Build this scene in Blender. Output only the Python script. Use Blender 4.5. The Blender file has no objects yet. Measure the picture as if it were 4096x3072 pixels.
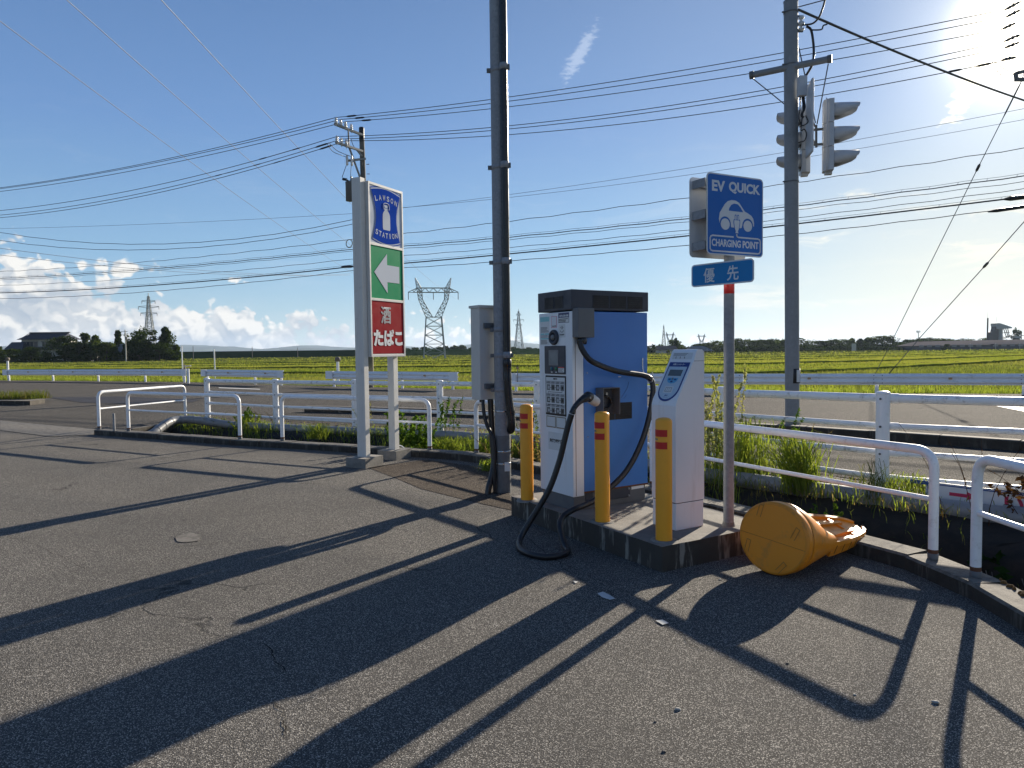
import bpy, bmesh, math, random
import numpy as np
from mathutils import Vector, Matrix
random.seed(7); RNG = np.random.default_rng(7)
SC = bpy.context.scene
COL = SC.collection
R = math.radians

# ---------------------------------------------------------------- camera
cam = bpy.data.cameras.new('camera'); cam.sensor_width = 36.0; cam.lens = 24.96
cam.clip_start = 0.05; cam.clip_end = 30000
cam_o = bpy.data.objects.new('camera', cam); COL.objects.link(cam_o); SC.camera = cam_o
_th = math.atan(133 / 2840); _r = 0.012
_X = Vector((1, 0, 0)); _U = Vector((0, math.sin(_th), math.cos(_th))); _F = Vector((0, math.cos(_th), -math.sin(_th)))
_R = _X * math.cos(_r) - _U * math.sin(_r); _V = _X * math.sin(_r) + _U * math.cos(_r)
M = Matrix((( _R.x, _V.x, -_F.x, 0), (_R.y, _V.y, -_F.y, 0), (_R.z, _V.z, -_F.z, 1.5), (0, 0, 0, 1)))
cam_o.matrix_world = M

# ---------------------------------------------------------------- view and light
SC.view_settings.view_transform = 'Standard'; SC.view_settings.look = 'None'
SC.view_settings.gamma = 1; SC.view_settings.use_curve_mapping = False
SC.view_settings.exposure = 1.02
SUN_AZ, SUN_EL = R(35.2), R(19.5)
SUN = Vector((math.cos(SUN_EL) * math.sin(SUN_AZ), math.cos(SUN_EL) * math.cos(SUN_AZ), math.sin(SUN_EL)))
sl = bpy.data.lights.new('sun', 'SUN'); sl.energy = 5.0; sl.angle = R(0.55); sl.color = (1.0, 0.89, 0.73)
so = bpy.data.objects.new('sun', sl); COL.objects.link(so)
so.rotation_euler = SUN.to_track_quat('Z', 'Y').to_euler()

class NT:
    """small helper to write node graphs as expressions"""
    def __init__(s, nt, dim='3D'): s.nt = nt; s.k = 0; s.dim = dim
    def node(s, t, **kw):
        n = s.nt.nodes.new(t); s.k += 1; n.location = (s.k * 30, 0)
        for k, v in kw.items(): setattr(n, k, v)
        return n
    def put(s, sock, v):
        if isinstance(v, bpy.types.NodeSocket): s.nt.links.new(v, sock)
        elif v is not None:
            if isinstance(v, (tuple, list)) and sock.type == 'RGBA' and len(v) == 3: v = (*v, 1)
            sock.default_value = v
    def m(s, op, a, b=None, c=None, clamp=False):
        n = s.node('ShaderNodeMath', operation=op, use_clamp=clamp)
        for i, v in enumerate((a, b, c)):
            if v is not None: s.put(n.inputs[i], v)
        return n.outputs[0]
    def vm(s, op, a, b=None, scale=None):
        n = s.node('ShaderNodeVectorMath', operation=op); s.put(n.inputs[0], a)
        if b is not None: s.put(n.inputs[1], b)
        if scale is not None: s.put(n.inputs[3], scale)
        return n.outputs['Value'] if op in ('DOT_PRODUCT', 'LENGTH') else n.outputs[0]
    def mix(s, f, a, b, blend='MIX'):
        n = s.node('ShaderNodeMix', data_type='RGBA', blend_type=blend); n.clamp_factor = True
        s.put(n.inputs[0], f); s.put(n.inputs[6], a); s.put(n.inputs[7], b); return n.outputs[2]
    def noise(s, vec, scale, detail=4, rough=0.55, dist=0.0, col=False):
        n = s.node('ShaderNodeTexNoise', noise_dimensions=s.dim); s.put(n.inputs['Vector'], vec); s.put(n.inputs['Scale'], scale)
        n.inputs['Detail'].default_value = detail; n.inputs['Roughness'].default_value = rough; n.inputs['Distortion'].default_value = dist
        return n.outputs['Color' if col else 'Fac']
    def vor(s, vec, scale, feature='F1', out='Distance', rnd=1.0):
        n = s.node('ShaderNodeTexVoronoi', feature=feature, voronoi_dimensions=s.dim); s.put(n.inputs['Vector'], vec); s.put(n.inputs['Scale'], scale)
        n.inputs['Randomness'].default_value = rnd
        return n.outputs[out]
    def ramp(s, f, stops, interp='LINEAR'):
        n = s.node('ShaderNodeValToRGB'); s.put(n.inputs[0], f); cr = n.color_ramp; cr.interpolation = interp
        while len(cr.elements) < len(stops): cr.elements.new(0.5)
        for e, (p, c) in zip(cr.elements, stops):
            e.position = p; e.color = (c, c, c, 1) if isinstance(c, (int, float)) else (*c, 1)
        return n.outputs[0]
    def ss(s, v, a, b):
        n = s.node('ShaderNodeMapRange', interpolation_type='SMOOTHSTEP'); s.put(n.inputs[0], v)
        s.put(n.inputs[1], a); s.put(n.inputs[2], b); return n.outputs[0]
    def lin(s, v, a, b, c=0.0, d=1.0):
        n = s.node('ShaderNodeMapRange'); s.put(n.inputs[0], v)
        for i, q in enumerate((a, b, c, d)): s.put(n.inputs[i + 1], q)
        return n.outputs[0]
    def xyz(s, x, y, z):
        n = s.node('ShaderNodeCombineXYZ'); s.put(n.inputs[0], x); s.put(n.inputs[1], y); s.put(n.inputs[2], z); return n.outputs[0]
    def sep(s, v):
        n = s.node('ShaderNodeSeparateXYZ'); s.put(n.inputs[0], v); return n.outputs
    def bump(s, h, strength, dist=0.01, normal=None):
        n = s.node('ShaderNodeBump'); s.put(n.inputs['Height'], h); n.inputs['Strength'].default_value = strength
        n.inputs['Distance'].default_value = dist
        if normal is not None: s.put(n.inputs['Normal'], normal)
        return n.outputs[0]

# ---------------------------------------------------------------- world
def make_world():
    w = bpy.data.worlds.new('World'); SC.world = w; w.use_nodes = True
    nt = w.node_tree; nt.nodes.clear(); N = NT(nt, '2D')
    out = N.node('ShaderNodeOutputWorld'); bg = N.node('ShaderNodeBackground'); bg.inputs[1].default_value = 0.070
    nt.links.new(bg.outputs[0], out.inputs[0])
    sky = N.node('ShaderNodeTexSky', sky_type='NISHITA'); sky.sun_disc = False
    sky.sun_elevation = SUN_EL; sky.sun_rotation = SUN_AZ; sky.altitude = 20
    sky.air_density = 1.0; sky.dust_density = 0.0; sky.ozone_density = 2.2
    tc = N.node('ShaderNodeTexCoord'); d = N.vm('NORMALIZE', tc.outputs['Generated'])
    x, y, z = N.sep(d)[0:3]
    az = N.m('ARCTAN2', x, y); el = N.m('ARCSINE', z)
    p = N.xyz(az, N.m('MULTIPLY', el, 1.15), 0.0)
    # cumulus bank that stands on the horizon, tall on one side and thinning out towards the sun
    azd = N.m('MULTIPLY', az, 180 / math.pi)
    prof = [(-180, .055), (-120, .10), (-80, .12), (-50, .125), (-36.5, .128), (-33.5, .112), (-31.5, .088), (-28.6, .066), (-25.5, .062), (-22.5, .066),
            (-19, .046), (-16.5, .040), (-13, .030), (-9.5, .024), (-6.5, .034), (-4, .026), (1, .016), (6, .004), (40, .002), (90, .01), (150, .04), (180, .055)]
    top = N.ramp(N.lin(azd, -180.0, 180.0), [((a + 180) / 360, t * 5) for a, t in prof]); top = N.m('MULTIPLY', top, 0.2)
    q = N.vm('ADD', p, N.vm('SCALE', N.noise(p, 38, 1, .5, col=True), scale=0.012))
    def billow(v):
        big = N.noise(v, 13, 5, .56)
        a = N.vor(v, 46, 'SMOOTH_F1'); b = N.vor(v, 105, 'SMOOTH_F1')
        return N.m('ADD', N.m('SUBTRACT', big, N.m('MULTIPLY', a, .34)), N.m('SUBTRACT', 0.19, N.m('MULTIPLY', b, .20)))
    n0 = billow(q)
    n1 = billow(N.vm('ADD', q, (0.006, 0.009, 0)))
    def blob(ca, ce, wa, we, s):
        da = N.m('DIVIDE', N.m('SUBTRACT', az, ca), wa); de = N.m('DIVIDE', N.m('SUBTRACT', el, ce), we)
        r2 = N.m('ADD', N.m('MULTIPLY', da, da), N.m('MULTIPLY', de, de))
        return N.m('MULTIPLY', N.m('POWER', 2.718, N.m('MULTIPLY', r2, -1.0)), s)
    body = N.m('DIVIDE', N.m('SUBTRACT', top, el), 0.030)
    body = N.m('MINIMUM', body, 1.6)
    dens = N.m('ADD', body, N.m('MULTIPLY', N.m('SUBTRACT', n0, 0.50), 4.2))
    for b in (blob(-.497, .108, .055, .016, 1.9), blob(-.515, .086, .03, .018, 1.6), blob(-.365, .098, .05, .010, 1.7), blob(-.09, .035, .06, .012, 0.0)):
        b = N.m('SUBTRACT', b, N.m('MULTIPLY', N.ss(b, .30, .05), 3.0))
        dens = N.m('MAXIMUM', dens, N.m('ADD', N.m('SUBTRACT', b, 1.0), N.m('MULTIPLY', N.m('SUBTRACT', n0, 0.52), 3.6)))
    cmask = N.m('MULTIPLY', N.ss(dens, -.02, .42), 0.97)
    lit = N.lin(N.m('SUBTRACT', n0, n1), -.07, .10)
    depth = N.ss(dens, 0.1, 2.4)
    lit = N.m('ADD', N.m('MULTIPLY', lit, .75), N.m('MULTIPLY', N.m('SUBTRACT', 1.0, depth), .42), clamp=True)
    big2 = N.noise(N.vm('MULTIPLY', p, (1, 2.2, 1)), 9, 3, .5)
    lit = N.m('MULTIPLY', lit, N.lin(big2, .33, .56, .45, 1.25), clamp=True)
    ccol = N.mix(lit, (3.0, 3.55, 4.25), (7.1, 6.95, 6.6))
    low = N.ss(el, 0.035, 0.0)
    ccol = N.mix(N.m('MULTIPLY', low, .15), ccol, (3.6, 4.4, 5.3))
    # the sky itself: slightly deeper blue away from the horizon
    sun_d = N.m('MAXIMUM', N.vm('DOT_PRODUCT', d, tuple(SUN)), 0.0)
    grad = N.ramp(N.lin(el, 0.0, 1.2), [(0, (.33, .47, .56)), (.10, (.19, .36, .56)), (.24, (.118, .240, .49)), (.42, (.072, .155, .35)), (1, (.03, .075, .2))])
    grad = N.vm('SCALE', grad, scale=10.0)
    skyc = N.mix(0.7, N.vm('SCALE', sky.outputs[0], scale=0.7), grad)
    # thin streaks of high cloud
    ps = N.vm('MULTIPLY', p, (2.2, 15, 1)); ps = N.vm('ADD', ps, N.vm('SCALE', N.noise(p, 5, 3, .5, col=True), scale=0.9))
    st = N.noise(ps, 2.1, 6, .62); st2 = N.noise(N.vm('MULTIPLY', p, (1.2, 4, 1)), 2.6, 2, .5)
    ci = N.m('MULTIPLY', N.ss(st, .50, .72), N.ss(st2, .40, .60))
    band = N.m('MULTIPLY', N.ss(el, 0.01, 0.05), N.ss(el, 0.30, 0.13))
    side = N.ss(azd, -2.0, 16.0)
    faint = N.m('MULTIPLY', N.m('MULTIPLY', N.ss(st, .5, .8), N.ss(el, .36, .12)), .16)
    ci = N.m('MAXIMUM', N.m('MULTIPLY', N.m('MULTIPLY', ci, band), N.m('MULTIPLY', side, .75)), faint)
    warm = N.ss(sun_d, 0.86, 0.985)
    cicol = N.mix(warm, (4.6, 5.2, 5.9), (8.2, 7.5, 5.9))
    skyc = N.mix(N.m('MULTIPLY', N.m('MULTIPLY', N.ss(azd, 6.0, 36.0), N.ss(el, .36, .03)), .72), skyc, (7.0, 6.5, 5.1))
    skyc = N.mix(ci, skyc, cicol)
    # the bright plume under the sun and the two small wisps
    def plume(ca, ce, ang, wl, ww, s):
        da = N.m('SUBTRACT', az, ca); de = N.m('SUBTRACT', el, ce); c_, s_ = math.cos(ang), math.sin(ang)
        u = N.m('DIVIDE', N.m('ADD', N.m('MULTIPLY', da, c_), N.m('MULTIPLY', de, s_)), wl)
        v = N.m('DIVIDE', N.m('SUBTRACT', N.m('MULTIPLY', de, c_), N.m('MULTIPLY', da, s_)), ww)
        g = N.m('POWER', 2.718, N.m('MULTIPLY', N.m('ADD', N.m('MULTIPLY', u, u), N.m('MULTIPLY', v, v)), -1.0))
        tex = N.noise(N.vm('MULTIPLY', p, (1, 2.6, 1)), 60, 5, .65)
        return N.m('MULTIPLY', N.m('MULTIPLY', N.ss(N.m('ADD', g, N.m('MULTIPLY', N.m('SUBTRACT', tex, .5), 1.5)), .35, .95), N.ss(g, .04, .25)), s)
    skyc = N.mix(plume(.565, .288, 1.05, .045, .013, .8), skyc, (9.5, 8.8, 6.6))
    skyc = N.mix(plume(.098, .385, .95, .045, .012, .28), skyc, (7, 7.6, 8.4))
    skyc = N.mix(cmask, skyc, ccol)
    # light scattered round the sun
    def lobe(pw, c): return N.vm('SCALE', c, scale=N.m('POWER', sun_d, pw))
    g = N.vm('ADD', lobe(1500.0, (60, 52, 38)), N.vm('ADD', lobe(170.0, (4.6, 4.2, 3.2)), lobe(9.0, (.95, .86, .64))))
    tot = N.vm('ADD', skyc, g)
    N.put(bg.inputs[0], tot)
make_world()

# ---------------------------------------------------------------- materials
_mats = {}
def mat(name, col, rough=0.6, metal=0.0, var=0.12, vs=6.0, bump=0.0, bs=60.0, spec=0.5, fn=None, dirt=0.0, dcol=(.06, .05, .04), streak=False):
    """procedural material: base colour with soft patches, optional dirt and fine relief"""
    if name in _mats: return _mats[name]
    m = bpy.data.materials.new(name); m.use_nodes = True; nt = m.node_tree; nt.nodes.clear(); N = NT(nt)
    out = N.node('ShaderNodeOutputMaterial'); b = N.node('ShaderNodeBsdfPrincipled'); nt.links.new(b.outputs[0], out.inputs[0])
    tc = N.node('ShaderNodeTexCoord'); v = tc.outputs['Object']
    b.inputs['Roughness'].default_value = rough; b.inputs['Metallic'].default_value = metal
    b.inputs['Specular IOR Level'].default_value = spec
    if fn: fn(N, b, v, out)
    else:
        c = N.mix(N.noise(v, vs, 4, .6), tuple(x * (1 - var) for x in col), tuple(min(1, x * (1 + var)) for x in col))
        if dirt:
            vv = N.vm('MULTIPLY', v, (1, 1, .12)) if streak else v
            f = N.m('MULTIPLY', N.ss(N.noise(vv, vs * 2.3, 6, .7), .52, .74), dirt)
            c = N.mix(f, c, dcol)
        N.put(b.inputs['Base Color'], c)
        N.put(b.inputs['Roughness'], N.lin(N.noise(v, vs * 3, 3), .3, .7, max(.03, rough - .08), min(1, rough + .1)))
        if bump: N.put(b.inputs['Normal'], N.bump(N.noise(v, bs, 3, .6), bump, .004))
    _mats[name] = m; return m

def fn_asphalt(base, stone, scale, bstr, patch=.25, spc=.3):
    def f(N, b, v, out):
        wn = N.vm('ADD', v, N.vm('SCALE', N.noise(v, scale * .6, 1, .5, col=True), scale=.006))
        r = N.sep(N.vor(wn, scale, out='Color'))[0]; dist = N.vor(wn, scale)
        r2 = N.sep(N.vor(wn, scale * 2.3, out='Color'))[1]
        dark = tuple(x * .42 for x in base)
        c = N.mix(N.ss(r2, .25, .8), dark, tuple(x * 1.25 for x in base))
        peb = N.m('MULTIPLY', N.ss(r, .50, .97), N.ss(dist, .60, .42))
        c = N.mix(peb, c, stone)
        c = N.mix(N.ss(dist, .48, .72), c, dark)
        c = N.mix(N.m('MULTIPLY', N.ss(N.noise(v, .55, 5, .6), .42, .66), patch), c, tuple(x * .55 for x in base))
        c = N.mix(N.m('MULTIPLY', N.ss(N.noise(v, 2.3, 5, .7), .55, .75), .25), c, (.095, .085, .07))
        cr = N.vor(N.vm('ADD', v, N.vm('SCALE', N.noise(v, 1.7, 4, .6, col=True), scale=.7)), .33, 'DISTANCE_TO_EDGE')
        crm = N.m('MULTIPLY', N.ss(cr, .006, .001), N.ss(N.noise(v, .8, 2), .52, .62))
        c = N.mix(N.m('MULTIPLY', crm, .6), c, (.012, .012, .012))
        N.put(b.inputs['Base Color'], c)
        N.put(b.inputs['Roughness'], N.lin(r, 0.0, 1.0, .50, .85) if spc > .1 else .92); b.inputs['Specular IOR Level'].default_value = spc
        h = N.m('ADD', N.m('MULTIPLY', dist, -.7), N.m('ADD', N.m('MULTIPLY', r, .9), N.m('MULTIPLY', r2, .4))); h = N.m('SUBTRACT', h, N.m('MULTIPLY', crm, 1.5))
        h = N.m('ADD', h, N.m('MULTIPLY', N.noise(v, 1.1, 3), 3.0))
        N.put(b.inputs['Normal'], N.bump(h, bstr, .006))
    return f
def fn_leaf(c1, c2, c3, trans=.45, vs=3.0):
    def f(N, b, v, out):
        geo = N.node('ShaderNodeNewGeometry')
        rnd = geo.outputs['Random Per Island']
        c = N.mix(rnd, c1, c2); c = N.mix(N.ss(N.noise(v, vs, 3), .45, .7), c, c3)
        N.put(b.inputs['Base Color'], c); b.inputs['Roughness'].default_value = .6; b.inputs['Specular IOR Level'].default_value = 0.0
        tr = N.node('ShaderNodeBsdfTranslucent'); N.put(tr.inputs[0], N.mix(1.0, c, (1.5, 1.5, .7), 'MULTIPLY'))
        mx = N.node('ShaderNodeMixShader'); mx.inputs[0].default_value = trans
        N.nt.links.new(b.outputs[0], mx.inputs[1]); N.nt.links.new(tr.outputs[0], mx.inputs[2]); N.nt.links.new(mx.outputs[0], out.inputs[0])
    return f
def fn_concrete(a, bcol, streaks=0.0, sc=5.0):
    def f(N, b, v, out):
        c = N.mix(N.ss(N.noise(v, sc, 6, .7), .35, .68), a, bcol)
        c = N.mix(N.m('MULTIPLY', N.ss(N.noise(v, 160, 2), .55, .7), .35), c, tuple(min(1, x * 1.8) for x in a))
        if streaks:
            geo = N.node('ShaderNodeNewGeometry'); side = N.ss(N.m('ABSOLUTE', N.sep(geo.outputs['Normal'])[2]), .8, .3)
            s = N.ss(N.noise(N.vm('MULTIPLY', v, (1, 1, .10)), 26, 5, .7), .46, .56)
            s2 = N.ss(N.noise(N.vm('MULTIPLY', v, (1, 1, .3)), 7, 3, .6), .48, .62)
            c = N.mix(N.m('MULTIPLY', side, .85), c, (.022, .017, .012))  # upright faces darker than tops, their shade mixed into the colour
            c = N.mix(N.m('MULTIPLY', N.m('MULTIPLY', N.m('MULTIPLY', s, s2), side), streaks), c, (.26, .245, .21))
        N.put(b.inputs['Base Color'], c); b.inputs['Roughness'].default_value = .88
        N.put(b.inputs['Normal'], N.bump(N.m('ADD', N.noise(v, 90, 4, .7), N.noise(v, 12, 4, .6)), .5, .006))
    return f
def fn_galv(col, sc=30, lo=.7, rough=.45):
    def f(N, b, v, out):
        cell = N.sep(N.vor(v, sc, out='Color'))[0]
        c = N.mix(cell, tuple(x * lo for x in col), col)
        c = N.mix(N.m('MULTIPLY', N.ss(N.noise(N.vm('MULTIPLY', v, (1, 1, .35)), 9, 5, .7), .55, .72), .45), c, tuple(min(1, x * 1.5) for x in col))
        c = N.mix(N.m('MULTIPLY', N.ss(N.noise(v, 3, 4, .7), .5, .8), .4), c, tuple(x * .5 for x in col))
        N.put(b.inputs['Base Color'], c); b.inputs['Metallic'].default_value = .05
        N.put(b.inputs['Roughness'], N.lin(cell, 0.0, 1.0, rough, rough + .18))
    return f

ASPH = mat('lot_asphalt', (.05,) * 3, fn=fn_asphalt((.128, .121, .111), (.46, .43, .38), 185, .55, .3, .10))
ROAD = mat('road_asphalt', (.06,) * 3, fn=fn_asphalt((.118, .113, .106), (.26, .235, .20), 80, .7, .3, .03))
PATCHM = mat('patch_asphalt', (.03,) * 3, fn=fn_asphalt((.028, .022, .022), (.07, .06, .055), 80, .5, .2))
WALKM = mat('sidewalk_asphalt', (.06,) * 3, fn=fn_asphalt((.050, .047, .045), (.34, .32, .28), 110, .7, .3, .06))
WHITE = mat('white_painted_steel', (.80, .81, .82), .38, 0, .04, 5, dirt=.42, dcol=(.30, .27, .22))
WHITE2 = mat('white_rail_grimy', (.78, .79, .80), .42, 0, .05, 4, dirt=.75, dcol=(.20, .17, .13))
BEAMM = mat('guardrail_white', (.80, .81, .83), .45, 0, .05, 2.0, dirt=.3, dcol=(.30, .25, .18))
CHW = mat('charger_white', (.74, .76, .78), .38, 0, .03, 4, dirt=.26, dcol=(.4, .36, .3), streak=True)
CHB = mat('charger_blue', (.055, .185, .50), .40, 0, .06, 3, bump=.05, bs=90, dirt=.12, dcol=(.05, .16, .5))
CHD = mat('charger_dark_grey', (.034, .039, .054), .5, 0, .12, 6, bump=.08, bs=200)
CHP = mat('plinth_grey', (.11, .115, .12), .6, 0, .15, 5, dirt=.3)
VENT = mat('vent_black', (.010, .009, .010), .55, 0, .2)
GREYB = mat('grey_box_paint', (.115, .122, .13), .5, 0, .08, 6, dirt=.25, dcol=(.10, .06, .04), streak=True)
RUST = mat('rust', (.12, .05, .025), .9, 0, .4, 30)
CABM = mat('cabinet_beige', (.52, .51, .47), .5, 0, .04, 5, dirt=.15, dcol=(.3, .28, .24))
RUB = mat('black_rubber', (.010, .010, .012), .42, 0, .25, 20, bump=.1, bs=80)
BLK = mat('black_plastic', (.012, .012, .013), .33, 0, .2, 10)
NOSE = mat('nozzle_grey', (.42, .43, .44), .4, 0, .06, 10, dirt=.3, dcol=(.2, .19, .18))
YEL = mat('bollard_amber', (.86, .36, .018), .42, 0, .06, 5, dirt=.12, dcol=(.45, .2, .04))
REDT = mat('red_reflective', (.52, .012, .012), .35, 0, .08, 40)
ORG = mat('drum_orange', (.80, .27, .010), .40, 0, .07, 4, bump=.06, bs=50, dirt=.40, dcol=(.30, .15, .045))
GALV = mat('galvanised_steel', (.30, .31, .33), fn=fn_galv((.27, .28, .295), 42, .78, .5))
GALVD = mat('galvanised_dark', (.2, .2, .2), fn=fn_galv((.13, .135, .14), 30, .8, .5))
POLEC = mat('pole_blue_grey', (.2, .2, .2), fn=fn_galv((.22, .235, .25), 26, .88, .5))
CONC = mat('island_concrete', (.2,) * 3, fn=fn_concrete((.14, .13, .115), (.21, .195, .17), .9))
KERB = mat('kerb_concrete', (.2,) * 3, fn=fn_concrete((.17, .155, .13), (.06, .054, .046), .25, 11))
FOOT = mat('footing_concrete', (.3,) * 3, fn=fn_concrete((.24, .225, .20), (.16, .15, .13), 0, 8))
UPOLE = mat('concrete_pole', (.2,) * 3, fn=fn_concrete((.15, .145, .135), (.09, .085, .08), 0, 3))
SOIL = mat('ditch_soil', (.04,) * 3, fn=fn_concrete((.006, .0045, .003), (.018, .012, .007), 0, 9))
PVC = mat('grey_pvc', (.21, .215, .22), .42, 0, .14, 3, dirt=.45, dcol=(.12, .11, .10))
INK = mat('black_ink', (.012, .012, .014), .5, 0, .1)
INKG = mat('grey_ink', (.16, .165, .17), .5, 0, .2, 30)
STK = mat('sticker_white', (.60, .62, .62), .4, 0, .04, 20, dirt=.15, dcol=(.45, .42, .38))
STKB = mat('sticker_navy', (.02, .035, .12), .4, 0, .1)
STKC = mat('sticker_cyan', (.20, .50, .52), .4, 0, .1)
PINK = mat('sticker_pink', (.60, .06, .16), .4, 0, .1)
GRN = mat('sticker_green', (.05, .36, .22), .4, 0, .1)
TAPE = mat('brown_tape_residue', (.26, .21, .14), .7, 0, .25, 40)
SIGNB = mat('sign_blue', (.016, .135, .46), .5, 0, .05, 4, dirt=.05, spec=.25)
SIGNL = mat('sign_blue_light', (.014, .20, .48), .5, 0, .05, 4, spec=.25)
SIGNW = mat('sign_white', (.62, .64, .66), .4, 0, .04, 10)
SIGNK = mat('sign_back_metal', (.30, .27, .22), .32, .8, .25, 6, dirt=.4, dcol=(.10, .08, .06))
LPAN = mat('lightbox_white', (.58, .62, .68), .5, 0, .03, 3, spec=0.0)
LGRN = mat('lightbox_green', (.010, .27, .115), .45, 0, .08, 2.5, spec=.03, bump=.12, bs=4)
LRED = mat('lightbox_red', (.30, .014, .022), .42, 0, .08, 2.5, spec=.03, bump=.12, bs=4)
LBLU = mat('lightbox_blue', (.022, .070, .40), .5, 0, .05, 3, spec=0.0)
LFRM = mat('lightbox_frame', (.56, .56, .54), .45, 0, .05, 4, dirt=.25, dcol=(.3, .28, .24))
LPOST = mat('sign_post_cream', (.62, .61, .57), .45, 0, .05, 4, dirt=.3, dcol=(.35, .3, .24))
WIRE = mat('wire_black', (.020, .022, .026), .5, 0, .2)
WIREG = mat('wire_grey', (.09, .10, .12), .5, .2, .2)
PORC = mat('porcelain', (.66, .66, .66), .22, 0, .05)
TRAFW = mat('signal_grey_white', (.46, .48, .51), .45, 0, .06, 5, dirt=.25, dcol=(.2, .2, .2))
LENS = mat('lens_dark', (.02, .02, .02), .2)
TWR = mat('tower_steel', (.30, .32, .32), .5, .3, .1)
STEEL = mat('bare_steel', (.45, .45, .45), .28, .9, .1)
ROADW = mat('road_paint', (.50, .50, .48), .7, 0, .15, 8, dirt=.6, dcol=(.12, .11, .10))
REDPR = mat('board_red', (.50, .02, .08), .5, 0, .1)
BLUPR = mat('board_blue', (.02, .08, .26), .5, 0, .1)
MOSS = mat('dry_moss', (.13, .065, .015), .95, 0, .4, 60, bump=.8, bs=200)
GRASS = mat('grass_green', (.1,) * 3, fn=fn_leaf((.11, .165, .028), (.24, .28, .06), (.18, .21, .06), .5))
GRASSD = mat('grass_dull', (.1,) * 3, fn=fn_leaf((.06, .09, .02), (.12, .14, .04), (.16, .13, .06), .35))
WEED = mat('weed_leaf', (.1,) * 3, fn=fn_leaf((.05, .10, .018), (.10, .17, .03), (.08, .12, .03), .4))
STRAW = mat('dry_stem', (.1,) * 3, fn=fn_leaf((.20, .15, .08), (.30, .24, .13), (.14, .09, .05), .3))
def fn_rice(N, b, v, out):
    geo = N.node('ShaderNodeNewGeometry'); rnd = geo.outputs['Random Per Island']
    w = N.vm('MULTIPLY', v, (.012, .085, 1)); row = N.noise(w, 1.0, 4, .6)
    c = N.mix(rnd, (.125, .165, .028), (.235, .265, .055)); c = N.mix(N.ss(row, .42, .60), c, (.25, .255, .065)); c = N.mix(N.m('MULTIPLY', N.ss(row, .45, .36), .22), c, (.085, .125, .022))
    N.put(b.inputs['Base Color'], c); b.inputs['Roughness'].default_value = .7; b.inputs['Specular IOR Level'].default_value = 0.0
    tr = N.node('ShaderNodeBsdfTranslucent'); N.put(tr.inputs[0], N.mix(1.0, c, (1.4, 1.4, .8), 'MULTIPLY'))
    mx = N.node('ShaderNodeMixShader'); mx.inputs[0].default_value = .42
    N.nt.links.new(b.outputs[0], mx.inputs[1]); N.nt.links.new(tr.outputs[0], mx.inputs[2]); N.nt.links.new(mx.outputs[0], out.inputs[0])
RICE = mat('rice_plants', (.1,) * 3, fn=fn_rice)
RICE_OLD = mat('rice_old', (.1,) * 3, fn=fn_leaf((.15, .18, .030), (.25, .27, .055), (.20, .22, .045), .42, .05))
TREED = mat('foliage_dark', (.1,) * 3, fn=fn_leaf((.020, .038, .010), (.050, .072, .018), (.034, .052, .014), .22, .15))
TREEM = mat('foliage_mid', (.1,) * 3, fn=fn_leaf((.035, .06, .015), (.075, .10, .025), (.05, .07, .02), .3, .15))
BARK = mat('bark', (.06, .045, .033), .9, 0, .3, 8)
FIELD = mat('field_ground', (.05, .075, .015), .95, 0, .35, .05, spec=0.0)
LEVEE = mat('levee_grass', (.045, .060, .018), .95, 0, .35, .4, bump=.6, bs=3, spec=0.0)
HILL = mat('mountain_forest', (.05, .07, .05), .95, 0, .3, .002, spec=0.0)
ROOFT = mat('roof_tiles', (.030, .032, .040), .40, 0, .15, 1)
ROOFG = mat('roof_grey', (.16, .16, .16), .9, 0, .1, .5)
ROOFP = mat('roof_pale', (.22, .19, .17), .9, 0, .1, .3, spec=0.0)
WALLC = mat('wall_plaster', (.42, .41, .37), .85, 0, .08, .6)
WALLG = mat('wall_grey_sheet', (.12, .125, .14), .9, 0, .12, .4, spec=0.0)
WINM = mat('window_glass', (.03, .04, .05), .12, 0, .2, 1)
RUSTY = mat('plant_steel', (.14, .12, .10), .8, 0, .4, .5)

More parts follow.
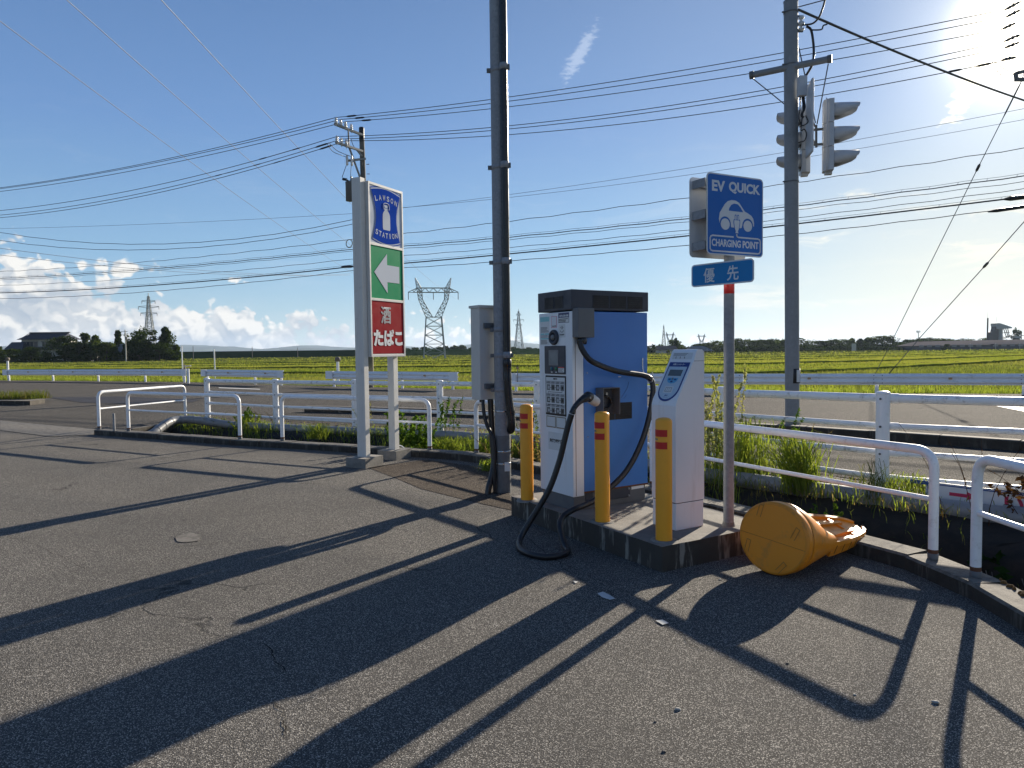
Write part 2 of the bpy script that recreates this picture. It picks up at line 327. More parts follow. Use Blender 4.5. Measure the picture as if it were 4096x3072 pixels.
# ---------------------------------------------------------------- mesh tools
class MB:
    """collects faces with material slots; build() links them as one mesh object"""
    def __init__(s): s.v = []; s.f = []; s.mi = []; s.sm = []; s.mats = []
    def slot(s, m):
        if m not in s.mats: s.mats.append(m)
        return s.mats.index(m)
    def add(s, vs, fs, m, smooth=False):
        o = len(s.v); s.v += [tuple(v) for v in vs]; k = s.slot(m)
        for f in fs: s.f.append(tuple(i + o for i in f)); s.mi.append(k); s.sm.append(smooth)
        return s
    def box(s, lo, hi, m, T=None):
        x0, y0, z0 = lo; x1, y1, z1 = hi
        vs = [Vector(p) for p in ((x0, y0, z0), (x1, y0, z0), (x1, y1, z0), (x0, y1, z0), (x0, y0, z1), (x1, y0, z1), (x1, y1, z1), (x0, y1, z1))]
        if T: vs = [T @ v for v in vs]
        return s.add(vs, [(3, 2, 1, 0), (4, 5, 6, 7), (0, 1, 5, 4), (1, 2, 6, 5), (2, 3, 7, 6), (3, 0, 4, 7)], m)
    def bar(s, a, b, w, m, h=None):
        a, b = Vector(a), Vector(b); d = (b - a); L = d.length
        if L < 1e-6: return s
        q = d.to_track_quat('Z', 'Y').to_matrix().to_4x4(); h = h or w
        return s.box((-w / 2, -h / 2, 0), (w / 2, h / 2, L), m, Matrix.Translation(a) @ q)
    def cyl(s, a, b, r, m, n=16, r2=None, caps=True, smooth=True):
        return s.tube([a, b], r, m, n, r2, caps, smooth)
    def tube(s, pts, r, m, n=10, r2=None, caps=True, smooth=True, radii=None):
        pts = [Vector(p) for p in pts]; k = len(pts); vs = []; fs = []
        up = None
        for i, p in enumerate(pts):
            t = (pts[min(i + 1, k - 1)] - pts[max(i - 1, 0)]).normalized()
            if up is None:
                up = Vector((0, 0, 1)) if abs(t.z) < .9 else Vector((1, 0, 0))
            a = t.cross(up)
            a = a.normalized() if a.length > 1e-5 else t.orthogonal().normalized()
            bq = a.cross(t).normalized(); up = bq
            rr = radii[i] if radii else (r if r2 is None else r + (r2 - r) * i / (k - 1))
            for j in range(n):
                th = 2 * math.pi * j / n; vs.append(p + (a * math.cos(th) + bq * math.sin(th)) * rr)
        for i in range(k - 1):
            for j in range(n): fs.append((i * n + j, i * n + (j + 1) % n, (i + 1) * n + (j + 1) % n, (i + 1) * n + j))
        s.add(vs, fs, m, smooth)
        if caps:
            s.add(vs[:n], [tuple(range(n))], m); s.add(vs[-n:], [tuple(range(n - 1, -1, -1))], m)
        return s
    def lathe(s, base, prof, m, n=24, axis=(0, 0, 1)):
        q = Vector(axis).to_track_quat('Z', 'Y').to_matrix(); base = Vector(base); vs = []; fs = []
        for r, z in prof:
            for j in range(n): th = 2 * math.pi * j / n; vs.append(base + q @ Vector((r * math.cos(th), r * math.sin(th), z)))
        for i in range(len(prof) - 1):
            for j in range(n): fs.append((i * n + j, i * n + (j + 1) % n, (i + 1) * n + (j + 1) % n, (i + 1) * n + j))
        return s.add(vs, fs, m, True)
    def poly(s, pts, m): return s.add(pts, [tuple(range(len(pts)))], m)
    def prism(s, pts, off, m, m2=None):
        """closed outline extruded by the vector off"""
        pts = [Vector(p) for p in pts]; off = Vector(off); k = len(pts)
        s.add(pts + [p + off for p in pts], [(i, (i + 1) % k, (i + 1) % k + k, i + k) for i in range(k)], m2 or m)
        s.add(pts, [tuple(range(k - 1, -1, -1))], m); return s.add([p + off for p in pts], [tuple(range(k))], m)
    def build(s, name, parent=None, bevel=0, fix=True, loc=None):
        me = bpy.data.meshes.new(name); me.from_pydata(s.v, [], s.f)
        for m in s.mats: me.materials.append(m)
        me.polygons.foreach_set('material_index', s.mi); me.polygons.foreach_set('use_smooth', s.sm); me.update()
        if fix:
            bm = bmesh.new(); bm.from_mesh(me); bmesh.ops.recalc_face_normals(bm, faces=bm.faces); bm.to_mesh(me); bm.free()
        o = bpy.data.objects.new(name, me); COL.objects.link(o)
        if parent is not None: o.parent = parent
        if bevel:
            b = o.modifiers.new('bevel', 'BEVEL'); b.width = bevel; b.segments = 2; b.limit_method = 'ANGLE'; b.harden_normals = False
        return o

def tag(o, label=None, cat=None, group=None, kind=None):
    if label: o['label'] = label
    if cat: o['category'] = cat
    if group: o['group'] = group
    if kind: o['kind'] = kind
    return o
def thing(name, label, cat, loc=(0, 0, 0), rz=0.0, group=None):
    o = bpy.data.objects.new(name, None); COL.objects.link(o); o.location = loc; o.rotation_euler = (0, 0, rz)
    o.empty_display_size = .2
    return tag(o, label, cat, group)
def local(o, pts):
    """world points in the frame of the thing o"""
    Mi = (Matrix.Translation(o.location) @ o.rotation_euler.to_matrix().to_4x4()).inverted()
    return [tuple(Mi @ Vector(p)) for p in pts]
def share(name, src, parent, loc=(0, 0, 0), rot=(0, 0, 0), scale=(1, 1, 1)):
    o = bpy.data.objects.new(name, src.data if hasattr(src, 'data') else src); COL.objects.link(o); o.parent = parent
    o.location = loc; o.rotation_euler = rot; o.scale = scale; return o
def text(body, size, m, T, name, parent, bold=0.0, width=None, height=None, thick=.0008, align='CENTER'):
    """flat lettering as a thin mesh, laid in the local XY plane of T"""
    c = bpy.data.curves.new(name, 'FONT'); c.body = body; c.size = 1.0; c.align_x = align; c.align_y = 'CENTER'
    c.offset = bold / size; c.extrude = .5; c.resolution_u = 4
    o = bpy.data.objects.new(name + '_tmp', c); COL.objects.link(o)
    dg = bpy.context.evaluated_depsgraph_get(); me = bpy.data.meshes.new_from_object(o.evaluated_get(dg))
    bpy.data.objects.remove(o); bpy.data.curves.remove(c)
    n = len(me.vertices)
    if n:
        co = np.empty(n * 3); me.vertices.foreach_get('co', co); co = co.reshape(-1, 3)
        lo, hi = co.min(0), co.max(0); sx = width / (hi[0] - lo[0]) if width else 1; sy = height / (hi[1] - lo[1]) if height else (sx if width else 1)
        cx_ = (lo[0] + hi[0]) / 2 if align == 'CENTER' else lo[0]; cy_ = (lo[1] + hi[1]) / 2
        if not (width or height): sx = sy = size
        co[:, 2] *= thick * 2
        co[:, 0] = (co[:, 0] - cx_) * sx; co[:, 1] = (co[:, 1] - cy_) * sy; me.vertices.foreach_set('co', co.ravel())
    me.transform(T); me.materials.clear(); me.materials.append(m); me.update()
    ob = bpy.data.objects.new(name, me); COL.objects.link(ob)
    if parent is not None: ob.parent = parent
    return ob
def plane_T(o, ux, uy):
    """matrix whose XY plane runs along ux, uy from the point o"""
    ux, uy = Vector(ux).normalized(), Vector(uy).normalized(); n = ux.cross(uy)
    return Matrix(((ux.x, uy.x, n.x, o[0]), (ux.y, uy.y, n.y, o[1]), (ux.z, uy.z, n.z, o[2]), (0, 0, 0, 1)))
def smooth_path(pts, k=8):
    """Catmull-Rom through the points"""
    P = [Vector(p) for p in pts]; P = [P[0] * 2 - P[1]] + P + [P[-1] * 2 - P[-2]]; out = []
    for i in range(1, len(P) - 2):
        for j in range(k):
            t = j / k; a, b, c, d = P[i - 1:i + 3]
            out.append(.5 * ((2 * b) + (c - a) * t + (2 * a - 5 * b + 4 * c - d) * t * t + (3 * b - a - 3 * c + d) * t ** 3))
    return out + [P[-2]]
def arc_corner(a, c, b, r, n=6):
    """points rounding the corner c between a and b"""
    a, b, c = Vector(a), Vector(b), Vector(c); u = (a - c).normalized(); v = (b - c).normalized()
    return [(c + u * r) * (1 - t) ** 2 + c * 2 * t * (1 - t) + (c + v * r) * t * t for t in [i / n for i in range(n + 1)]]
def raw_mesh(name, v, f, m, k=None, smooth=False):
    """fast mesh from numpy arrays: v (n,3), f (m,k)"""
    me = bpy.data.meshes.new(name); k = f.shape[1]
    me.vertices.add(len(v)); me.vertices.foreach_set('co', v.astype(np.float32).ravel())
    me.loops.add(f.size); me.loops.foreach_set('vertex_index', f.astype(np.int32).ravel())
    me.polygons.add(len(f)); me.polygons.foreach_set('loop_start', np.arange(len(f), dtype=np.int32) * k)
    me.polygons.foreach_set('loop_total', np.full(len(f), k, dtype=np.int32))
    if smooth: me.polygons.foreach_set('use_smooth', np.ones(len(f), dtype=bool))
    me.materials.append(m); me.update(calc_edges=True); me.validate(); return me
def obj(name, me, parent=None):
    o = bpy.data.objects.new(name, me); COL.objects.link(o)
    if parent is not None: o.parent = parent
    return o
def blades(root, h, w, lean, m, name, curve=.5, seg=2):
    """grass blades: root (n,3), heights h, width w, lean directions (n,2)"""
    n = len(root); az = RNG.uniform(0, 2 * np.pi, n); side = np.stack([np.cos(az), np.sin(az), np.zeros(n)], 1)
    ln = np.concatenate([lean, np.zeros((n, 1))], 1); up = np.array([0, 0, 1.0]); V = []
    for i in range(seg):
        t = i / seg; p = root + up * (h * t * (1 - .15 * t))[:, None] + ln * (t ** 2)[:, None] if np.ndim(t) else root + up[None] * (h * t)[:, None] + ln * t ** 2
        ww = (w * (1 - .35 * t))[:, None] * side / 2; V += [p - ww, p + ww]
    V.append(root + up[None] * (h * (1 - curve * .2))[:, None] + ln)
    v = np.stack(V, 1); K = v.shape[1]; v = v.reshape(-1, 3); b = np.arange(n) * K; F = []
    for i in range(seg - 1):
        F.append(np.stack([b + 2 * i, b + 2 * i + 1, b + 2 * i + 3], 1)); F.append(np.stack([b + 2 * i, b + 2 * i + 3, b + 2 * i + 2], 1))
    j = 2 * (seg - 1); F.append(np.stack([b + j, b + j + 1, b + j + 2], 1))
    return raw_mesh(name, v, np.concatenate(F), m)
def leaves(c, size, m, name, flat=0.0, elong=1.0):
    """small randomly turned leaf quads (rhombs) at the points c"""
    n = len(c); a = RNG.normal(size=(n, 3)); a /= np.linalg.norm(a, axis=1)[:, None]
    b = RNG.normal(size=(n, 3)); b -= (b * a).sum(1)[:, None] * a; b /= np.linalg.norm(b, axis=1)[:, None]
    a = a * (size * elong)[:, None]; b = b * (size * .5)[:, None]
    v = np.stack([c - a, c - b, c + a, c + b], 1).reshape(-1, 3); i = np.arange(n) * 4
    return raw_mesh(name, v, np.stack([i, i + 1, i + 2, i + 3], 1), m)

# ---------------------------------------------------------------- ground and roads
KL = [(-7.9, 13.5), (-7.11, 13.1), (-5.8, 12.38), (-4.5, 11.68), (-3.7, 11.33), (-2.45, 10.72), (-1.18, 10.07), (-.5, 9.70), (.3, 8.72), (1.25, 7.45), (1.4, 7.19), (2.1, 5.9),
      (2.55, 5.08), (2.77, 4.62), (2.80, 4.27), (2.77, 3.8), (2.72, 3.3), (2.62, 2.5), (2.5, 1.0), (2.5, -3), (2.5, -14)]
def sheet(name, pts, z, m, label=None, kind='structure'):
    o = MB().poly([(x, y, z) for x, y in pts], m).build(name); return tag(o, label, None, None, kind)
sheet('ground', [(-9000, -3000), (9000, -3000), (9000, 12000), (-9000, 12000)], -.95, FIELD)
sheet('parking_lot', KL + [(-60, -14), (-60, 27), (-30, 19.2), (-11.5, 14.75), (-8.05, 13.75)], 0.0, ASPH)
def lift(x):
    t = min(1, max(0, (x + 1.5) / 5.3)); return t * t * (3 - 2 * t)
def rs(x, y): f = 1 - .075 * lift(x); return (x * f, y * f)      # the street side of the ditch lies a little higher
def liftz(x): return .12 * lift(x)
FLINE = [(-7.3, 16.95), (-5.0, 15.55), (-3.0, 14.45), (-1.2, 13.65), (.62, 12.8), (1.9, 11.1), (2.9, 9.25), (4.1, 7.6), (5.5, 6.35), (7.5, 4.0), (12, -1), (20, -10)]
FLINE = [rs(x, y) for x, y in FLINE]
RL = [(-70, 58), (-50, 51), (-31.3, 44.6), (-25.8, 42.4), (-21.9, 40.6), (-18.1, 38.8), (-14.1, 36.1), (-11, 33.8), (-7.6, 31.6), (-5.8, 30.3), (-2.3, 28.2), (.2, 26.5),
      (3.5, 25.0), (7.3, 23.7), (12.5, 22.2), (16.0, 21.2), (30, 16.5), (60, 6)]
sheet('road', [(-70, 20), (-20, 15.6), (-8.05, 13.45), (-7.75, 13.6)] + FLINE + [(60, -10)] + [(x, y + .35) for x, y in reversed(RL)], -.004, ROAD)
K2 = [(-5.3, 18.06), (-3.2, 17.3), (-1.15, 16.3), (1.9, 14.3), (4.9, 12.1), (7.15, 9.9), (9.4, 7.3), (12, 4.0)]

# darker patch of new asphalt, worn lane line and stop line
sheet('asphalt_patch', [(-16.945,25.852,0.000)[:2], (-14.346,25.934,0.000)[:2], (-10.304,23.505,0.000)[:2], (-10.072,22.322,0.000)[:2], (-11.625,21.835,0.000)[:2], (-13.774,22.714,0.000)[:2]], .004, PATCHM, kind='structure')
for nm, pts in (('lane_line', [(11.853,17.339,0.000)[:2], (12.266,16.968,0.000)[:2], (11.737,15.593,0.000)[:2], (11.163,14.828,0.000)[:2]]), ('lane_line', [(-13.252,32.049,0.000)[:2], (-10.744,30.230,0.000)[:2], (-10.521,29.598,0.000)[:2], (-12.960,31.340,0.000)[:2]])):
    tag(MB().poly([(x, y, .006) for x, y in pts], ROADW).build(nm), kind='structure')
for pts in ([(0.508,4.295,0.000), (0.547,4.325,0.000), (0.582,4.261,0.000), (0.606,4.199,0.000), (0.570,4.179,0.000), (0.528,4.224,0.000)], [(0.775,3.847,0.000), (0.817,3.860,0.000), (0.841,3.809,0.000), (0.801,3.786,0.000)], [(0.380,4.541,0.000), (0.411,4.520,0.000), (0.392,4.486,0.000)]):
    tag(MB().poly([(x, y, .006) for x, y, _ in pts], ROADW).build('paint_mark'), kind='structure')
# gutter strip across the driveway
gut = [(-12.050,16.645,0.000), (-10.035,15.353,0.000), (-8.475,14.401,0.000), (-7.953,13.403,0.000), (-8.634,13.196,0.000), (-10.456,14.431,0.000)]
tag(MB().poly([(x, y, .008) for x, y, _ in gut], KERB).build('gutter'), kind='structure')

# verge: shoulder that falls from the road to the fields
def strip(name, rows, m, kind='structure', smooth=True, mats=None):
    """rows: list of polylines with equal counts"""
    k = len(rows[0]); v = [p for r in rows for p in r]
    f = [(i * k + j, i * k + j + 1, (i + 1) * k + j + 1, (i + 1) * k + j) for i in range(len(rows) - 1) for j in range(k - 1)]
    return tag(MB().add(v, f, m, smooth).build(name), kind=kind)
strip('road_verge', [[(x, y + .3, -.01) for x, y in RL], [(x + .2, y + 1.1, -.12) for x, y in RL], [(x + .5, y + 2.4, -.96) for x, y in RL]], LEVEE)

# lot kerb, stone by stone, following the ditch
def along(pts, step):
    P = [Vector((*p, 0)) if len(p) == 2 else Vector(p) for p in pts]; out = [P[0]]; rest = step
    for a, b in zip(P, P[1:]):
        L = (b - a).length; d = rest
        while d < L: out.append(a + (b - a) * (d / L)); d += step
        rest = d - L
    return out
def kerb_run(root, pts, step, h, w0, w1, m, gap=.006):
    st = along(pts, step)
    for i in range(len(st) - 1):
        a, b = st[i], st[i + 1]; d = (b - a).normalized(); n = Vector((-d.y, d.x, 0))
        if n.dot(Vector((.6, .8, 0))) < 0: n = -n
        a = a + d * gap; b = b - d * gap; zj = random.uniform(-.006, .006)
        mb = MB(); cs = [(-w0, -.08), (-w0, h - .015 + zj), (-w0 + .015, h + zj), (w1 - .01, h + zj), (w1, h - .012 + zj), (w1, -.55 if h < .12 else -.05)]
        va = [a + n * u + Vector((0, 0, z)) for u, z in cs]; vb = [b + n * u + Vector((0, 0, z)) for u, z in cs]; k = len(cs)
        mb.add(va + vb, [(q, q + 1, q + 1 + k, q + k) for q in range(k - 1)], m); mb.poly(va, m); mb.poly(list(reversed(vb)), m)
        mb.build('kerb_stone', root)
kr = tag(thing('kerb', None, None), kind='structure')
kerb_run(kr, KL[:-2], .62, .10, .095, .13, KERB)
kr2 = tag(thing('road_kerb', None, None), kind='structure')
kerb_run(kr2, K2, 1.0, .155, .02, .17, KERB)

# ditch between the kerb and the pipe: a wall, a muddy floor and an earth bank
KD = [(-7.75, 13.62), (-6.95, 13.2), (-5.7, 12.5), (-4.4, 11.8), (-3.6, 11.43), (-2.4, 10.82), (-1.1, 10.17), (-.42, 9.8), (.4, 8.8), (1.33, 7.53), (1.5, 7.25), (2.2, 5.98), (2.66, 5.12), (2.88, 4.66), (2.91, 4.25), (2.88, 3.75), (2.83, 3.2), (2.73, 2.4), (2.6, .9)]
QD = [(-7.5, 15.9), (-6.9, 15.3), (-5.6, 14.35), (-4.4, 13.7), (-3.4, 13.2), (-2.4, 12.8), (-1.2, 12.35), (.1, 11.7), (.75, 10.7), (1.35, 9.6), (1.75, 8.9), (2.35, 7.85), (2.9, 7.15), (3.5, 6.5), (4.1, 5.85), (4.7, 5.1), (5.2, 4.3), (6, 3.2), (7, 1.5)]
FD = [(-7.4, 17.0), (-6.9, 16.7), (-5.2, 15.7), (-4.2, 15.1), (-3.0, 14.5), (-2.1, 14.05), (-1.2, 13.7), (.60, 12.85), (1.25, 12.0), (1.95, 11.05), (2.4, 10.1), (2.95, 9.25), (3.5, 8.4), (4.1, 7.65), (5.0, 6.8), (5.6, 6.3), (6.4, 5.3), (7.5, 4.05), (9.5, 1.8)]
QD = [rs(x, y) for x, y in QD]; FD = [rs(x, y) for x, y in FD]
prof = [(0, 0.0), (.015, -.35), (.03, -.78), (.30, -.82), (.60, -.78), (.72, -.62), (.80, -.30), (.86, -.16), (.93, -.08), (1.0, -.03)]
rows = []
KDs = [v[:] for v in KD]; n_ = 120
def resample(pts, n):
    P = np.array(pts, float); s = np.r_[0, np.cumsum(np.linalg.norm(np.diff(P, axis=0), axis=1))]; s = np.arange(len(P)) / (len(P) - 1)
    t = np.linspace(0, 1, n); return np.stack([np.interp(t, s, P[:, 0]), np.interp(t, s, P[:, 1])], 1)
A_, B_, C_ = resample(KD, n_), resample(QD, n_), resample(FD, n_)
for t, z in prof:
    p = A_ * (1 - t) + B_ * t; j = RNG.normal(0, 1, (n_, 3)) * (.0 if t < .01 else .035)
    rows.append([(p[i, 0] + j[i, 0], p[i, 1] + j[i, 1], z + j[i, 2] * .7 + (liftz(p[i, 0]) - .11 * lift(p[i, 0]) if t >= .8 else 0)) for i in range(n_)])
for t, z in ((.25, .0), (.7, .012), (1.0, .002)):
    p = B_ * (1 - t) + C_ * t; j = RNG.normal(0, .012, n_) * (t < 1)
    rows.append([(p[i, 0], p[i, 1], z + j[i] + liftz(p[i, 0]) - (.07 * lift(p[i, 0]) if t < .5 else 0)) for i in range(n_)])
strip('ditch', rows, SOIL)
KS = resample([(-5.6, 17.9), (-5.3, 18.0), (-3.2, 17.3), (-1.15, 16.3), (.8, 15.1), (1.9, 14.3), (4.9, 12.1), (7.15, 9.9), (9.4, 7.3), (12, 4.0), (15, 0)], n_)
FS = resample([tuple(C_[i]) for i in (4, 12, 28, 44, 56, 66, 78, 90, 102, 111, 119)], n_)
strip('sidewalk', [[(FS[i, 0] * (1 - t) + KS[i, 0] * t, FS[i, 1] * (1 - t) + KS[i, 1] * t, (liftz(FS[i, 0]) + .006) * (1 - t) + .008 * t) for i in range(n_)] for t in (-.02, .25, .5, .75, 1.0)], WALKM)
# closing wall at the driveway end of the ditch
tag(MB().box((0, -.06, -.9), (2.9, .06, .02), KERB, Matrix.Translation((-7.85, 13.55, 0)) @ Matrix.Rotation(R(79), 4, 'Z')).build('ditch_end_wall'), kind='structure')

# grass median with its kerb, far off by the junction
md = [(-19.006,24.396,0.000), (-16.662,24.240,0.000), (-15.040,22.812,0.000), (-14.865,21.840,0.000), (-17.596,22.579,0.000)]
med = tag(MB().prism([(x, y, -.02) for x, y, _ in md], (0, 0, .15), KERB).build('traffic_island', bevel=.02), 'low concrete traffic island overgrown with pale grass across the driveway', 'traffic island')
c = np.array([(x, y) for x, y, _ in md]).mean(0); n = 1500
rt = np.stack([RNG.uniform(c[0] - 2.0, c[0] + 1.35, n), RNG.uniform(c[1] - .55, c[1] + .4, n), np.full(n, .12)], 1)
tag(obj('grass', blades(rt, RNG.uniform(.1, .38, n), np.full(n, .02), RNG.normal(0, .09, (n, 2)), GRASSD, 'grass')), 'pale rough grass growing on the low traffic island', 'grass', kind='stuff')

# ---------------------------------------------------------------- rice fields
LN = [[(x + .6, y + 2.6) for x, y in RL],
      [(-140, 74), (-60, 66), (-20, 58), (4, 49), (9, 45.5), (13.5, 44.2), (18, 45), (24, 49), (33, 56), (42, 63), (60, 80), (90, 100)],
      [(-170, 92), (-60, 84), (0, 72), (20, 68), (40, 76), (60, 92), (100, 120)],
      [(-180, 112), (-60, 100), (0, 90), (40, 93), (90, 122), (130, 150)],
      [(-190, 130), (0, 112), (60, 116), (120, 150), (150, 175)], [(-190, 155), (0, 138), (80, 148), (170, 190)],
      [(-190, 184), (0, 175), (100, 185), (200, 215)], [(-190, 230), (0, 226), (120, 232), (250, 245)], [(-200, 282), (0, 296), (130, 292), (260, 262)]]
def res_x(pts, n): return resample([tuple(p) for p in pts], n)
def res_s(pts, n):
    P = np.array(pts, float); s = np.r_[0, np.cumsum(np.linalg.norm(np.diff(P, axis=0), axis=1))]
    t = np.linspace(0, s[-1], n); return np.stack([np.interp(t, s, P[:, 0]), np.interp(t, s, P[:, 1])], 1)
for i in range(len(LN) - 1):
    n = 160; g0 = [0.1, 1.8, 2.2, 2.4, 3.0, 3.5, 4, 5][i]
    a, b = res_s(LN[i], n), res_s(LN[i + 1], n); k = [26, 20, 14, 12, 10, 8, 8, 8][i]
    top = RNG.uniform(-.04, .05); rws = []
    aa = a.copy(); aa[:, 1] += g0; bb = b.copy(); bb[:, 1] -= .1
    rws.append([(x, y, -1.0) for x, y in aa])
    for t in np.linspace(0, 1, k):
        p = aa * (1 - t) + bb * t; z = top - .10 + RNG.normal(0, .035, n)
        rws.append([(p[j, 0] + RNG.normal(0, .06), p[j, 1] + RNG.normal(0, .06), z[j]) for j in range(n)])
    rws.append([(x, y, -1.0) for x, y in bb])
    f = strip('rice_field', rws, RICE, kind='stuff', smooth=False); tag(f, ['nearest strip of ripening rice just beyond the white guardrail', 'second strip of rice beyond the dark levee line', 'third strip of rice in the open field', 'fourth strip of rice in the open field', 'fifth strip of rice in the open field', 'sixth strip of rice in the open field', 'seventh strip of rice towards the far trees', 'farthest strip of rice below the far trees'][i], 'rice field')
    dens = [26, 9, 4, 2.2, 1.2, .5, .25, .12][i]; h0 = [.30, .30, .32, .34, .36, .4, .5, .5][i]; w0 = [.03, .05, .08, .11, .14, .2, .3, .4][i]
    area = 0; N_ = int(min(90000, dens * 26000 / (1 + .4 * i)))
    s = RNG.uniform(0, 1, (N_, 2)); s[:, 1] = .02 + .97 * s[:, 1] ** (1.25 if i < 3 else 1)
    ia = s[:, 0] * (n - 1); lo = np.floor(ia).astype(int); fr = (ia - lo)[:, None]; hi = np.minimum(lo + 1, n - 1)
    pa = aa[lo] * (1 - fr) + aa[hi] * fr; pb = bb[lo] * (1 - fr) + bb[hi] * fr; p = pa * (1 - s[:, 1:]) + pb * s[:, 1:]
    vis = (np.abs(p[:, 0] / p[:, 1]) < .80); p = p[vis]; N_ = len(p)
    rt = np.concatenate([p, np.full((N_, 1), top - .22)], 1)
    me = blades(rt, RNG.uniform(.6, 1.15, N_) * h0, np.full(N_, w0), RNG.normal(0, .07, (N_, 2)), RICE, 'rice_plants')
    o = obj('rice_plants', me, f); tag(o, kind='stuff')
# grassy levees between the rice strips
for i in range(1, 8):
    c_ = res_s(LN[i], 220); hh = .03 + .011 * i; wd_ = [0, .5, .8, .9, 1.1, 1.3, 1.6, 2][i]; hz = np.abs(RNG.normal(hh, hh * .45, 220))
    strip('levee', [[(x, y - wd_, -.9) for x, y in c_], [(x, y - wd_ * .6, z * .8 - .02) for (x, y), z in zip(c_, hz)], [(x, y, z) for (x, y), z in zip(c_, hz)], [(x, y + wd_, -.9) for x, y in c_]], mat('levee_dark', (.062, .088, .020), .95, 0, .4, .5, spec=0.0), smooth=False)
# rough grass along the far edge of the road
rl = res_s(RL[1:-1], 400); n = 16000; i = RNG.integers(20, 380, n)
rt = np.stack([rl[i, 0] + RNG.normal(0, .15, n), rl[i, 1] + .55 + np.abs(RNG.normal(0, .55, n)), np.full(n, -.12)], 1)
tag(obj('verge_grass', blades(rt, RNG.uniform(.15, .42, n), np.full(n, .022), RNG.normal(0, .07, (n, 2)), GRASS, 'verge_grass')), 'rough green grass along the foot of the white guardrail', 'grass', kind='stuff')

# ---------------------------------------------------------------- far ground
emb = strip('embankment', [[(-165, 268, -.95), (-60, 285, -.95), (20, 330, -.95), (70, 400, -.95)], [(-165, 275, 2.7), (-60, 292, 2.6), (20, 338, 2.4), (70, 405, 1.4)], [(-165, 290, 2.7), (-60, 306, 2.6), (20, 350, 2.4), (70, 420, 1.4)], [(-165, 300, -.95), (-60, 316, -.95), (20, 360, -.95), (70, 430, -.95)]], mat('embankment_grass', (.022, .045, .016), .95, 0, .3, .05, spec=0.0), smooth=False)
sheet('farm_road', [(-90, 230), (-90, 234), (-25, 262), (30, 300), (34, 299), (-20, 257)], -.25, mat('gravel_pale', (.2, .19, .17), .9, spec=0.0))
def ridge(name, Y, pts, seed, depth=1600):
    r = np.random.default_rng(seed); xs = np.linspace(pts[0][0], pts[-1][0], 170); hs = np.interp(xs, [p[0] for p in pts], [p[1] * .38 for p in pts])
    nz = sum(np.interp(xs, np.linspace(xs[0], xs[-1], k), r.normal(0, 1, k)) * a for k, a in ((12, .10), (30, .06), (80, .025)))
    hs = np.maximum(hs * (1 + nz), 2); rows = []
    for t, f in ((0, 0), (.25, .35), (.5, .72), (.75, .92), (1, 1), (1.4, .6)):
        rows.append([(x + r.normal(0, 20), Y + t * depth + r.normal(0, 60) * (t > 0), -1 + h * f * (1 + r.normal(0, .05) * (0 < t < 1))) for x, h in zip(xs, hs)])
    strip(name, rows, HILL, smooth=True)
ridge('mountain_range', 5200, [(-6500, 150), (-4800, 260), (-3800, 330), (-3000, 240), (-2300, 130), (-1930, 235), (-1650, 165), (-1300, 135), (-1050, 165), (-850, 120), (-600, 110), (-430, 150), (-170, 250), (60, 205), (300, 110), (700, 60), (1500, 20)], 3)
ridge('mountain_range', 4300, [(-6000, 60), (-3600, 160), (-2500, 60), (-1700, 75), (-1500, 110), (-1300, 60), (-1000, 105), (-800, 60), (-560, 70), (-300, 40), (200, 30), (600, 15)], 5, 1000)

# ---------------------------------------------------------------- barriers on the kerb
def barrier(name, label, a, b, za=.10, top=.84, mid=.49, r=.0303, rm=.0175, cr=.13, group='white pipe barriers on the kerb'):
    t = thing(name, label, 'barrier', (a[0], a[1], 0), 0, group)
    ax, ay = a; A0 = Vector((0, 0, za - .12)); B0 = Vector((b[0] - ax, b[1] - ay, za - .12)); A1 = Vector((0, 0, top - r)); B1 = B0.copy(); B1.z = top - r
    pts = [A0] + arc_corner(A0, A1, B1, cr, 8) + arc_corner(A1, B1, B0, cr, 8) + [B0]
    MB().tube(pts, r, WHITE, 16).build('frame_pipe', t)
    d = (B0 - A0).normalized() * r * .8; M0 = Vector((0, 0, mid)); M1 = Vector((B0.x, B0.y, mid))
    MB().tube([M0 + d, M1 - d], rm, WHITE, 12).build('mid_rail', t)
    for q in (A0, B0):
        MB().lathe((q.x, q.y, za), [(r + .002, -.002), (r + .004, .03), (r + .0005, .034)], GALVD, 16).build('foot_sleeve', t); MB().lathe((q.x, q.y, za), [(r + .0006, .034), (r + .0008, .034 + random.uniform(.004, .02)), (r + .0002, .06)], RUST, 16).build('rust_ring', t)
    return t
barrier('pipe_barrier', 'short white barrier at the driveway end of the kerb, turned towards the road', (-7.87, 13.47), (-7.26, 15.72))
barrier('pipe_barrier', 'white pipe barrier on the kerb beside the short metal stub', (-7.11, 13.10), (-4.50, 11.67))
barrier('pipe_barrier', 'white pipe barrier passing behind the two posts of the shop sign', (-3.70, 11.36), (-1.184, 10.07))
barrier('pipe_barrier', 'white pipe barrier running behind the grey meter cabinet and the charger', (-.50, 9.73), (1.24, 7.46))
barrier('pipe_barrier', 'long white pipe barrier between the charger and the fallen orange drum', (1.42, 7.17), (2.765, 4.627))
barrier('pipe_barrier', 'nearest white pipe barrier, standing at the bend of the kerb', (2.80, 4.25), (2.85, 1.2), top=.855)
tag(MB().cyl((*(-7.445,13.221,0.100)[:2], -.1), (*(-7.445,13.221,0.100)[:2], .42), .021, GALV, 12).build('metal_stub'), 'short grey metal stub between the two leftmost white barriers', 'post')

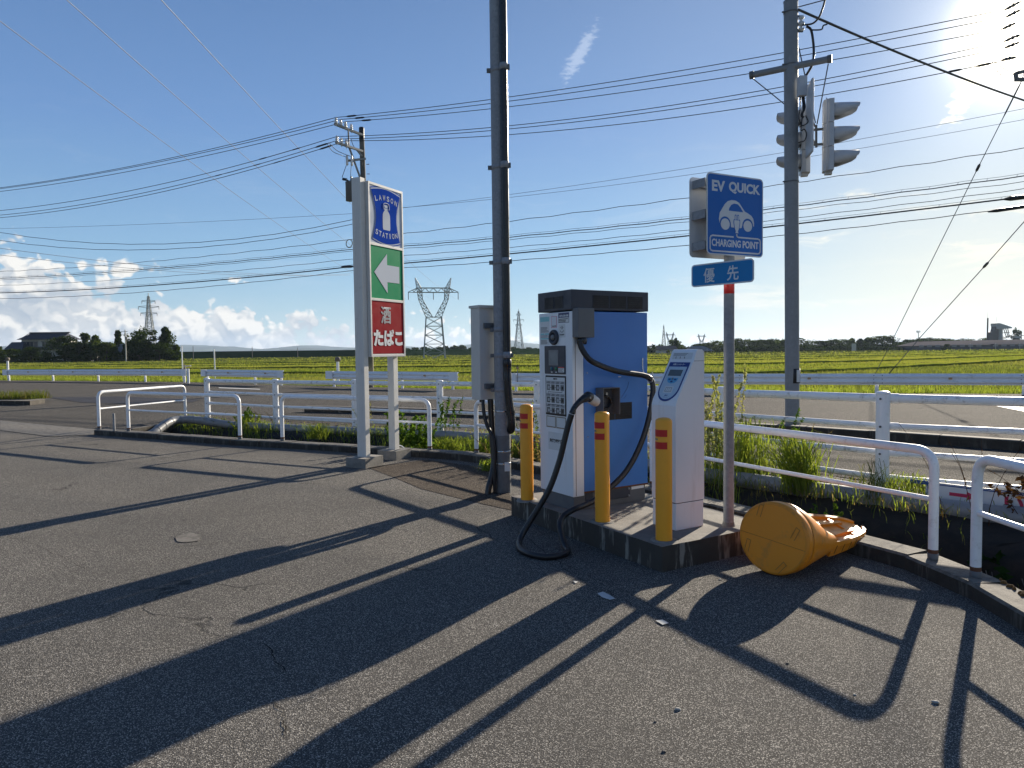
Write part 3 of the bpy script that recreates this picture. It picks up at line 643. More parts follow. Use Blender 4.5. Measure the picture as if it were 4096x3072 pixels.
# ---------------------------------------------------------------- pipe fence along the sidewalk
PF = [(-7.19, 16.71, .95, 0), (-5.09, 15.25, .955, 0), (-3.155, 14.19, .965, 0), (-1.36, 13.33, .965, 0), (.425, 11.9, .96, .04), (1.56, 10.2, .96, .07), (2.50, 8.48, .95, .09), (3.56, 6.80, .95, .12), (5.08, 5.75, .95, .12), (6.7, 4.3, .95, .12)]
fen = thing('pipe_fence', 'white four-rail pipe fence between the ditch and the sidewalk', 'fence', (0, 0, 0))
for i, (x, y, h, z0) in enumerate(PF):
    mb = MB(); mb.cyl((x, y, -.15), (x, y, z0 + h - .02), .062, WHITE, 20, caps=False); p = mb.build('post', fen)
    MB().lathe((x, y, z0 + h - .025), [(.066, 0), (.067, .012), (.05, .022), (.02, .028), (0.0005, .03)], WHITE, 20).build('post_cap', p)
    dd = Vector((x, y, 0)).normalized(); sd = Vector((dd.y, -dd.x, 0))
    for q in (.925, .645, .37, .115):
        z = z0 + h * q; c = Vector((x, y, z)) - dd * .060 - sd * .022
        MB().cyl(c, c - dd * .012, .011, GALVD, 8).build('bolt', p)
for i in range(len(PF) - 1):
    (ax0, ay0, ah, az0), (bx0, by0, bh, bz0) = PF[i], PF[i + 1]; a, b = Vector((ax0, ay0, 0)), Vector((bx0, by0, 0)); n = Vector((b.y - a.y, a.x - b.x, 0)).normalized() * -.045
    if n.y < 0: n = -n
    for q, r in ((.925, .043), (.645, .029), (.37, .029), (.115, .029)):
        p0 = Vector((a.x, a.y, az0 + ah * q)) + n; p1 = Vector((b.x, b.y, bz0 + bh * q)) + n; d = (p1 - p0).normalized()
        rl_ = MB().cyl(p0 + d * .03, p1 - d * .03, r, WHITE2, 14).build('rail', fen)
        MB().cyl(p0 + d * .03, p0 + d * .13, r + .006, WHITE, 14).build('rail_joint', rl_)

# ---------------------------------------------------------------- guardrail across the road, post and beam
def guardrail(label, pts, h0, h1, step=4.0):
    t = thing('guardrail', label, 'guardrail', (pts[0][0], pts[0][1], 0), 0, 'white beam guardrails across the road')
    pts = [(x - pts[0][0], y - pts[0][1]) for x, y in pts]; P = [Vector((x, y, 0)) for x, y in pts]; st = along(pts, step)
    if (st[-1] - P[-1]).length > 1.2: st.append(P[-1])
    k = len(st)
    for i in range(k - 1):
        a, b = st[i], st[i + 1]; d = (b - a).normalized(); n = Vector((d.y, -d.x, 0)); n = n if n.y < 0 else -n
        ha = h0 + (h1 - h0) * i / (k - 1); hb = h0 + (h1 - h0) * (i + 1) / (k - 1)
        cs = [(0, 0), (.0, -.03), (.055, -.075), (.055, -.115), (.008, -.155), (.008, -.195), (.055, -.235), (.055, -.275), (0, -.32), (0, -.35)]
        e0 = .35 if i == 0 else .0; e1 = .35 if i == k - 2 else .0
        va = [a - d * e0 + n * (.09 + u) + Vector((0, 0, ha + z)) for u, z in cs]; vb = [b + d * e1 + n * (.09 + u) + Vector((0, 0, hb + z)) for u, z in cs]; m = len(cs)
        bm_ = MB().add(va + vb, [(q, q + 1, q + 1 + m, q + m) for q in range(m - 1)], BEAMM).build('beam', t, fix=False)
        if i == 0 or i == k - 2:
            e = a - d * e0 if i == 0 else b + d * e1; s = -1 if i == 0 else 1; hh = ha if i == 0 else hb
            q0 = e + n * .15 + Vector((0, 0, hh)); q1 = q0 + d * (.42 * -s)
            MB().prism([q0, q0 - Vector((0, 0, .35)), q1 - Vector((0, 0, .35)), q1], n * .02, BEAMM).build('end_plate', t, bevel=.02)
        mid = (a + b) / 2 + n * .15 + Vector((0, 0, (ha + hb) / 2 - .15))
        MB().box((-.05, -.012, -.03), (.05, .012, .03), ORGR, Matrix.Translation(mid) @ Matrix.Rotation(math.atan2(d.y, d.x), 4, 'Z')).build('reflector', bm_)
        for zz in (-.06, -.175, -.29):
            for dx in (-.12, .12):
                c = a + d * dx + n * (.115 if zz != -.175 else .1) + Vector((0, 0, ha + zz)) + n * .035; MB().cyl(c, c + n * .015, .013, INK, 6).build('bolt', bm_)
    for i, p in enumerate(st):
        h = h0 + (h1 - h0) * i / (k - 1); MB().cyl((p.x, p.y, -.3), (p.x, p.y, h - .02), .057, WHITE, 14).build('post', t)
ORGR = mat('reflector_orange', (.45, .28, .14), .35)
guardrail('long white guardrail in front of the house and the dark trees', [(-31.6, 44.6), (-25.8, 42.3), (-21.9, 40.45), (-18.3, 38.8), (-17.7, 38.35)], .70, .715)
guardrail('short white guardrail between the two gaps in the row', [(-15.9, 37.1), (-14.1, 35.95), (-10.9, 33.55)], .715, .71)
guardrail('white guardrail seen behind the shop sign and its posts', [(-7.9, 31.5), (-5.8, 30.1), (-2.34, 28.0)], .70, .69)
guardrail('longest white guardrail, running from the charger towards the power plant', [(.15, 26.2), (3.5, 24.7), (7.3, 23.4), (12.5, 22.0), (16.0, 21.0), (30, 16.3)], .68, .60)

# ---------------------------------------------------------------- conduit pipe lying by the ditch
pts = [(-7.249,13.750,-0.148), (-7.093,13.950,-0.041), (-7.051,14.150,0.041), (-7.016,14.350,0.110), (-6.961,14.600,0.146), (-6.797,14.750,0.150), (-6.512,14.750,0.126), (-6.158,14.600,0.095), (-5.6, 14.5, .03), (-4.0, 13.68, .03), (-3.0, 13.2, .03), (-1.4, 12.5, .03), (.13, 11.4, .05), (1.0, 9.85, .07), (1.92, 8.1, .085), (2.291,7.639,0.100), (3.624,6.152,0.100), (4.113,5.663,0.100), (6.0, 3.9, .10)]
cp = tag(thing('conduit_pipe', 'thick grey pipe lying along the far side of the ditch', 'pipe', (0, 0, 0)))
pp = smooth_path(pts, 6); MB().tube(pp, .082, PVC, 20).build('pipe_body', cp)
for i in (4, 9, 15, 21, 27, 33, 39):
    a, b = pp[i], pp[i + 1]; d = (b - a).normalized(); MB().cyl(a, a + d * .05, .088, PVC, 20).build('bend_ring', cp)
for q in (Vector((4.016,5.773,0.100)), Vector((1.42, 9.05, .077)), Vector((-2.2, 12.86, .03))):
    d = Vector((.73, -.68, 0)) if q.x > 3 else Vector((.5, -.86, 0)) if q.x > 0 else Vector((.916, -.40, 0))
    MB().lathe(q, [(.083, 0), (.096, .01), (.096, .05), (.090, .06), (.090, .15), (.098, .16), (.098, .22), (.083, .24)], PVC, 20, d).build('coupling', cp)
q = Vector((2.811,7.122,0.100)); d = Vector((.66, -.75, 0)).normalized()
MB().lathe(q, [(.0835, 0), (.0835, .07)], BLUPR, 20, d).build('blue_band', cp)

# ---------------------------------------------------------------- concrete island
isl = MB(); F0 = Vector((.992, 4.70, 0)); e1 = Vector((math.cos(R(30.5)), math.sin(R(30.5)), 0)); e2 = Vector((-e1.y, e1.x, 0))
ip = [F0, F0 + e1 * 1.12, F0 + e1 * 1.12 + e2 * 1.2, F0 + e1 * 1.08 + e2 * 2.0, F0 + e2 * 2.0]
nn = []
for i in range(len(ip)):
    a, b = ip[i], ip[(i + 1) % len(ip)]; k = max(2, int((b - a).length / .08)); n = Vector((b.y - a.y, a.x - b.x, 0)).normalized()
    for j in range(k): nn.append(a + (b - a) * j / k + n * random.gauss(0, .0022) * (j > 0))
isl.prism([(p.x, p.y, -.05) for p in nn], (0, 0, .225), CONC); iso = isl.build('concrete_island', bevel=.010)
tag(iso, 'raised concrete base with streaked dark sides under the charger and bollards', 'concrete base')
ISZ = .175

# ---------------------------------------------------------------- charger
CH = thing('ev_charger', 'tall blue and white quick charger with dark grey cap and coiled black cable', 'charging station', (.496, 5.795, ISZ), R(31.5))
W_, L_ = .45, .80                       # depth of the front (along y) and of the side (along x)
Z = lambda z: z - ISZ                   # heights below are measured above the ground
MB().box((0, 0, 0), (L_ - .02, W_, Z(.34)), CHP).build('plinth', CH, .004)
MB().box((-.015, -.018, Z(.292)), (.098, W_ + .015, Z(1.816)), CHW).build('front_body', CH, .006)
MB().box((.101, -.014, Z(.315)), (L_, W_ + .012, Z(1.816)), CHB).build('side_panel', CH, .006)
MB().box((.101, -.016, Z(.312)), (L_ + .001, .004, Z(.326)), RUST).build('rusty_hem', CH)
MB().box((.12, -.006, Z(.20)), (.2, .01, Z(.31)), CHD).build('cable_gland_plate', CH, .003)
gp = MB().box((.30, -.012, Z(.225)), (.60, .01, Z(.315)), CHD).build('cable_gland_plate', CH, .003)
for bx in (.32, .58):
    for bz in (.24, .30): MB().cyl((bx, -.010, Z(bz)), (bx, -.022, Z(bz)), .010, GALV, 8).build('bolt', gp)
MB().box((.62, -.006, Z(.285)), (.76, .01, Z(.318)), CHW).build('light_strip', CH)
cap = MB().box((-.022, -.024, Z(1.826)), (L_ + .004, W_ + .02, Z(1.992)), CHD).build('cap', CH, .006)
def vent(x0, x1, z0, z1, side, parent):
    """dark louvred opening, on the side (y = const) or on the front (x = const)"""
    mb = MB(); d = .006; k = 6
    def q(u, w, z): return (u, -.024 - w if side == 's' else 0, z) if side == 's' else (-.022 - w, u, z)
    def b(u0, u1, za, zb, w, m):
        if side == 's': mb.box((u0, -.024 - w, za), (u1, -.0235, zb), m)
        elif side == 'f': mb.box((-.022 - w, u0, za), (-.0215, u1, zb), m)
        else: mb.box((u0, -.014 - w, za), (u1, -.0135, zb), m)
    b(x0, x1, z0, z1, .0015, VENT)
    for i in range(k): b(x0 + .002, x1 - .002, z0 + (z1 - z0) * (i + .15) / k, z0 + (z1 - z0) * (i + .5) / k, .004, VENT)
    for aa, bb, cc, dd in ((x0 - .003, x0, z0, z1), (x1, x1 + .003, z0, z1), (x0 - .003, x1 + .003, z1, z1 + .003)): b(aa, bb, cc, dd, .003, CHD)
    return mb.build('vent', parent)
for x0, x1 in ((.195, .36), (.378, .548), (.566, .735)): vent(x0, x1, Z(1.845), Z(1.95), 's', cap)
for x0, x1 in ((.095, .215), (.228, .360)): vent(x0, x1, Z(1.848), Z(1.945), 'f', cap)
for x0, x1 in ((.30, .425), (.435, .615)): vent(x0, x1, Z(.905), Z(1.045), 'p', CH)
# screws and scratches on the blue panel
for sx, sz in ((.135, 1.31), (.137, 1.10), (.14, .78)): MB().cyl((sx, -.014, Z(sz)), (sx, -.018, Z(sz)), .005, STEEL, 8).build('screw', CH)
for (x0, z0), (x1, z1) in (((.50, 1.09), (.57, 1.17)), ((.57, 1.17), (.585, 1.22)), ((.53, 1.08), (.56, 1.11))):
    MB().bar((x0, -.0142, Z(z0)), (x1, -.0142, Z(z1)), .004, STKB, .0012).build('scratch', CH)
MB().box((.47, -.0155, Z(1.265)), (.50, -.0135, Z(1.272)), STK).build('paint_chip', CH)
# seam down the white side strip
MB().box((.012, -.0195, Z(.30)), (.016, -.017, Z(1.60)), RUST).build('seam', CH)
# junction box that lets the cable out
jb = MB().box((-.012, -.095, Z(1.600)), (.155, -.016, Z(1.838)), GREYB).build('junction_box', CH, .004)
MB().lathe((.055, -.055, Z(1.545)), [(.030, 0), (.042, .005), (.042, .04), (.034, .055)], BLK, 12).build('cable_gland', jb)
# --- front face (plane x = -.015), u runs to the left from the near edge
def fz(u0, u1, z0, z1, m, w=.0015, name='sticker', parent=CH, bevel=0):
    return MB().box((-.0150 - w, u0, Z(z0)), (-.0145, u1, Z(z1)), m).build(name, parent, bevel)
def ft(s, uc, zc, wd, m, w=.0018, parent=CH, name='lettering', h=None, bold=0.0):
    T = plane_T((-.0150 - w, uc, Z(zc)), (0, -1, 0), (0, 0, 1)); return text(s, .05, m, T, name, parent, bold, wd, h, .0003)
def lines(u0, u1, z0, z1, k, m, parent, w=.0022, fill=.5):
    for i in range(k):
        z = z1 - (z1 - z0) * (i + .5) / k; dz = (z1 - z0) / k * fill / 2; e = random.uniform(.7, 1.0)
        fz(u1 - (u1 - u0) * e, u1, z - dz, z + dz, m, w, 'text_line', parent)
st = fz(.305, .442, 1.548, 1.785, STK, name='notice_sticker'); fz(.305, .442, 1.745, 1.785, STKC, .002, 'header_band', st)
for a_, b_ in ((.38, .435), (.313, .37)): fz(a_, b_, 1.632, 1.645, STKC, .002, 'header_band', st)
fz(.313, .435, 1.594, 1.605, STKC, .002, 'header_band', st); lines(.312, .435, 1.652, 1.70, 5, INKG, st); lines(.312, .435, 1.608, 1.63, 2, INKG, st); lines(.312, .435, 1.552, 1.59, 4, INKG, st)
st = fz(.195, .275, 1.690, 1.785, STK, name='notice_sticker'); fz(.199, .271, 1.694, 1.781, SIGNW, .0018, 'inner_panel', st); ft('急速充電器', .235, 1.703, .062, INK, .0022, st)
for a_, b_, c_, d_ in ((.195, .275, 1.782, 1.785), (.195, .275, 1.690, 1.693), (.195, .198, 1.69, 1.785), (.272, .275, 1.69, 1.785)): fz(a_, b_, c_, d_, PINK, .0021, 'border', st)
st = fz(.022, .172, 1.725, 1.808, STK, name='phone_sticker'); fz(.022, .172, 1.768, 1.808, STKB, .0018, 'header_band', st); ft('0570-200-588', .092, 1.783, .125, STK, .0022, st, bold=.002); lines(.03, .165, 1.728, 1.762, 3, INK, st)
for a_, b_, c_, d_ in ((.022, .172, 1.725, 1.728), (.022, .025, 1.725, 1.768), (.169, .172, 1.725, 1.768)): fz(a_, b_, c_, d_, STKB, .0021, 'border', st)
st = fz(.075, .168, 1.605, 1.715, STK, name='logo_sticker'); ft('CHAdeMO', .122, 1.628, .068, INK, .002, st, bold=.002)
fz(.128, .133, 1.672, 1.700, INK, .002, 'logo_mark', st); fz(.111, .116, 1.672, 1.700, INK, .002, 'logo_mark', st); fz(.133, .145, 1.684, 1.688, INK, .002, 'logo_mark', st); fz(.099, .111, 1.684, 1.688, INK, .002, 'logo_mark', st)
arc = [(-.0168, .122 + .024 * math.cos(a), Z(1.672) + .024 * math.sin(a)) for a in [R(200 + 14 * i) for i in range(11)]]
MB().tube(arc, .0022, INK, 5).build('logo_mark', st)
fz(.075, .155, 1.55, 1.60, CHW, .0012, name='faded_label')
es = MB().lathe((-.015, .232, Z(1.608)), [(.064, 0), (.064, .014), (.058, .022), (.040, .020), (.034, .010), (.0335, .006), (0.0005, .005)], CHD, 28, (-1, 0, 0)).build('stop_button_ring', CH)
MB().lathe((-.021, .232, Z(1.608)), [(.022, 0), (.024, .014), (.018, .022), (.0005, .024)], INKG, 20, (-1, 0, 0)).build('stop_button', es)
pn = fz(.072, .372, 1.300, 1.537, CHD, .010, 'control_panel', CH, .005)
s_ = fz(.165, .305, 1.372, 1.502, INKG, .0115, 'screen_frame', pn); fz(.183, .287, 1.388, 1.480, mat('lcd', (.20, .22, .23), .15), .0122, 'screen', s_)
for u, m in ((.262, mat('button_blue', (.02, .12, .16), .3)), (.198, mat('button_green', (.03, .18, .07), .3))):
    b_ = MB().lathe((-.025, u, Z(1.345)), [(.015, 0), (.015, .004), (.011, .008), (.0005, .009)], m, 14, (-1, 0, 0)).build('button', pn); fz(u - .012, u + .012, 1.312, 1.320, STK, .0108, 'button_label', b_)
st = fz(.084, .165, 1.316, 1.36, STK, .0112, 'warning_label', pn); fz(.084, .165, 1.352, 1.36, REDT, .0118, 'header_band', st); lines(.09, .16, 1.32, 1.35, 4, INKG, st, .0118)
gd = fz(.070, .365, .950, 1.286, VENT, .006, 'instruction_board', CH, .003); fz(.080, .355, .968, 1.272, STK, .0068, 'printed_sheet', gd); ft('充電操作', .218, 1.259, .062, INK, .0072, gd, bold=.0015)
photo = mat('printed_photo', (.10, .10, .095), .5, 0, .9, 45); grey_b = mat('printed_grey', (.36, .37, .38), .5, 0, .1)
for row, zc in enumerate((1.185, 1.080, .990)):
    fz(.082, .353, zc + .030, zc + .056, grey_b, .0071, 'caption_band', gd)
    for c_ in range(4):
        uc = .318 - c_ * .067; fz(uc - .025, uc + .025, zc - .024, zc + .026, photo if (row + c_) % 3 else INKG, .0074, 'printed_photo', gd)
        fz(uc - .018, uc + .010, zc - .012, zc + .012, INK if (row * 2 + c_) % 2 else grey_b, .0077, 'printed_photo', gd)
        for li in range(2): fz(uc - .022, uc + .024 - .01 * li, zc + .036 + .009 * li, zc + .040 + .009 * li, INK, .0075, 'caption_text', gd)
        if c_ < 3: fz(uc - .041, uc - .027, zc - .002, zc + .002, INK, .0075, 'printed_arrow', gd)
    if row < 2: fz(.118, .325, zc - .040, zc - .036, INK, .0075, 'printed_arrow', gd); fz(.118, .122, zc - .040, zc - .026, INK, .0075, 'printed_arrow', gd); fz(.321, .325, zc - .052, zc - .036, INK, .0075, 'printed_arrow', gd)
for a_, b_ in ((.222, .362), (.075, .215)):
    p_ = fz(a_, b_, .843, .942, TAPE, .0012, 'worn_label'); fz(a_ + .010, b_ - .010, .853, .934, STK, .0018, 'label_sheet', p_)
fz(.120, .335, .655, .805, STK, .0014, 'name_label'); ft('急速充電設備', .222, .733, .185, INK, .0020, CH, 'name_lettering', .034, .003)
# --- nozzle holder on the blue side
hb = MB(); x0, x1, z0, z1, y1_ = .225, .405, .960, 1.185, -.115
hb.box((x0, y1_, z0 - ISZ), (x0 + .006, -.014, z1 - ISZ), GREYB); hb.box((x1 - .006, y1_, z0 - ISZ), (x1, -.014, z1 - ISZ), GREYB); hb.box((x0 + .006, y1_, z1 - ISZ - .006), (x1 - .006, -.014, z1 - ISZ), GREYB); hb.box((x0 + .006, -.022, z0 - ISZ), (x1 - .006, -.0142, z1 - ISZ - .006), CHD)
ho = hb.build('nozzle_holder', CH, .002)
MB().cyl((.33, -.022, Z(1.13)), (.33, -.034, Z(1.13)), .012, STEEL, 10).build('bolt', ho)
MB().lathe((.315, -.022, Z(1.06)), [(.060, 0), (.058, .03), (.05, .034), (.044, .01)], VENT, 18, (-.3, -1, .0)).build('socket', ho)
n0 = local(CH, [(0.458,5.460,1.009), (0.477,5.470,1.052), (0.519,5.500,1.096), (0.564,5.530,1.121), (0.603,5.560,1.130), (0.625,5.580,1.121)])
nz = MB().tube(smooth_path(n0[:5], 5), .02, BLK, 14, radii=[.022, .024, .0225, .021, .021, .021, .021, .0215, .022, .0225, .023, .024, .026, .028, .031, .033, .034, .034, .034, .034, .034][:21]).build('nozzle_grip', CH)
a, b = Vector(n0[4]), Vector(local(CH, [(0.712,5.680,1.053)])[0]); d = (b - a).normalized()
MB().lathe(a - d * .02, [(.0005, -.03), (.024, -.026), (.036, -.01), (.040, .01), (.041, .03)], BLK, 22, d).build('nozzle_shoulder', CH)
MB().lathe(a + d * .008, [(.0405, 0), (.041, .03), (.0405, .08), (.038, .10), (.030, .104)], NOSE, 22, d).build('nozzle_head', CH)
MB().lathe(Vector(local(CH, [(0.606,5.500,1.128)])[0]), [(.004, 0), (.0075, .001), (.0075, .004), (.0045, .004)], STEEL, 12, (0, -1, 0)).build('nozzle_screw', CH)
# --- cable: from the junction box over the hook, down to the plinth, a loop on the ground and up to the nozzle
w = [(0.549,5.740,1.564), (0.572,5.730,1.499), (0.632,5.730,1.418), (0.738,5.780,1.365), (0.872,5.860,1.320), (1.013,5.960,1.295), (1.120,6.030,1.276), (1.182,6.050,1.245), (1.201,6.040,1.173), (1.188,6.020,1.068),
     (1.158,6.000,0.921), (1.101,5.960,0.756), (1.020,5.920,0.593), (0.924,5.860,0.468), (0.813,5.800,0.376), (0.724,5.720,0.325), (0.644,5.640,0.291), (0.557,5.580,0.267), (0.473,5.500,0.256)]
w += [(.385, 5.46, .21), (.352, 5.36, .16), (.375, 5.25, .05), (.395, 5.15, .024), (.33, 5.05, .024), (.22, 5.02, .024), (.11, 5.10, .024), (.045, 5.25, .024), (.05, 5.42, .05), (0.127,5.460,0.175), (0.196,5.460,0.282), (0.285,5.460,0.438), (0.356,5.460,0.632), (0.400,5.460,0.802), (0.430,5.460,0.922), (0.456,5.460,1.003)]
MB().tube(smooth_path(local(CH, w), 7), .0235, RUB, 14).build('cable', CH)
hk = local(CH, [(1.129,6.130,1.424), (1.129,6.120,1.321), (1.140,6.100,1.278), (1.154,6.040,1.237), (1.172,6.000,1.222), (1.185,5.980,1.239), (1.183,5.980,1.309)])
MB().tube(smooth_path(hk, 5), .005, STEEL, 8).build('cable_hook', CH)

# ---------------------------------------------------------------- bollards
def bollard(x, y, label, rot=0.0):
    t = thing('bollard', label, 'bollard', (x, y, ISZ), rot, 'amber bollards on the concrete base')
    MB().lathe((0, 0, 0), [(.0572, 0), (.0572, .825), (.0560, .834), (.050, .842), (.034, .850), (.016, .8535), (.0005, .8545)], YEL, 36).build('post', t)
    for z in (.725, .640):   # red reflective bands, turned towards the lot
        v = []; n = 12
        for j in range(n + 1):
            a_ = R(140) + R(142) * j / n
            for zz in (z, z + .048): v.append((.0582 * math.cos(a_), .0582 * math.sin(a_), zz))
        MB().add(v, [(2 * j, 2 * j + 2, 2 * j + 3, 2 * j + 1) for j in range(n)], REDT, True).build('red_band', t)
    v = []
    for j in range(7):
        a_ = R(170) + R(45) * j / 6
        for zz in (.700, .712): v.append((.0578 * math.cos(a_), .0578 * math.sin(a_), zz))
    MB().add(v, [(2 * j, 2 * j + 2, 2 * j + 3, 2 * j + 1) for j in range(6)], TAPE, True).build('maker_mark', t)
    MB().lathe((0, 0, 0), [(.098, -.01), (.092, .003), (.060, .006)], FOOT, 24).build('mortar_collar', t)
    return t
bollard(.123, 6.258, 'amber bollard with two red bands nearest the tall steel pole')
bollard(.686, 5.425, 'amber bollard with two red bands standing in front of the blue panel')
bollard(1.042, 4.873, 'amber bollard with two red bands in front of the white controller')

# ---------------------------------------------------------------- controller post
CT = thing('charge_controller', 'slim white controller post with sloping panel beside the front bollard', 'control post', (1.178, 5.107, ISZ), R(30.5))
cw, cl = .255, .285
pf = [(0, Z(.378)), (0, Z(1.085)), (.012, Z(1.125)), (.178, Z(1.412)), (.205, Z(1.478)), (.225, Z(1.494)), (.262, Z(1.494)), (.282, Z(1.478)), (cl, Z(1.45)), (cl, Z(.378))]
MB().prism([(x, 0, z) for x, z in pf], (0, cw, 0), CHW).build('body', CT, .006)
MB().box((.004, .004, 0), (cl - .004, cw - .004, Z(.372)), CHW).build('base', CT, .004)
MB().box((.008, .006, Z(.370)), (cl - .006, cw - .006, Z(.380)), VENT).build('joint', CT)
MB().box((cl - .002, .01, Z(.48)), (cl + .012, cw - .01, Z(1.36)), CHW).build('rear_door', CT, .003)
MB().box((.18, -.0012, Z(1.408)), (cl, -.0002, Z(1.411)), INKG).build('lid_seam', CT)
ang = math.atan2(1.412 - 1.125, .178 - .012); sx = Vector((math.cos(ang), 0, math.sin(ang))); slen = math.hypot(.166, .287)
sn = Vector((-math.sin(ang), 0, math.cos(ang)))
def sp(u, t, w=0.0): return Vector((.012, 0, Z(1.125))) + sx * t + Vector((0, 1, 0)) * u + sn * w   # u across (0 near edge), t up the slope
def splate(name, u0, u1, t0, t1, m, w, parent, bevel=0): return MB().prism([sp(u0, t0, w - .001), sp(u1, t0, w - .001), sp(u1, t1, w - .001), sp(u0, t1, w - .001)], sn * .001, m).build(name, parent, bevel)
def sround(name, uc, hw, t0, t1, m, w, parent):
    pts = [sp(uc - hw, t1, w), sp(uc + hw, t1, w)] + [sp(uc + hw * math.cos(a), t0 + hw - hw * 1.0 * math.sin(a), w) for a in [math.pi * i / 16 for i in range(17)]]
    return MB().prism(pts, sn * .001, m).build(name, parent)
navy = mat('controller_navy', (.014, .040, .19), .35); face = mat('controller_face', (.42, .52, .60), .35, 0, .03)
sround('panel_border', .128, .106, -.012, slen - .016, navy, .001, CT); sround('panel_face', .128, .094, .004, slen - .054, face, .0024, CT)
T = lambda u, t, w: plane_T(sp(u, t, w), (0, -1, 0), tuple(sx))
text('充電コントローラー', .05, STK, T(.128, slen - .035, .0036), 'panel_lettering', CT, .0015, .125, .016, .0003)
s_ = splate('display_frame', .048, .208, .190, .262, face, .0052, CT); splate('display', .060, .195, .198, .250, mat('lcd_dark', (.10, .12, .13), .15), .0062, s_)
kb = MB().prism([sp(.075, .182, .0045), sp(.185, .182, .0045), sp(.182, .160, .0045), sp(.165, .142, .0045), sp(.13, .134, .0045), sp(.095, .142, .0045), sp(.078, .160, .0045)], sn * .001, mat('keypad_blue', (.10, .36, .58), .35)).build('keypad', CT)
for u, t in ((.160, .168), (.100, .168), (.130, .150)):
    MB().prism([sp(u + .013 * math.cos(a), t + .007 * math.sin(a), .0058) for a in [math.pi * i / 6 for i in range(12)]], sn * .001, navy).build('button', kb)
MB().prism([sp(.130 + .010 * math.cos(a), .172 + .011 * math.sin(a), .0062) for a in [math.pi * i / 6 for i in range(12)]], sn * .001, INKG).build('button', kb)
cr_ = splate('card_reader', .085, .175, .056, .112, STK, .0042, CT)
for a_, b_, c_, d_ in ((.098, .162, .066, .068), (.098, .162, .100, .102), (.098, .100, .066, .102), (.160, .162, .066, .102)): splate('reader_outline', a_, b_, c_, d_, INK, .005, cr_)
for (u0, t0), (u1, t1) in (((.115, .074), (.125, .081)), ((.145, .074), (.135, .081)), ((.115, .094), (.125, .087)), ((.145, .094), (.135, .087))): MB().bar(sp(u0, t0, .0052), sp(u1, t1, .0052), .0018, INK, .0008).build('reader_outline', cr_)
text('JC', .05, navy, T(.130, .035, .0036), 'maker_logo', CT, .003, .034, .012, .0003); splate('logo_line', .105, .155, .020, .0215, navy, .0036, CT)
# notice on the steeper top
a0, a1 = Vector((.178, 0, Z(1.412))), Vector((.205, 0, Z(1.478))); tx = (a1 - a0).normalized(); tn = Vector((-tx.z, 0, tx.x))
def tp(u, t, w=.0006): return a0 + tx * t + Vector((0, u, 0)) + tn * w
nt_ = MB().prism([tp(.025, .010), tp(.23, .010), tp(.23, .062), tp(.025, .062)], tn * .001, STK).build('notice_sticker', CT)
for i, t in enumerate((.054, .046, .038)): MB().prism([tp(.075 + .01 * i, t, .0017), tp(.222, t, .0017), tp(.222, t + .003, .0017), tp(.075 + .01 * i, t + .003, .0017)], tn * .0004, INKG).build('text_line', nt_)
for u in (.19, .145, .10): MB().prism([tp(u - .006, .022, .0017), tp(u, .014, .0017), tp(u + .006, .022, .0017), tp(u + .002, .022, .0017), tp(u + .002, .032, .0017), tp(u - .002, .032, .0017), tp(u - .002, .022, .0017)], tn * .0004, INK).build('printed_arrow', nt_)

# ---------------------------------------------------------------- EV sign on its pole
EV = thing('charging_sign', 'blue charging point sign with white car symbol on a galvanised pole', 'road sign', (1.607, 5.254, ISZ), 0)
ez = ISZ
MB().cyl((0, 0, -.02), (0, 0, 2.52 - ez), .0381, GALV, 24).build('pole', EV)
MB().lathe((0, 0, 0), [(.05, .0), (.045, .012), (.0385, .03)], FOOT, 20).build('pole_collar', EV)
MB().lathe((0, 0, 1.90 - ez), [(.0383, 0), (.0387, .001), (.0387, .079), (.0383, .080)], REDT, 24).build('red_band', EV)
def sign_plate(parent, A, B, zb, zt, rc, mface, mrim, name, th=.004, back=SIGNK):
    """rounded plate between the ground points A and B, facing the right-hand side of A to B"""
    A, B = Vector((*A, 0)), Vector((*B, 0)); ux = (B - A).normalized(); nrm = Vector((ux.y, -ux.x, 0)); w_ = (B - A).length; h_ = zt - zb
    def ring(inset, off, r):
        pts = []
        for cx_, cz_, a0_ in ((w_ - r, h_ - r, 0), (r, h_ - r, 90), (r, r, 180), (w_ - r, r, 270)):
            for i in range(7):
                a_ = R(a0_ + 15 * i); x_ = cx_ + (r - inset) * math.cos(a_); z_ = cz_ + (r - inset) * math.sin(a_); pts.append(A + ux * x_ + Vector((0, 0, zb + z_)) + nrm * off)
        return pts
    P1 = ring(0, 0, rc); o = MB().prism(P1, nrm * th, mrim, back); ob = o.build(name, parent, .0012)
    f = ring(.010, th + .0012, rc); MB().prism([p - nrm * .001 for p in f], nrm * .001, mface).build(name + '_face', ob)
    return ob, (A, ux, nrm, w_, h_)
off = Vector((1.607, 5.254, ISZ))
A_w, B_w = (1.396,5.100,2.172), (1.887,5.355,2.156)
A2, B2 = (A_w[0] - off.x, A_w[1] - off.y), (B_w[0] - off.x, B_w[1] - off.y)
zb_, zt_ = A_w[2] - ez, (1.395,5.100,2.752)[2] - ez
fp, (SA, SU, SN, SWd, SHt) = sign_plate(EV, A2, B2, zb_, zt_, .035, SIGNB, SIGNW, 'front_plate')
nb = SN * -.15 - SU * .02
bp, _ = sign_plate(EV, (B2[0] + nb.x, B2[1] + nb.y), (A2[0] + nb.x, A2[1] + nb.y), zb_ - .004, zt_ - .004, .035, SIGNB, SIGNW, 'rear_plate')
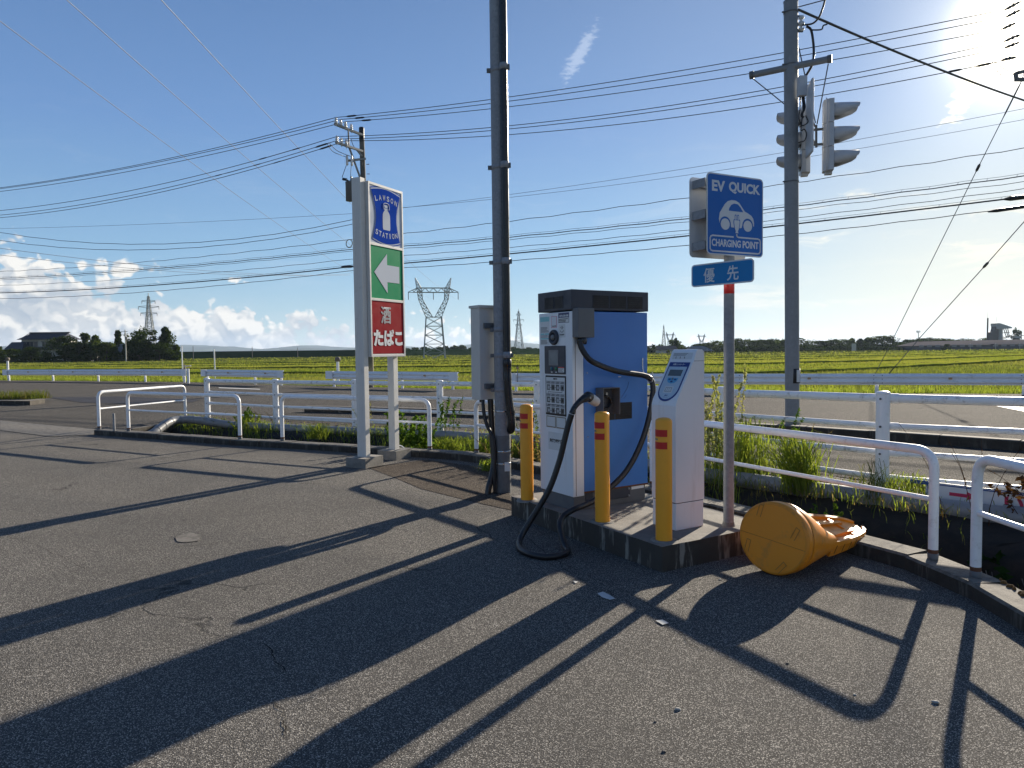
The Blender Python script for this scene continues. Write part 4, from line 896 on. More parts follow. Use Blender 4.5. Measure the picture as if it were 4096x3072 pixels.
for zz in (.07, .30, .53):   # channels and clamps between the plates
    c0 = SA + SU * .03 + SN * -.018 + Vector((0, 0, zb_ + zz * SHt / .6)); MB().bar(c0, c0 + SU * (SWd - .06), .03, GALV, .025).build('channel', bp)
    c1 = c0 + SN * -.112; MB().bar(c1, c1 + SU * (SWd - .06), .03, GALV, .025).build('channel', bp)
    k0 = SA - SU * .005 + SN * -.01 + Vector((0, 0, zb_ + zz * SHt / .6 - .03)); q = k0 + SN * -.13
    MB().prism([k0, q, q + Vector((0, 0, .06)), k0 + Vector((0, 0, .06))], SU * .012, GALV).build('clamp_plate', bp)
def sg(u, v, w=.0062): return SA + SU * (u * SWd) + Vector((0, 0, zb_ + v * SHt)) + SN * w   # 0..1 across and up
def st_(s, uc, vc, wd, ht, bold=.0, name='lettering'): return text(s, .1, SIGNW, plane_T(sg(uc, vc, .0054), tuple(SU), (0, 0, 1)), name, fp, bold, wd * SWd, ht * SHt, .0004)
st_('EV', .20, .845, .225, .135, .004); st_('QUICK', .66, .845, .56, .145, .004); st_('CHARGING POINT', .5, .150, .83, .092, .003)
def sprism(pts, m, w, name): return MB().prism([sg(u, v, w - .0006) for u, v in pts], SN * .0006, m).build(name, fp)
def circ(cu, cv, ru, rv, a0=0, a1=360, k=28): return [(cu + ru * math.cos(R(a0 + (a1 - a0) * i / k)), cv + rv * math.sin(R(a0 + (a1 - a0) * i / k))) for i in range(k + 1)]
body = [(.215, .405), (.205, .45), (.22, .52), (.27, .585), (.31, .635), (.36, .672), (.43, .690), (.50, .688), (.56, .665), (.61, .615), (.66, .565), (.72, .545), (.78, .52), (.815, .485), (.83, .43), (.825, .385), (.80, .385)]
body += [(.80 - .0, .40)] + list(reversed(circ(.715, .395, .098, .086, 5, 175, 14))) [::-1] + [(.61, .36), (.40, .36)]
body = [(.215, .405), (.205, .45), (.22, .52), (.27, .585), (.31, .635), (.36, .672), (.43, .690), (.50, .688), (.56, .665), (.61, .615), (.66, .565), (.72, .545), (.78, .52), (.815, .485), (.83, .43), (.825, .385)] + circ(.715, .392, .098, .088, 0, 180, 14) + [(.605, .36), (.595, .352), (.425, .352), (.415, .36)] + circ(.315, .392, .098, .088, 0, 180, 14)
sprism(body, SIGNW, .0066, 'car_symbol')
sprism([(.375, .555), (.385, .59), (.42, .630), (.47, .650), (.535, .645), (.585, .61), (.63, .553)], SIGNB, .0072, 'car_symbol')
for cu in (.315, .715): sprism(circ(cu, .385, .078, .070)[:-1], SIGNW, .0070, 'car_symbol')
sprism([(.455, .36), (.455, .50), (.575, .50), (.575, .36)], SIGNB, .0074, 'plug_symbol') if False else None
sprism([(.462, .455), (.575, .455), (.578, .415), (.562, .34), (.548, .31), (.556, .275), (.482, .275), (.490, .31), (.474, .34), (.458, .415)], SIGNB, .0073, 'plug_symbol')
sprism([(.474, .445), (.563, .445), (.566, .415), (.552, .34), (.537, .31), (.545, .285), (.493, .285), (.501, .31), (.484, .34), (.470, .415)], SIGNW, .0078, 'plug_symbol')
for cu in (.497, .541): sprism([(cu - .016, .45), (cu - .016, .505), (cu - .010, .515), (cu + .010, .515), (cu + .016, .505), (cu + .016, .45)], SIGNB, .0074, 'plug_symbol'); sprism([(cu - .008, .45), (cu - .008, .502), (cu + .008, .502), (cu + .008, .45)], SIGNW, .0079, 'plug_symbol')
def sline(pts, wd=.011, name='cable_symbol'):
    pr = smooth_path([sg(u, v, .0066) for u, v in pts], 1) if False else [sg(u, v, .0063) for u, v in pts]
    for a_, b_ in zip(pr, pr[1:]):
        e = (b_ - a_).normalized() * wd * .35; n_v = SN.cross(e).normalized() * wd / 2
        MB().prism([a_ - e - n_v, b_ + e - n_v, b_ + e + n_v, a_ - e + n_v], SN * .0006, SIGNW).build(name, fp)
sline([(.519, .285), (.519, .255), (.530, .240), (.555, .234), (.90, .234), (.935, .225), (.945, .20), (.945, .075), (.930, .052), (.90, .045), (.10, .045), (.07, .052), (.055, .075), (.055, .20), (.07, .225), (.10, .234), (.455, .234)])
A3, B3 = Vector((1.365, 5.385, 0)), Vector((1.70, 4.985, 0))
z3b, z3t = (1.367,5.380,1.960)[2] - ez, (1.367,5.380,2.127)[2] - ez
lp, (LA, LU, LNn, LW, LH) = sign_plate(EV, (A3.x - off.x, A3.y - off.y), (B3.x - off.x, B3.y - off.y), z3b, z3t, .028, SIGNL, SIGNW, 'lower_plate')
for s, u in (('優', .30), ('先', .68)):
    for dx, dz in ((-.0015, 0), (.0015, 0), (0, -.0015), (0, .0015)): text(s, .1, SIGNW, plane_T(LA + LU * (u * LW + dx) + Vector((0, 0, z3b + .47 * LH + dz)) + LNn * (.0056 + dx * .1 + dz * .2), tuple(LU), (0, 0, 1)), 'lettering', lp, 0.0, .092, .104, .0004)
MB().tube([(math.cos(a) * .045, math.sin(a) * .045, z3b + .5 * LH) for a in [math.pi * 2 * i / 16 for i in range(17)]], .007, GALV, 6, caps=False).build('clamp', lp)

# ---------------------------------------------------------------- shop sign on two posts
SA_ = (-1.848,9.350,1.440); SB_ = (-1.502,10.030,1.437)
_d = Vector((SB_[0] - SA_[0], SB_[1] - SA_[1], 0)); SW = _d.length
LS = thing('shop_sign', 'upright shop sign with blue milk can emblem, green arrow and red panel', 'shop sign', (SA_[0], SA_[1], 0), math.atan2(_d.y, _d.x))
# local x runs along the sign from the near edge, local -y faces the lot
zb, zt = SA_[2], 3.735
MB().box((0, .006, zb), (SW, .105, zt), LFRM).build('cabinet', LS, .006)
for nm, x0, x1, y0, y1, z1 in (('post', -.098, -.004, .045, .185, 3.77), ('post', SW - .135, SW - .03, .11, .215, 3.66)):
    z0 = .115
    p_ = MB().box((x0, y0, z0), (x1, y1, z1), LPOST).build(nm, LS, .005)
    for yy in ((y0 + .035, y0 + .06, y0 + .085)): MB().box((x0 - .0015, yy, z0 + .01), (x0 + .001, yy + .006, z1 - .02), LFRM).build('groove', p_)
foot_pts = [[(-1.943, 9.375), (-2.226, 9.522)], [(-1.536, 10.122), (-1.779, 10.263)]]
for fx, yv in ((-.05, .115), (SW - .08, .165)):
    MB().prism([(fx - .19, yv - .17, -.03), (fx + .19, yv - .17, -.03), (fx + .17, yv + .15, -.03), (fx - .19, yv + .15, -.03)], (0, 0, .155), FOOT).build('footing', LS, .008)
MB().tube(smooth_path([(SW + .0, .2, .13), (SW + .05, .16, .16), (SW + .08, .12, .13), (SW + .09, .1, .1)], 4), .008, WHITE, 8).build('cable_stub', LS)
fh = zt - zb
panels = [('emblem_panel', .655, .985, LPAN), ('arrow_panel', .338, .642, LGRN), ('red_panel', .018, .325, LRED)]
pob = {}
for nm, v0, v1, m in panels:
    pob[nm] = MB().box((.03, .0008, zb + fh * v0), (SW - .03, .008, zb + fh * v1), m).build(nm, LS, .002)
for v in (.0, .325, .642, .985): MB().box((.0, -.006, zb + fh * v), (SW, .006, zb + fh * (v + .0145)), LFRM).build('frame_bar', LS, .002)
for x0, x1 in ((0, .028), (SW - .028, SW)): MB().box((x0, -.0064, zb), (x1, .0062, zt), LFRM).build('frame_bar', LS, .002)
def lp_(u, v, w): return Vector((u, -w, v))
cxl, czl = SW / 2, zb + fh * .82
def shield(s, m, w, nm):
    pts = []
    for i in range(13): t = i / 12; pts.append((-.315 + .63 * t, .315 + .045 * math.sin(math.pi * t)))
    for i in range(1, 7): t = i / 7; pts.append((.315 - .085 * math.sin(math.pi * t) - .02 * t, .315 - .62 * t))
    for i in range(13): t = i / 12; pts.append((.295 - .59 * t, -.305 - .05 * math.sin(math.pi * t)))
    for i in range(1, 7): t = i / 7; pts.append((-.295 + .085 * math.sin(math.pi * t) - .02 * t, -.305 + .62 * t))
    return MB().prism([lp_(cxl + x * s, czl + z * s * 1.0, w) for x, z in pts], (0, -.0006, 0), m).build(nm, pob['emblem_panel'])
shield(1.09, LBLU, .0006, 'emblem_shape'); shield(1.055, LPAN, .0026, 'emblem_shape'); shield(1.015, LBLU, .0046, 'emblem_shape')
def arctext(s, r, zc, half, size, up):
    n = len(s)
    for i, ch in enumerate(s):
        a = half * (2 * i / (n - 1) - 1)
        if up: x, z, rot = r * math.sin(a), zc + r * math.cos(a) - r, -a
        else: x, z, rot = r * math.sin(a), zc - r * math.cos(a) + r, a
        T = Matrix.Translation((cxl + x, -.0064, czl + z)) @ Matrix.Rotation(rot, 4, 'Y') @ Matrix.Rotation(math.pi / 2, 4, 'X')
        if not up: T = Matrix.Translation((cxl + x, -.0064, czl + z)) @ Matrix.Rotation(-a, 4, 'Y') @ Matrix.Rotation(math.pi / 2, 4, 'X')
        if up: T = Matrix.Translation((cxl + x, -.0064, czl + z)) @ Matrix.Rotation(a, 4, 'Y') @ Matrix.Rotation(math.pi / 2, 4, 'X')
        wd = .020 if ch == 'I' else .060
        text(ch, .1, LPAN, T, 'emblem_lettering', pob['emblem_panel'], .0015, wd * .92, .070, .0004)
arctext('LAWSON', .75, .250, .29, .1, True); arctext('STATION', .85, -.250, .255, .1, False)
can = [(-.045, .115), (-.045, .10), (-.035, .085), (-.062, .06), (-.078, .03), (-.082, -.02), (-.082, -.15), (-.072, -.175), (.072, -.175), (.082, -.15), (.082, -.02), (.078, .03), (.062, .06), (.035, .085), (.045, .10), (.045, .115)]
MB().prism([lp_(cxl + x, czl + z * 1.0, .0060) for x, z in can], (0, -.0006, 0), LPAN).build('emblem_can', pob['emblem_panel'])
MB().prism([lp_(cxl + x, czl + z, .0060) for x, z in ((-.035, .122), (.035, .122), (.045, .16), (-.045, .16))], (0, -.0006, 0), LPAN).build('emblem_can', pob['emblem_panel'])
MB().tube([lp_(cxl + x, czl + z, .0070) for x, z in ((-.056, .10), (-.068, .135), (-.060, .17), (-.03, .183), (.03, .183), (.060, .17), (.068, .135), (.056, .10))], .0055, LPAN, 6).build('emblem_can', pob['emblem_panel'])
av = zb + fh * .49
MB().prism([lp_(x * SW, av + z, .0012) for x, z in ((.13, .0), (.50, .265), (.50, .115), (.86, .115), (.86, -.115), (.50, -.115), (.50, -.265))], (0, -.0006, 0), LPAN).build('arrow', pob['arrow_panel'])
def ltext(s, uc, zc, wd, ht, bo=.005): text(s, .1, SIGNW, plane_T((uc, -.0022, zc), (1, 0, 0), (0, 0, 1)), 'panel_lettering', pob['red_panel'], bo, wd, ht, .0004)
[ltext('酒', SW * .44 + dx, zb + fh * .245 + dz, .21, .225, 0.0) for dx, dz in ((-.005, 0), (.005, 0), (0, -.004), (0, .004))]; ltext('たばこ', SW * .5, zb + fh * .112, .64, .225)
for zz in (.62, .64): MB().cyl((-.004, .06, zb + fh * zz), (-.012, .06, zb + fh * zz), .008, GALVD, 8).build('bolt', LS)

# ---------------------------------------------------------------- tall steel pole with cabinet, conduit and hoses
TPx, TPy = -.105, 7.49
TP = thing('steel_pole', 'tall galvanised steel pole with black conduit, standing beside the charger', 'pole', (TPx, TPy, 0))
MB().cyl((0, 0, -.1), (0.0, 0, 9.0), .0815, GALV, 32).build('pole', TP)
MB().lathe((0, 0, 0), [(.0826, -.01), (.0829, .60), (.0818, .61)], GALVD, 32).build('painted_foot', TP)
cxo, cyo = .058, -.102
MB().cyl((cxo, cyo, 1.36), (cxo, cyo, 9.0), .0385, BLK, 24).build('conduit', TP)
MB().lathe((cxo, cyo, 1.0), [(.043, .20), (.043, .26), (.040, .27), (.040, .33), (.044, .335), (.044, .40), (.039, .41)], BLK, 24).build('conduit_joint', TP)
def clampband(z, wd=.045, both=True):
    p_ = MB().lathe((0, 0, z), [(.083, 0), (.0855, .001), (.0855, wd), (.083, wd + .001)], GALV, 32).build('band', TP)
    MB().box((-.118, -.03, z + .002), (-.082, .0, z + wd - .004), GALVD).build('band_bolt', p_)
    if both:
        MB().lathe((cxo, cyo, z - .005), [(.040, 0), (.044, .001), (.044, wd + .02), (.040, wd + .021)], GALV, 24).build('conduit_clip', p_)
        MB().box((cxo + .035, cyo - .02, z), (cxo + .062, cyo + .02, z + wd), GALVD).build('band_bolt', p_)
for y_ in (4.37, 3.38, 2.40, 1.43): clampband(y_)
for z_ in (.855, .43, .30): MB().lathe((0, 0, z_), [(.083, 0), (.0842, .001), (.0842, .018), (.083, .019)], STEEL, 32).build('steel_band', TP)
MB().box((.0, -.0885, .235), (.055, -.080, .33), STK, Matrix.Rotation(R(12), 4, 'Z')).build('tape_patch', TP)
def ribbed(pts, r, name, parent, m=BLK):
    P = smooth_path(pts, 12); out = []; L = 0; rad = []
    tot = along([tuple(p) for p in P], .006)
    for i, p in enumerate(tot): out.append(p); rad.append(r * (1.0 if i % 2 else .86))
    return MB().tube(out, r, m, 14, radii=rad).build(name, parent)
hose = [(cxo, cyo, 1.37), (cxo, cyo, 1.25), (cxo + .01, cyo, 1.05), (cxo + .032, cyo - .002, .85), (cxo + .040, cyo + .0, .74), (cxo + .034, cyo + .03, .685), (cxo + .018, cyo + .075, .665), (cxo + .0, cyo + .12, .70)]
ribbed(hose, .043, 'ribbed_hose', TP); MB().lathe((cxo + .030, cyo - .002, .83), [(.046, 0), (.046, .05)], BLK, 16).build('hose_sleeve', TP)
# meter cabinet
CB = thing('meter_cabinet', 'beige steel cabinet strapped high on the back of the tall pole', 'cabinet', (-.335, 7.475, 0), R(36))
MB().box((0, 0, .985), (.30, .17, 1.955), CABM).build('housing', CB, .005)
MB().prism([(-.012, -.018, 1.955), (.312, -.018, 1.955), (.312, .19, 1.955), (-.012, .19, 1.955)], (0, 0, .028), CABM).build('lid', CB, .006)
for z_ in (1.74, 1.10): MB().box((.05, -.035, z_), (.26, -.001, z_ + .055), GALVD).build('bracket', CB, .002)
clampband(1.70, both=False); clampband(1.07, both=False)
for x_ in (.07,): MB().lathe((x_, .08, .955), [(.022, 0), (.026, .005), (.026, .03)], BLK, 14).build('cable_gland', CB)
k1 = [(-0.310,7.520,0.982), (-0.305,7.500,0.877), (-0.280,7.480,0.746), (-0.233,7.460,0.641), (-0.197,7.440,0.564), (-0.191,7.430,0.380), (-0.198,7.420,0.196), (-0.193,7.420,-0.030)]
k1[-1] = (k1[-1][0], k1[-1][1], -.02)
tag(MB().tube(smooth_path(k1, 6), .019, RUB, 12).build('black_cable'), 'black cable curving down from the beige cabinet to the foot of the pole', 'cable')
k2 = [(-0.231,7.560,0.989), (-0.223,7.550,0.765), (-0.215,7.530,0.552), (-0.201,7.500,0.343), (-0.223,7.460,0.189), (-0.258,7.420,0.064), (-0.272,7.400,-0.025)]; k2[-1] = (k2[-1][0], k2[-1][1], -.03)
ho_ = ribbed(k2, .036, 'ribbed_hose', None); tag(ho_, 'thick ribbed black hose running down behind the tall pole into the ground', 'hose')

# ---------------------------------------------------------------- traffic signals on their pole
SPx, SPy = 5.048, 12.75
tp_ = Vector((4.969,12.749,7.551))
POLE_R = .122
SG = thing('signal_pole', 'tall grey signal pole with a slanting crossarm by the sidewalk kerb', 'pole', (SPx, SPy, 0))
def lg(o, *p): return [Vector(q) for q in local(o, p)]
MB().cyl((0, 0, -.1), lg(SG, tuple(tp_))[0], POLE_R, POLEC, 32, r2=.118).build('pole', SG)
MB().lathe(lg(SG, tuple(tp_))[0], [(.125, 0), (.126, .01), (.09, .04), (.0005, .06)], POLEC, 24).build('pole_cap', SG)
def pz(y_): return (4.980,12.749,7.156)
for zz in (8.05, 7.85, 7.35, 6.45, 4.42):
    q = Vector((0, 0, 0)).lerp(lg(SG, tuple(tp_))[0], zz / tp_.z); q.z = zz
    b_ = MB().lathe(q, [(.122, 0), (.126, .002), (.126, .022), (.122, .024)], GALVD, 28).build('steel_band', SG); MB().box((q.x - .17, q.y - .06, zz), (q.x - .125, q.y - .03, zz + .02), GALVD).build('band_bolt', b_)
a, b = lg(SG, (4.349,13.034,6.401), (5.531,12.369,6.420))
MB().cyl(a, b, .056, POLEC, 16).build('crossarm', SG); d = (b - a).normalized()
for q, s in ((a, 1), (b, -1)): MB().cyl(q, q + d * .07 * s, .068, GALVD, 14).build('arm_clamp', SG)
for p0, p1 in (((4.391,12.996,6.334), (4.898,12.777,5.785)), ((5.481,12.398,6.340), (5.398,12.635,5.399)), ((5.088,12.682,6.740), (5.391,12.682,5.436))):
    x, y = lg(SG, p0, p1); MB().cyl(x, y, .010, WIREG, 6).build('stay_wire', SG)
# band plate on the pole at guardrail height
MB().lathe((0, 0, .86), [(.1235, 0), (.125, .0), (.125, .26), (.1235, .26)], VENT, 24).build('plastic_wrap', SG)
MB().box((.02, -.132, .88), (.075, -.118, 1.10), STK).build('reflector_strip', SG)
ins = lg(SG, (5.140,12.711,7.167))[0]
MB().lathe(ins - Vector((0, 0, .14)), [(.01, 0), (.05, .02), (.05, .05), (.02, .07), (.02, .09), (.055, .11), (.055, .15), (.02, .18), (.02, .2), (.05, .22), (.045, .26), (.005, .28)], PORC, 14).build('insulator', SG)
for z_ in (-.14, .12): MB().bar(ins + Vector((-.22, 0, z_)), ins + Vector((.03, 0, z_)), .025, GALVD).build('insulator_bracket', SG)
for nm, pl, r in (('drop_cable', [(5.150,12.682,7.124), (5.265,12.540,7.084), (5.332,12.445,7.141), (5.354,12.350,7.243), (5.353,12.255,7.342), (5.378,12.255,7.465)], .016), ('drop_cable', [(5.197,12.635,7.081), (5.276,12.635,7.025), (5.316,12.635,6.845), (5.331,12.635,6.632), (5.311,12.635,6.440), (5.246,12.635,6.312), (5.153,12.587,6.179)], .022), ('drop_cable', [(5.280,12.635,7.016), (5.417,12.540,6.981), (5.410,12.445,7.002), (5.432,12.350,6.984)], .013),
                  ('drop_cable', [(5.071,12.540,5.856), (5.021,12.445,5.628), (5.005,12.445,5.459), (5.045,12.445,5.331), (5.118,12.445,5.339), (5.161,12.445,5.394), (5.117,12.445,5.492)], .010), ('drop_cable', [(5.093,12.540,5.856), (5.073,12.445,5.585), (5.041,12.445,5.246), (5.093,12.445,5.263), (5.136,12.445,5.181), (5.103,12.445,5.067), (5.037,12.540,5.061)], .010), ('drop_cable', [(5.119,12.540,5.830), (5.099,12.445,5.628), (5.048,12.445,5.501), (5.087,12.445,5.458)], .02)):
    MB().tube(smooth_path(lg(SG, *pl), 5), r, RUB, 8).build(nm, SG)
cbx = lg(SG, (5.092,12.540,6.018))[0]; MB().box((-.07, -.06, -.17), (.07, .06, .17), TRAFW, Matrix.Translation(cbx)).build('control_box', SG, .008)
pl_ = lg(SG, (5.210,12.492,5.446))[0]; MB().box((-.018, -.24, -.615), (.018, .24, .615), TRAFW, Matrix.Translation(pl_) @ Matrix.Rotation(R(-11), 4, 'Z')).build('name_board', SG, .006)
for p0, p1, w in (((5.302,12.635,5.301), (5.462,12.540,5.288), .06), ((5.304,12.635,5.042), (5.456,12.540,5.030), .06), ((5.296,12.635,5.495), (5.378,12.587,5.286), .05), ((5.298,12.635,5.193), (5.380,12.587,4.993), .05), ((5.364,12.587,5.372), (5.367,12.587,4.985), .03)):
    x, y = lg(SG, p0, p1); MB().bar(x, y, w, GALVD, .03).build('bracket_arm', SG)
def signal(label, c, az, s=1.0):
    t = thing('traffic_signal', label, 'traffic light', c, math.pi / 2 - az, 'traffic lights on the grey pole')
    h = 1.22 * s; w = .17 * s
    for i in range(3):
        z0 = -h / 2 + i * h / 3; z1 = z0 + h / 3 - .012
        pts = [(.06, -w), (.06, w), (-.02, w), (-.10, w * .55), (-.10, -w * .55), (-.02, -w)]
        u = MB().prism([(x, y, z0) for x, y in pts], (0, 0, z1 - z0), TRAFW).build('housing', t, .008)
        zc = (z0 + z1) / 2; MB().lathe((.058, 0, zc), [(.155 * s, 0), (.155 * s, .02), (.13 * s, .02), (.0005, .04)], LENS, 20, (1, 0, 0)).build('lens', u)
        v = []; n = 14; f = []
        for j in range(n + 1):
            a_ = R(-35) + R(250) * j / n; y_ = math.cos(a_) * .158 * s; z_ = math.sin(a_) * .158 * s; ln = .42 * s * float(np.interp(z_ / (.158 * s), [-.65, -.45, -.1, .25, .7, 1], [.16, .30, .72, .93, 1.0, .97]))
            v += [(.06, y_, zc + z_), (.06 + ln, y_ * .94, zc + z_ * .97 - .05 * ln)]
        f = [(2 * j, 2 * j + 1, 2 * j + 3, 2 * j + 2) for j in range(n)]
        vz = MB().add(v, f, TRAFW, True).build('visor', u, fix=False); so_ = vz.modifiers.new('thick', 'SOLIDIFY'); so_.thickness = .006
    MB().tube([(-.06, -w - .03, h / 2 - .05), (-.06, -w - .045, h / 2 - .12), (-.06, -w - .045, -h / 2 + .1), (-.06, -w - .02, -h / 2 + .0), (-.05, -.02, -h / 2 - .03)], .012, TRAFW, 8).build('conduit_tube', t)
    MB().tube([(-.06, -w - .03, h / 2 - .05), (-.06, -w + .06, h / 2 + .01), (-.04, -.02, h / 2 + .015)], .012, TRAFW, 8).build('conduit_tube', t)
    MB().prism([(.05, -.06, -h / 2 - .05), (.05, .06, -h / 2 - .05), (-.07, .05, -h / 2 - .05), (-.07, -.05, -h / 2 - .05)], (0, 0, .05), TRAFW).build('lower_cap', t, .01)
    return t
signal('traffic light whose visors point towards the sun, hung clear of the pole', (5.568,12.540,5.162), R(106))
signal('traffic light mostly hidden behind the grey pole, its visors pointing to the fields', (5.335,13.034,5.236), R(284), .97)

# ---------------------------------------------------------------- concrete utility pole across the road
UP0 = Vector((-6.118, 30.6, 0)); UPT = Vector((-6.254,30.600,11.005))
UP = thing('utility_pole', 'concrete utility pole with two crossarms and transformer, behind the shop sign', 'utility pole', (-6.118, 30.6, 0))
U = lambda *p: lg(UP, *p)
MB().cyl((0, 0, -.9), UPT - UP0, .16, UPOLE, 24, r2=.105).build('pole', UP)
MB().lathe(UPT - UP0 - Vector((0, 0, .5)), [(.112, 0), (.112, .5), (.09, .54), (.0005, .56)], VENT, 20).build('pole_top', UP)
MB().lathe(UP0 - UP0 + Vector((0, 0, .0)), [(.163, .3), (.162, 1.6)], mat('pole_wrap', (.12, .11, .07), .8), 20).build('pole_wrap', UP)
def arm(p0, p1, insl, w=.085):
    a, b = U(p0, p1); o = MB().bar(a, b, w, GALV).build('crossarm', UP)
    for q in insl:
        c = U(q)[0]; MB().lathe(c - Vector((0, 0, .14)), [(.02, -.1), (.02, .0), (.07, .01), (.075, .05), (.04, .07), (.065, .09), (.068, .13), (.035, .15), (.055, .17), (.05, .22), (.02, .27)], PORC, 12).build('insulator', o)
arm((-7.057,29.200,10.752), (-6.198,30.500,10.692), ((-7.005,29.250,10.917), (-6.872,29.500,10.915), (-6.725,29.700,10.895), (-6.557,30.000,10.875)))
arm((-7.024,29.200,10.024), (-6.213,30.500,10.015), ((-6.992,29.250,10.178), (-6.859,29.500,10.169), (-6.711,29.700,10.155)))
arm((-6.722,29.900,9.466), (-6.072,30.400,9.673), ())
for p in ([(-6.640,29.800,10.692), (-6.647,29.900,10.028)], [(-6.647,29.900,10.028), (-6.282,30.400,8.789)], [(-6.411,30.200,10.027), (-6.218,30.400,9.779)]):
    a, b = U(*p); MB().bar(a, b, .06, GALV).build('brace', UP)
for p in ((-6.719,29.800,9.470), (-6.545,29.900,9.474)):
    c = U(p)[0]; MB().lathe(c - Vector((0, 0, .22)), [(.03, 0), (.06, .04), (.045, .1), (.06, .14), (.045, .2), (.06, .26), (.03, .42)], PORC, 10).build('fuse_switch', UP)
for px_ in ((-6.309,30.400,9.467), (-6.035,30.400,9.443), (-6.023,30.400,9.036)): c = U(px_)[0]; MB().bar(c, c + Vector((.12, 0, 0)), .025, GALVD).build('step_bolt', UP)
c = U((-6.637,29.950,8.192))[0]
tr = MB().lathe(c - Vector((0, 0, .38)), [(.0005, 0), (.20, .01), (.20, .72), (.21, .74), (.21, .78), (.15, .82), (.0005, .84)], GREYB, 20).build('transformer', UP)
MB().lathe(c + Vector((.05, -.05, .44)), [(.03, 0), (.05, .05), (.03, .1), (.045, .15), (.02, .2)], BLK, 10).build('bushing', tr)
q = U((-6.900,29.700,8.671))[0]; MB().cyl(q, q + Vector((.18, 0, -.03)), .055, BLK, 10).build('lightning_arrester', tr); MB().bar(q + Vector((.15, 0, -.02)), c + Vector((-.05, 0, .44)), .04, BLK).build('arrester_bracket', tr)
ring_c = U((-6.727,29.900,6.056))[0]
MB().tube([ring_c + Vector((.13 * math.cos(a), .05 * math.sin(a), .17 * math.sin(a))) for a in [math.pi * 2 * i / 20 for i in range(21)]], .018, TAPE, 8, caps=False).build('coiled_cable', UP)
for p in ([(-7.207,28.800,9.901), (-7.011,29.200,9.714), (-6.779,29.500,9.644), (-6.571,29.800,9.621)], [(-7.234,28.700,9.804), (-7.115,29.000,9.610), (-6.907,29.300,9.560), (-6.748,29.800,9.593)], [(-6.756,29.800,9.245), (-6.843,29.700,8.935), (-6.920,29.700,8.732)], [(-6.570,29.900,9.269), (-6.598,29.900,8.982), (-6.603,29.900,8.756)], [(-6.578,30.000,10.394), (-6.522,30.100,10.165), (-6.403,30.300,9.962)], [(-6.511,29.900,8.673), (-6.586,30.300,7.413), (-6.644,30.300,6.261), (-6.659,30.300,5.105)]):
    MB().tube(smooth_path(U(*p), 4), .012, WIRE, 6).build('jumper_wire', UP)

# ---------------------------------------------------------------- overhead lines
def sagged(p0, p1, sag, n=28):
    p0, p1 = Vector(p0), Vector(p1); return [p0.lerp(p1, i / n) - Vector((0, 0, 4 * sag * (i / n) * (1 - i / n))) for i in range(n + 1)]
def line(label, segs, r=.010, m=WIRE, name='power_line', group=None, cat='overhead line', wob=0.0, extra=None):
    pts = []
    for s in segs:
        p = sagged(*s) if len(s) == 3 and not isinstance(s[2], tuple) else [Vector(q) for q in s]
        if wob:
            for i in range(1, len(p) - 1): p[i] = p[i] + Vector((0, 0, wob * (1 if i % 2 else -1)))
        pts += p if not pts else p[1:]
    t = thing(name, label, cat, tuple(pts[0]), 0, group); MB().tube(local(t, pts), r, m, 6).build('wire', t)
    if extra: extra(t, pts)
    return t
def clips(spec, m=BLK):
    def f(t, pts):
        for q, L, r in spec:
            r = r * .72
            q = Vector(q); i = min(range(len(pts) - 1), key=lambda k: (pts[k] - q).length); d = (pts[i + 1] - pts[i]).normalized()
            d2 = pts[i] + d * (q - pts[i]).dot(d); a = local(t, [d2 - d * L / 2, d2 + d * L / 2]); MB().tube([a[0], Vector(a[0]).lerp(Vector(a[1]), .2), Vector(a[0]).lerp(Vector(a[1]), .8), a[1]], r, m, 8, radii=[r * .4, r, r, r * .4]).build('cover', t)
    return f
g1 = 'three upper power lines'; g2 = 'three lower power lines'
def rev(w): return (w[1], w[0], w[2])
L1 = [((-7.012,29.250,11.027),(-35.088,41.000,10.659),0.56), ((-6.880,29.500,11.026),(-35.435,41.400,10.663),0.52), ((-6.723,29.700,10.997),(-35.782,41.800,10.665),0.58)]
R1 = [((-7.012,29.250,11.027),(14.106,20.600,10.998),0.30), ((-6.880,29.500,11.026),(14.276,20.800,10.894),0.32), ((-6.723,29.700,10.997),(14.290,21.000,10.632),0.34)]
names = ['topmost', 'middle', 'lowest']
cl = [[((-6.299,29.000,10.967), .5, .05)], [((-6.100,29.000,10.876), .5, .05)], [((-5.921,29.000,10.775), .5, .05)]]
for k in range(3): line(f'{names[k]} of the three upper power lines over the concrete utility pole', [rev(L1[k]), R1[k]], .0125, group=g1, extra=clips(cl[k]))
L2 = [((-6.990,29.250,10.268),(-35.141,41.000,9.643),0.84), ((-6.857,29.500,10.240),(-35.495,41.400,9.522),0.92), ((-6.710,29.700,10.226),(-35.844,41.800,9.484),0.96)]
R2 = [((-6.990,29.250,10.268),(14.204,20.800,10.186),0.56), ((-6.857,29.500,10.240),(14.359,21.000,10.092),0.54), ((-6.710,29.700,10.226),(14.771,21.000,9.811),0.60)]
cl = [[((-8.899,30.000,9.990), .5, .035), ((-9.655,30.500,9.951), 1.9, .022), ((-10.410,31.000,9.937), .5, .035)], [((-7.899,29.500,9.909), .7, .05), ((-11.012,31.000,9.594), .5, .03), ((-11.950,32.000,9.708), 1.3, .022), ((-12.797,32.500,9.655), .5, .03)], [((-7.851,29.500,9.798), .7, .05), ((-9.290,30.500,9.738), 1.7, .02), ((-10.040,31.000,9.689), .5, .03), ((13.288,21.500,9.651), .4, .045), ((13.963,21.200,9.736), .4, .05)]]
for k in range(3): line(f'{names[k]} of the three lower power lines, below the upper crossarm', [rev(L2[k]), R2[k]], .0125, group=g2, extra=clips(cl[k]))
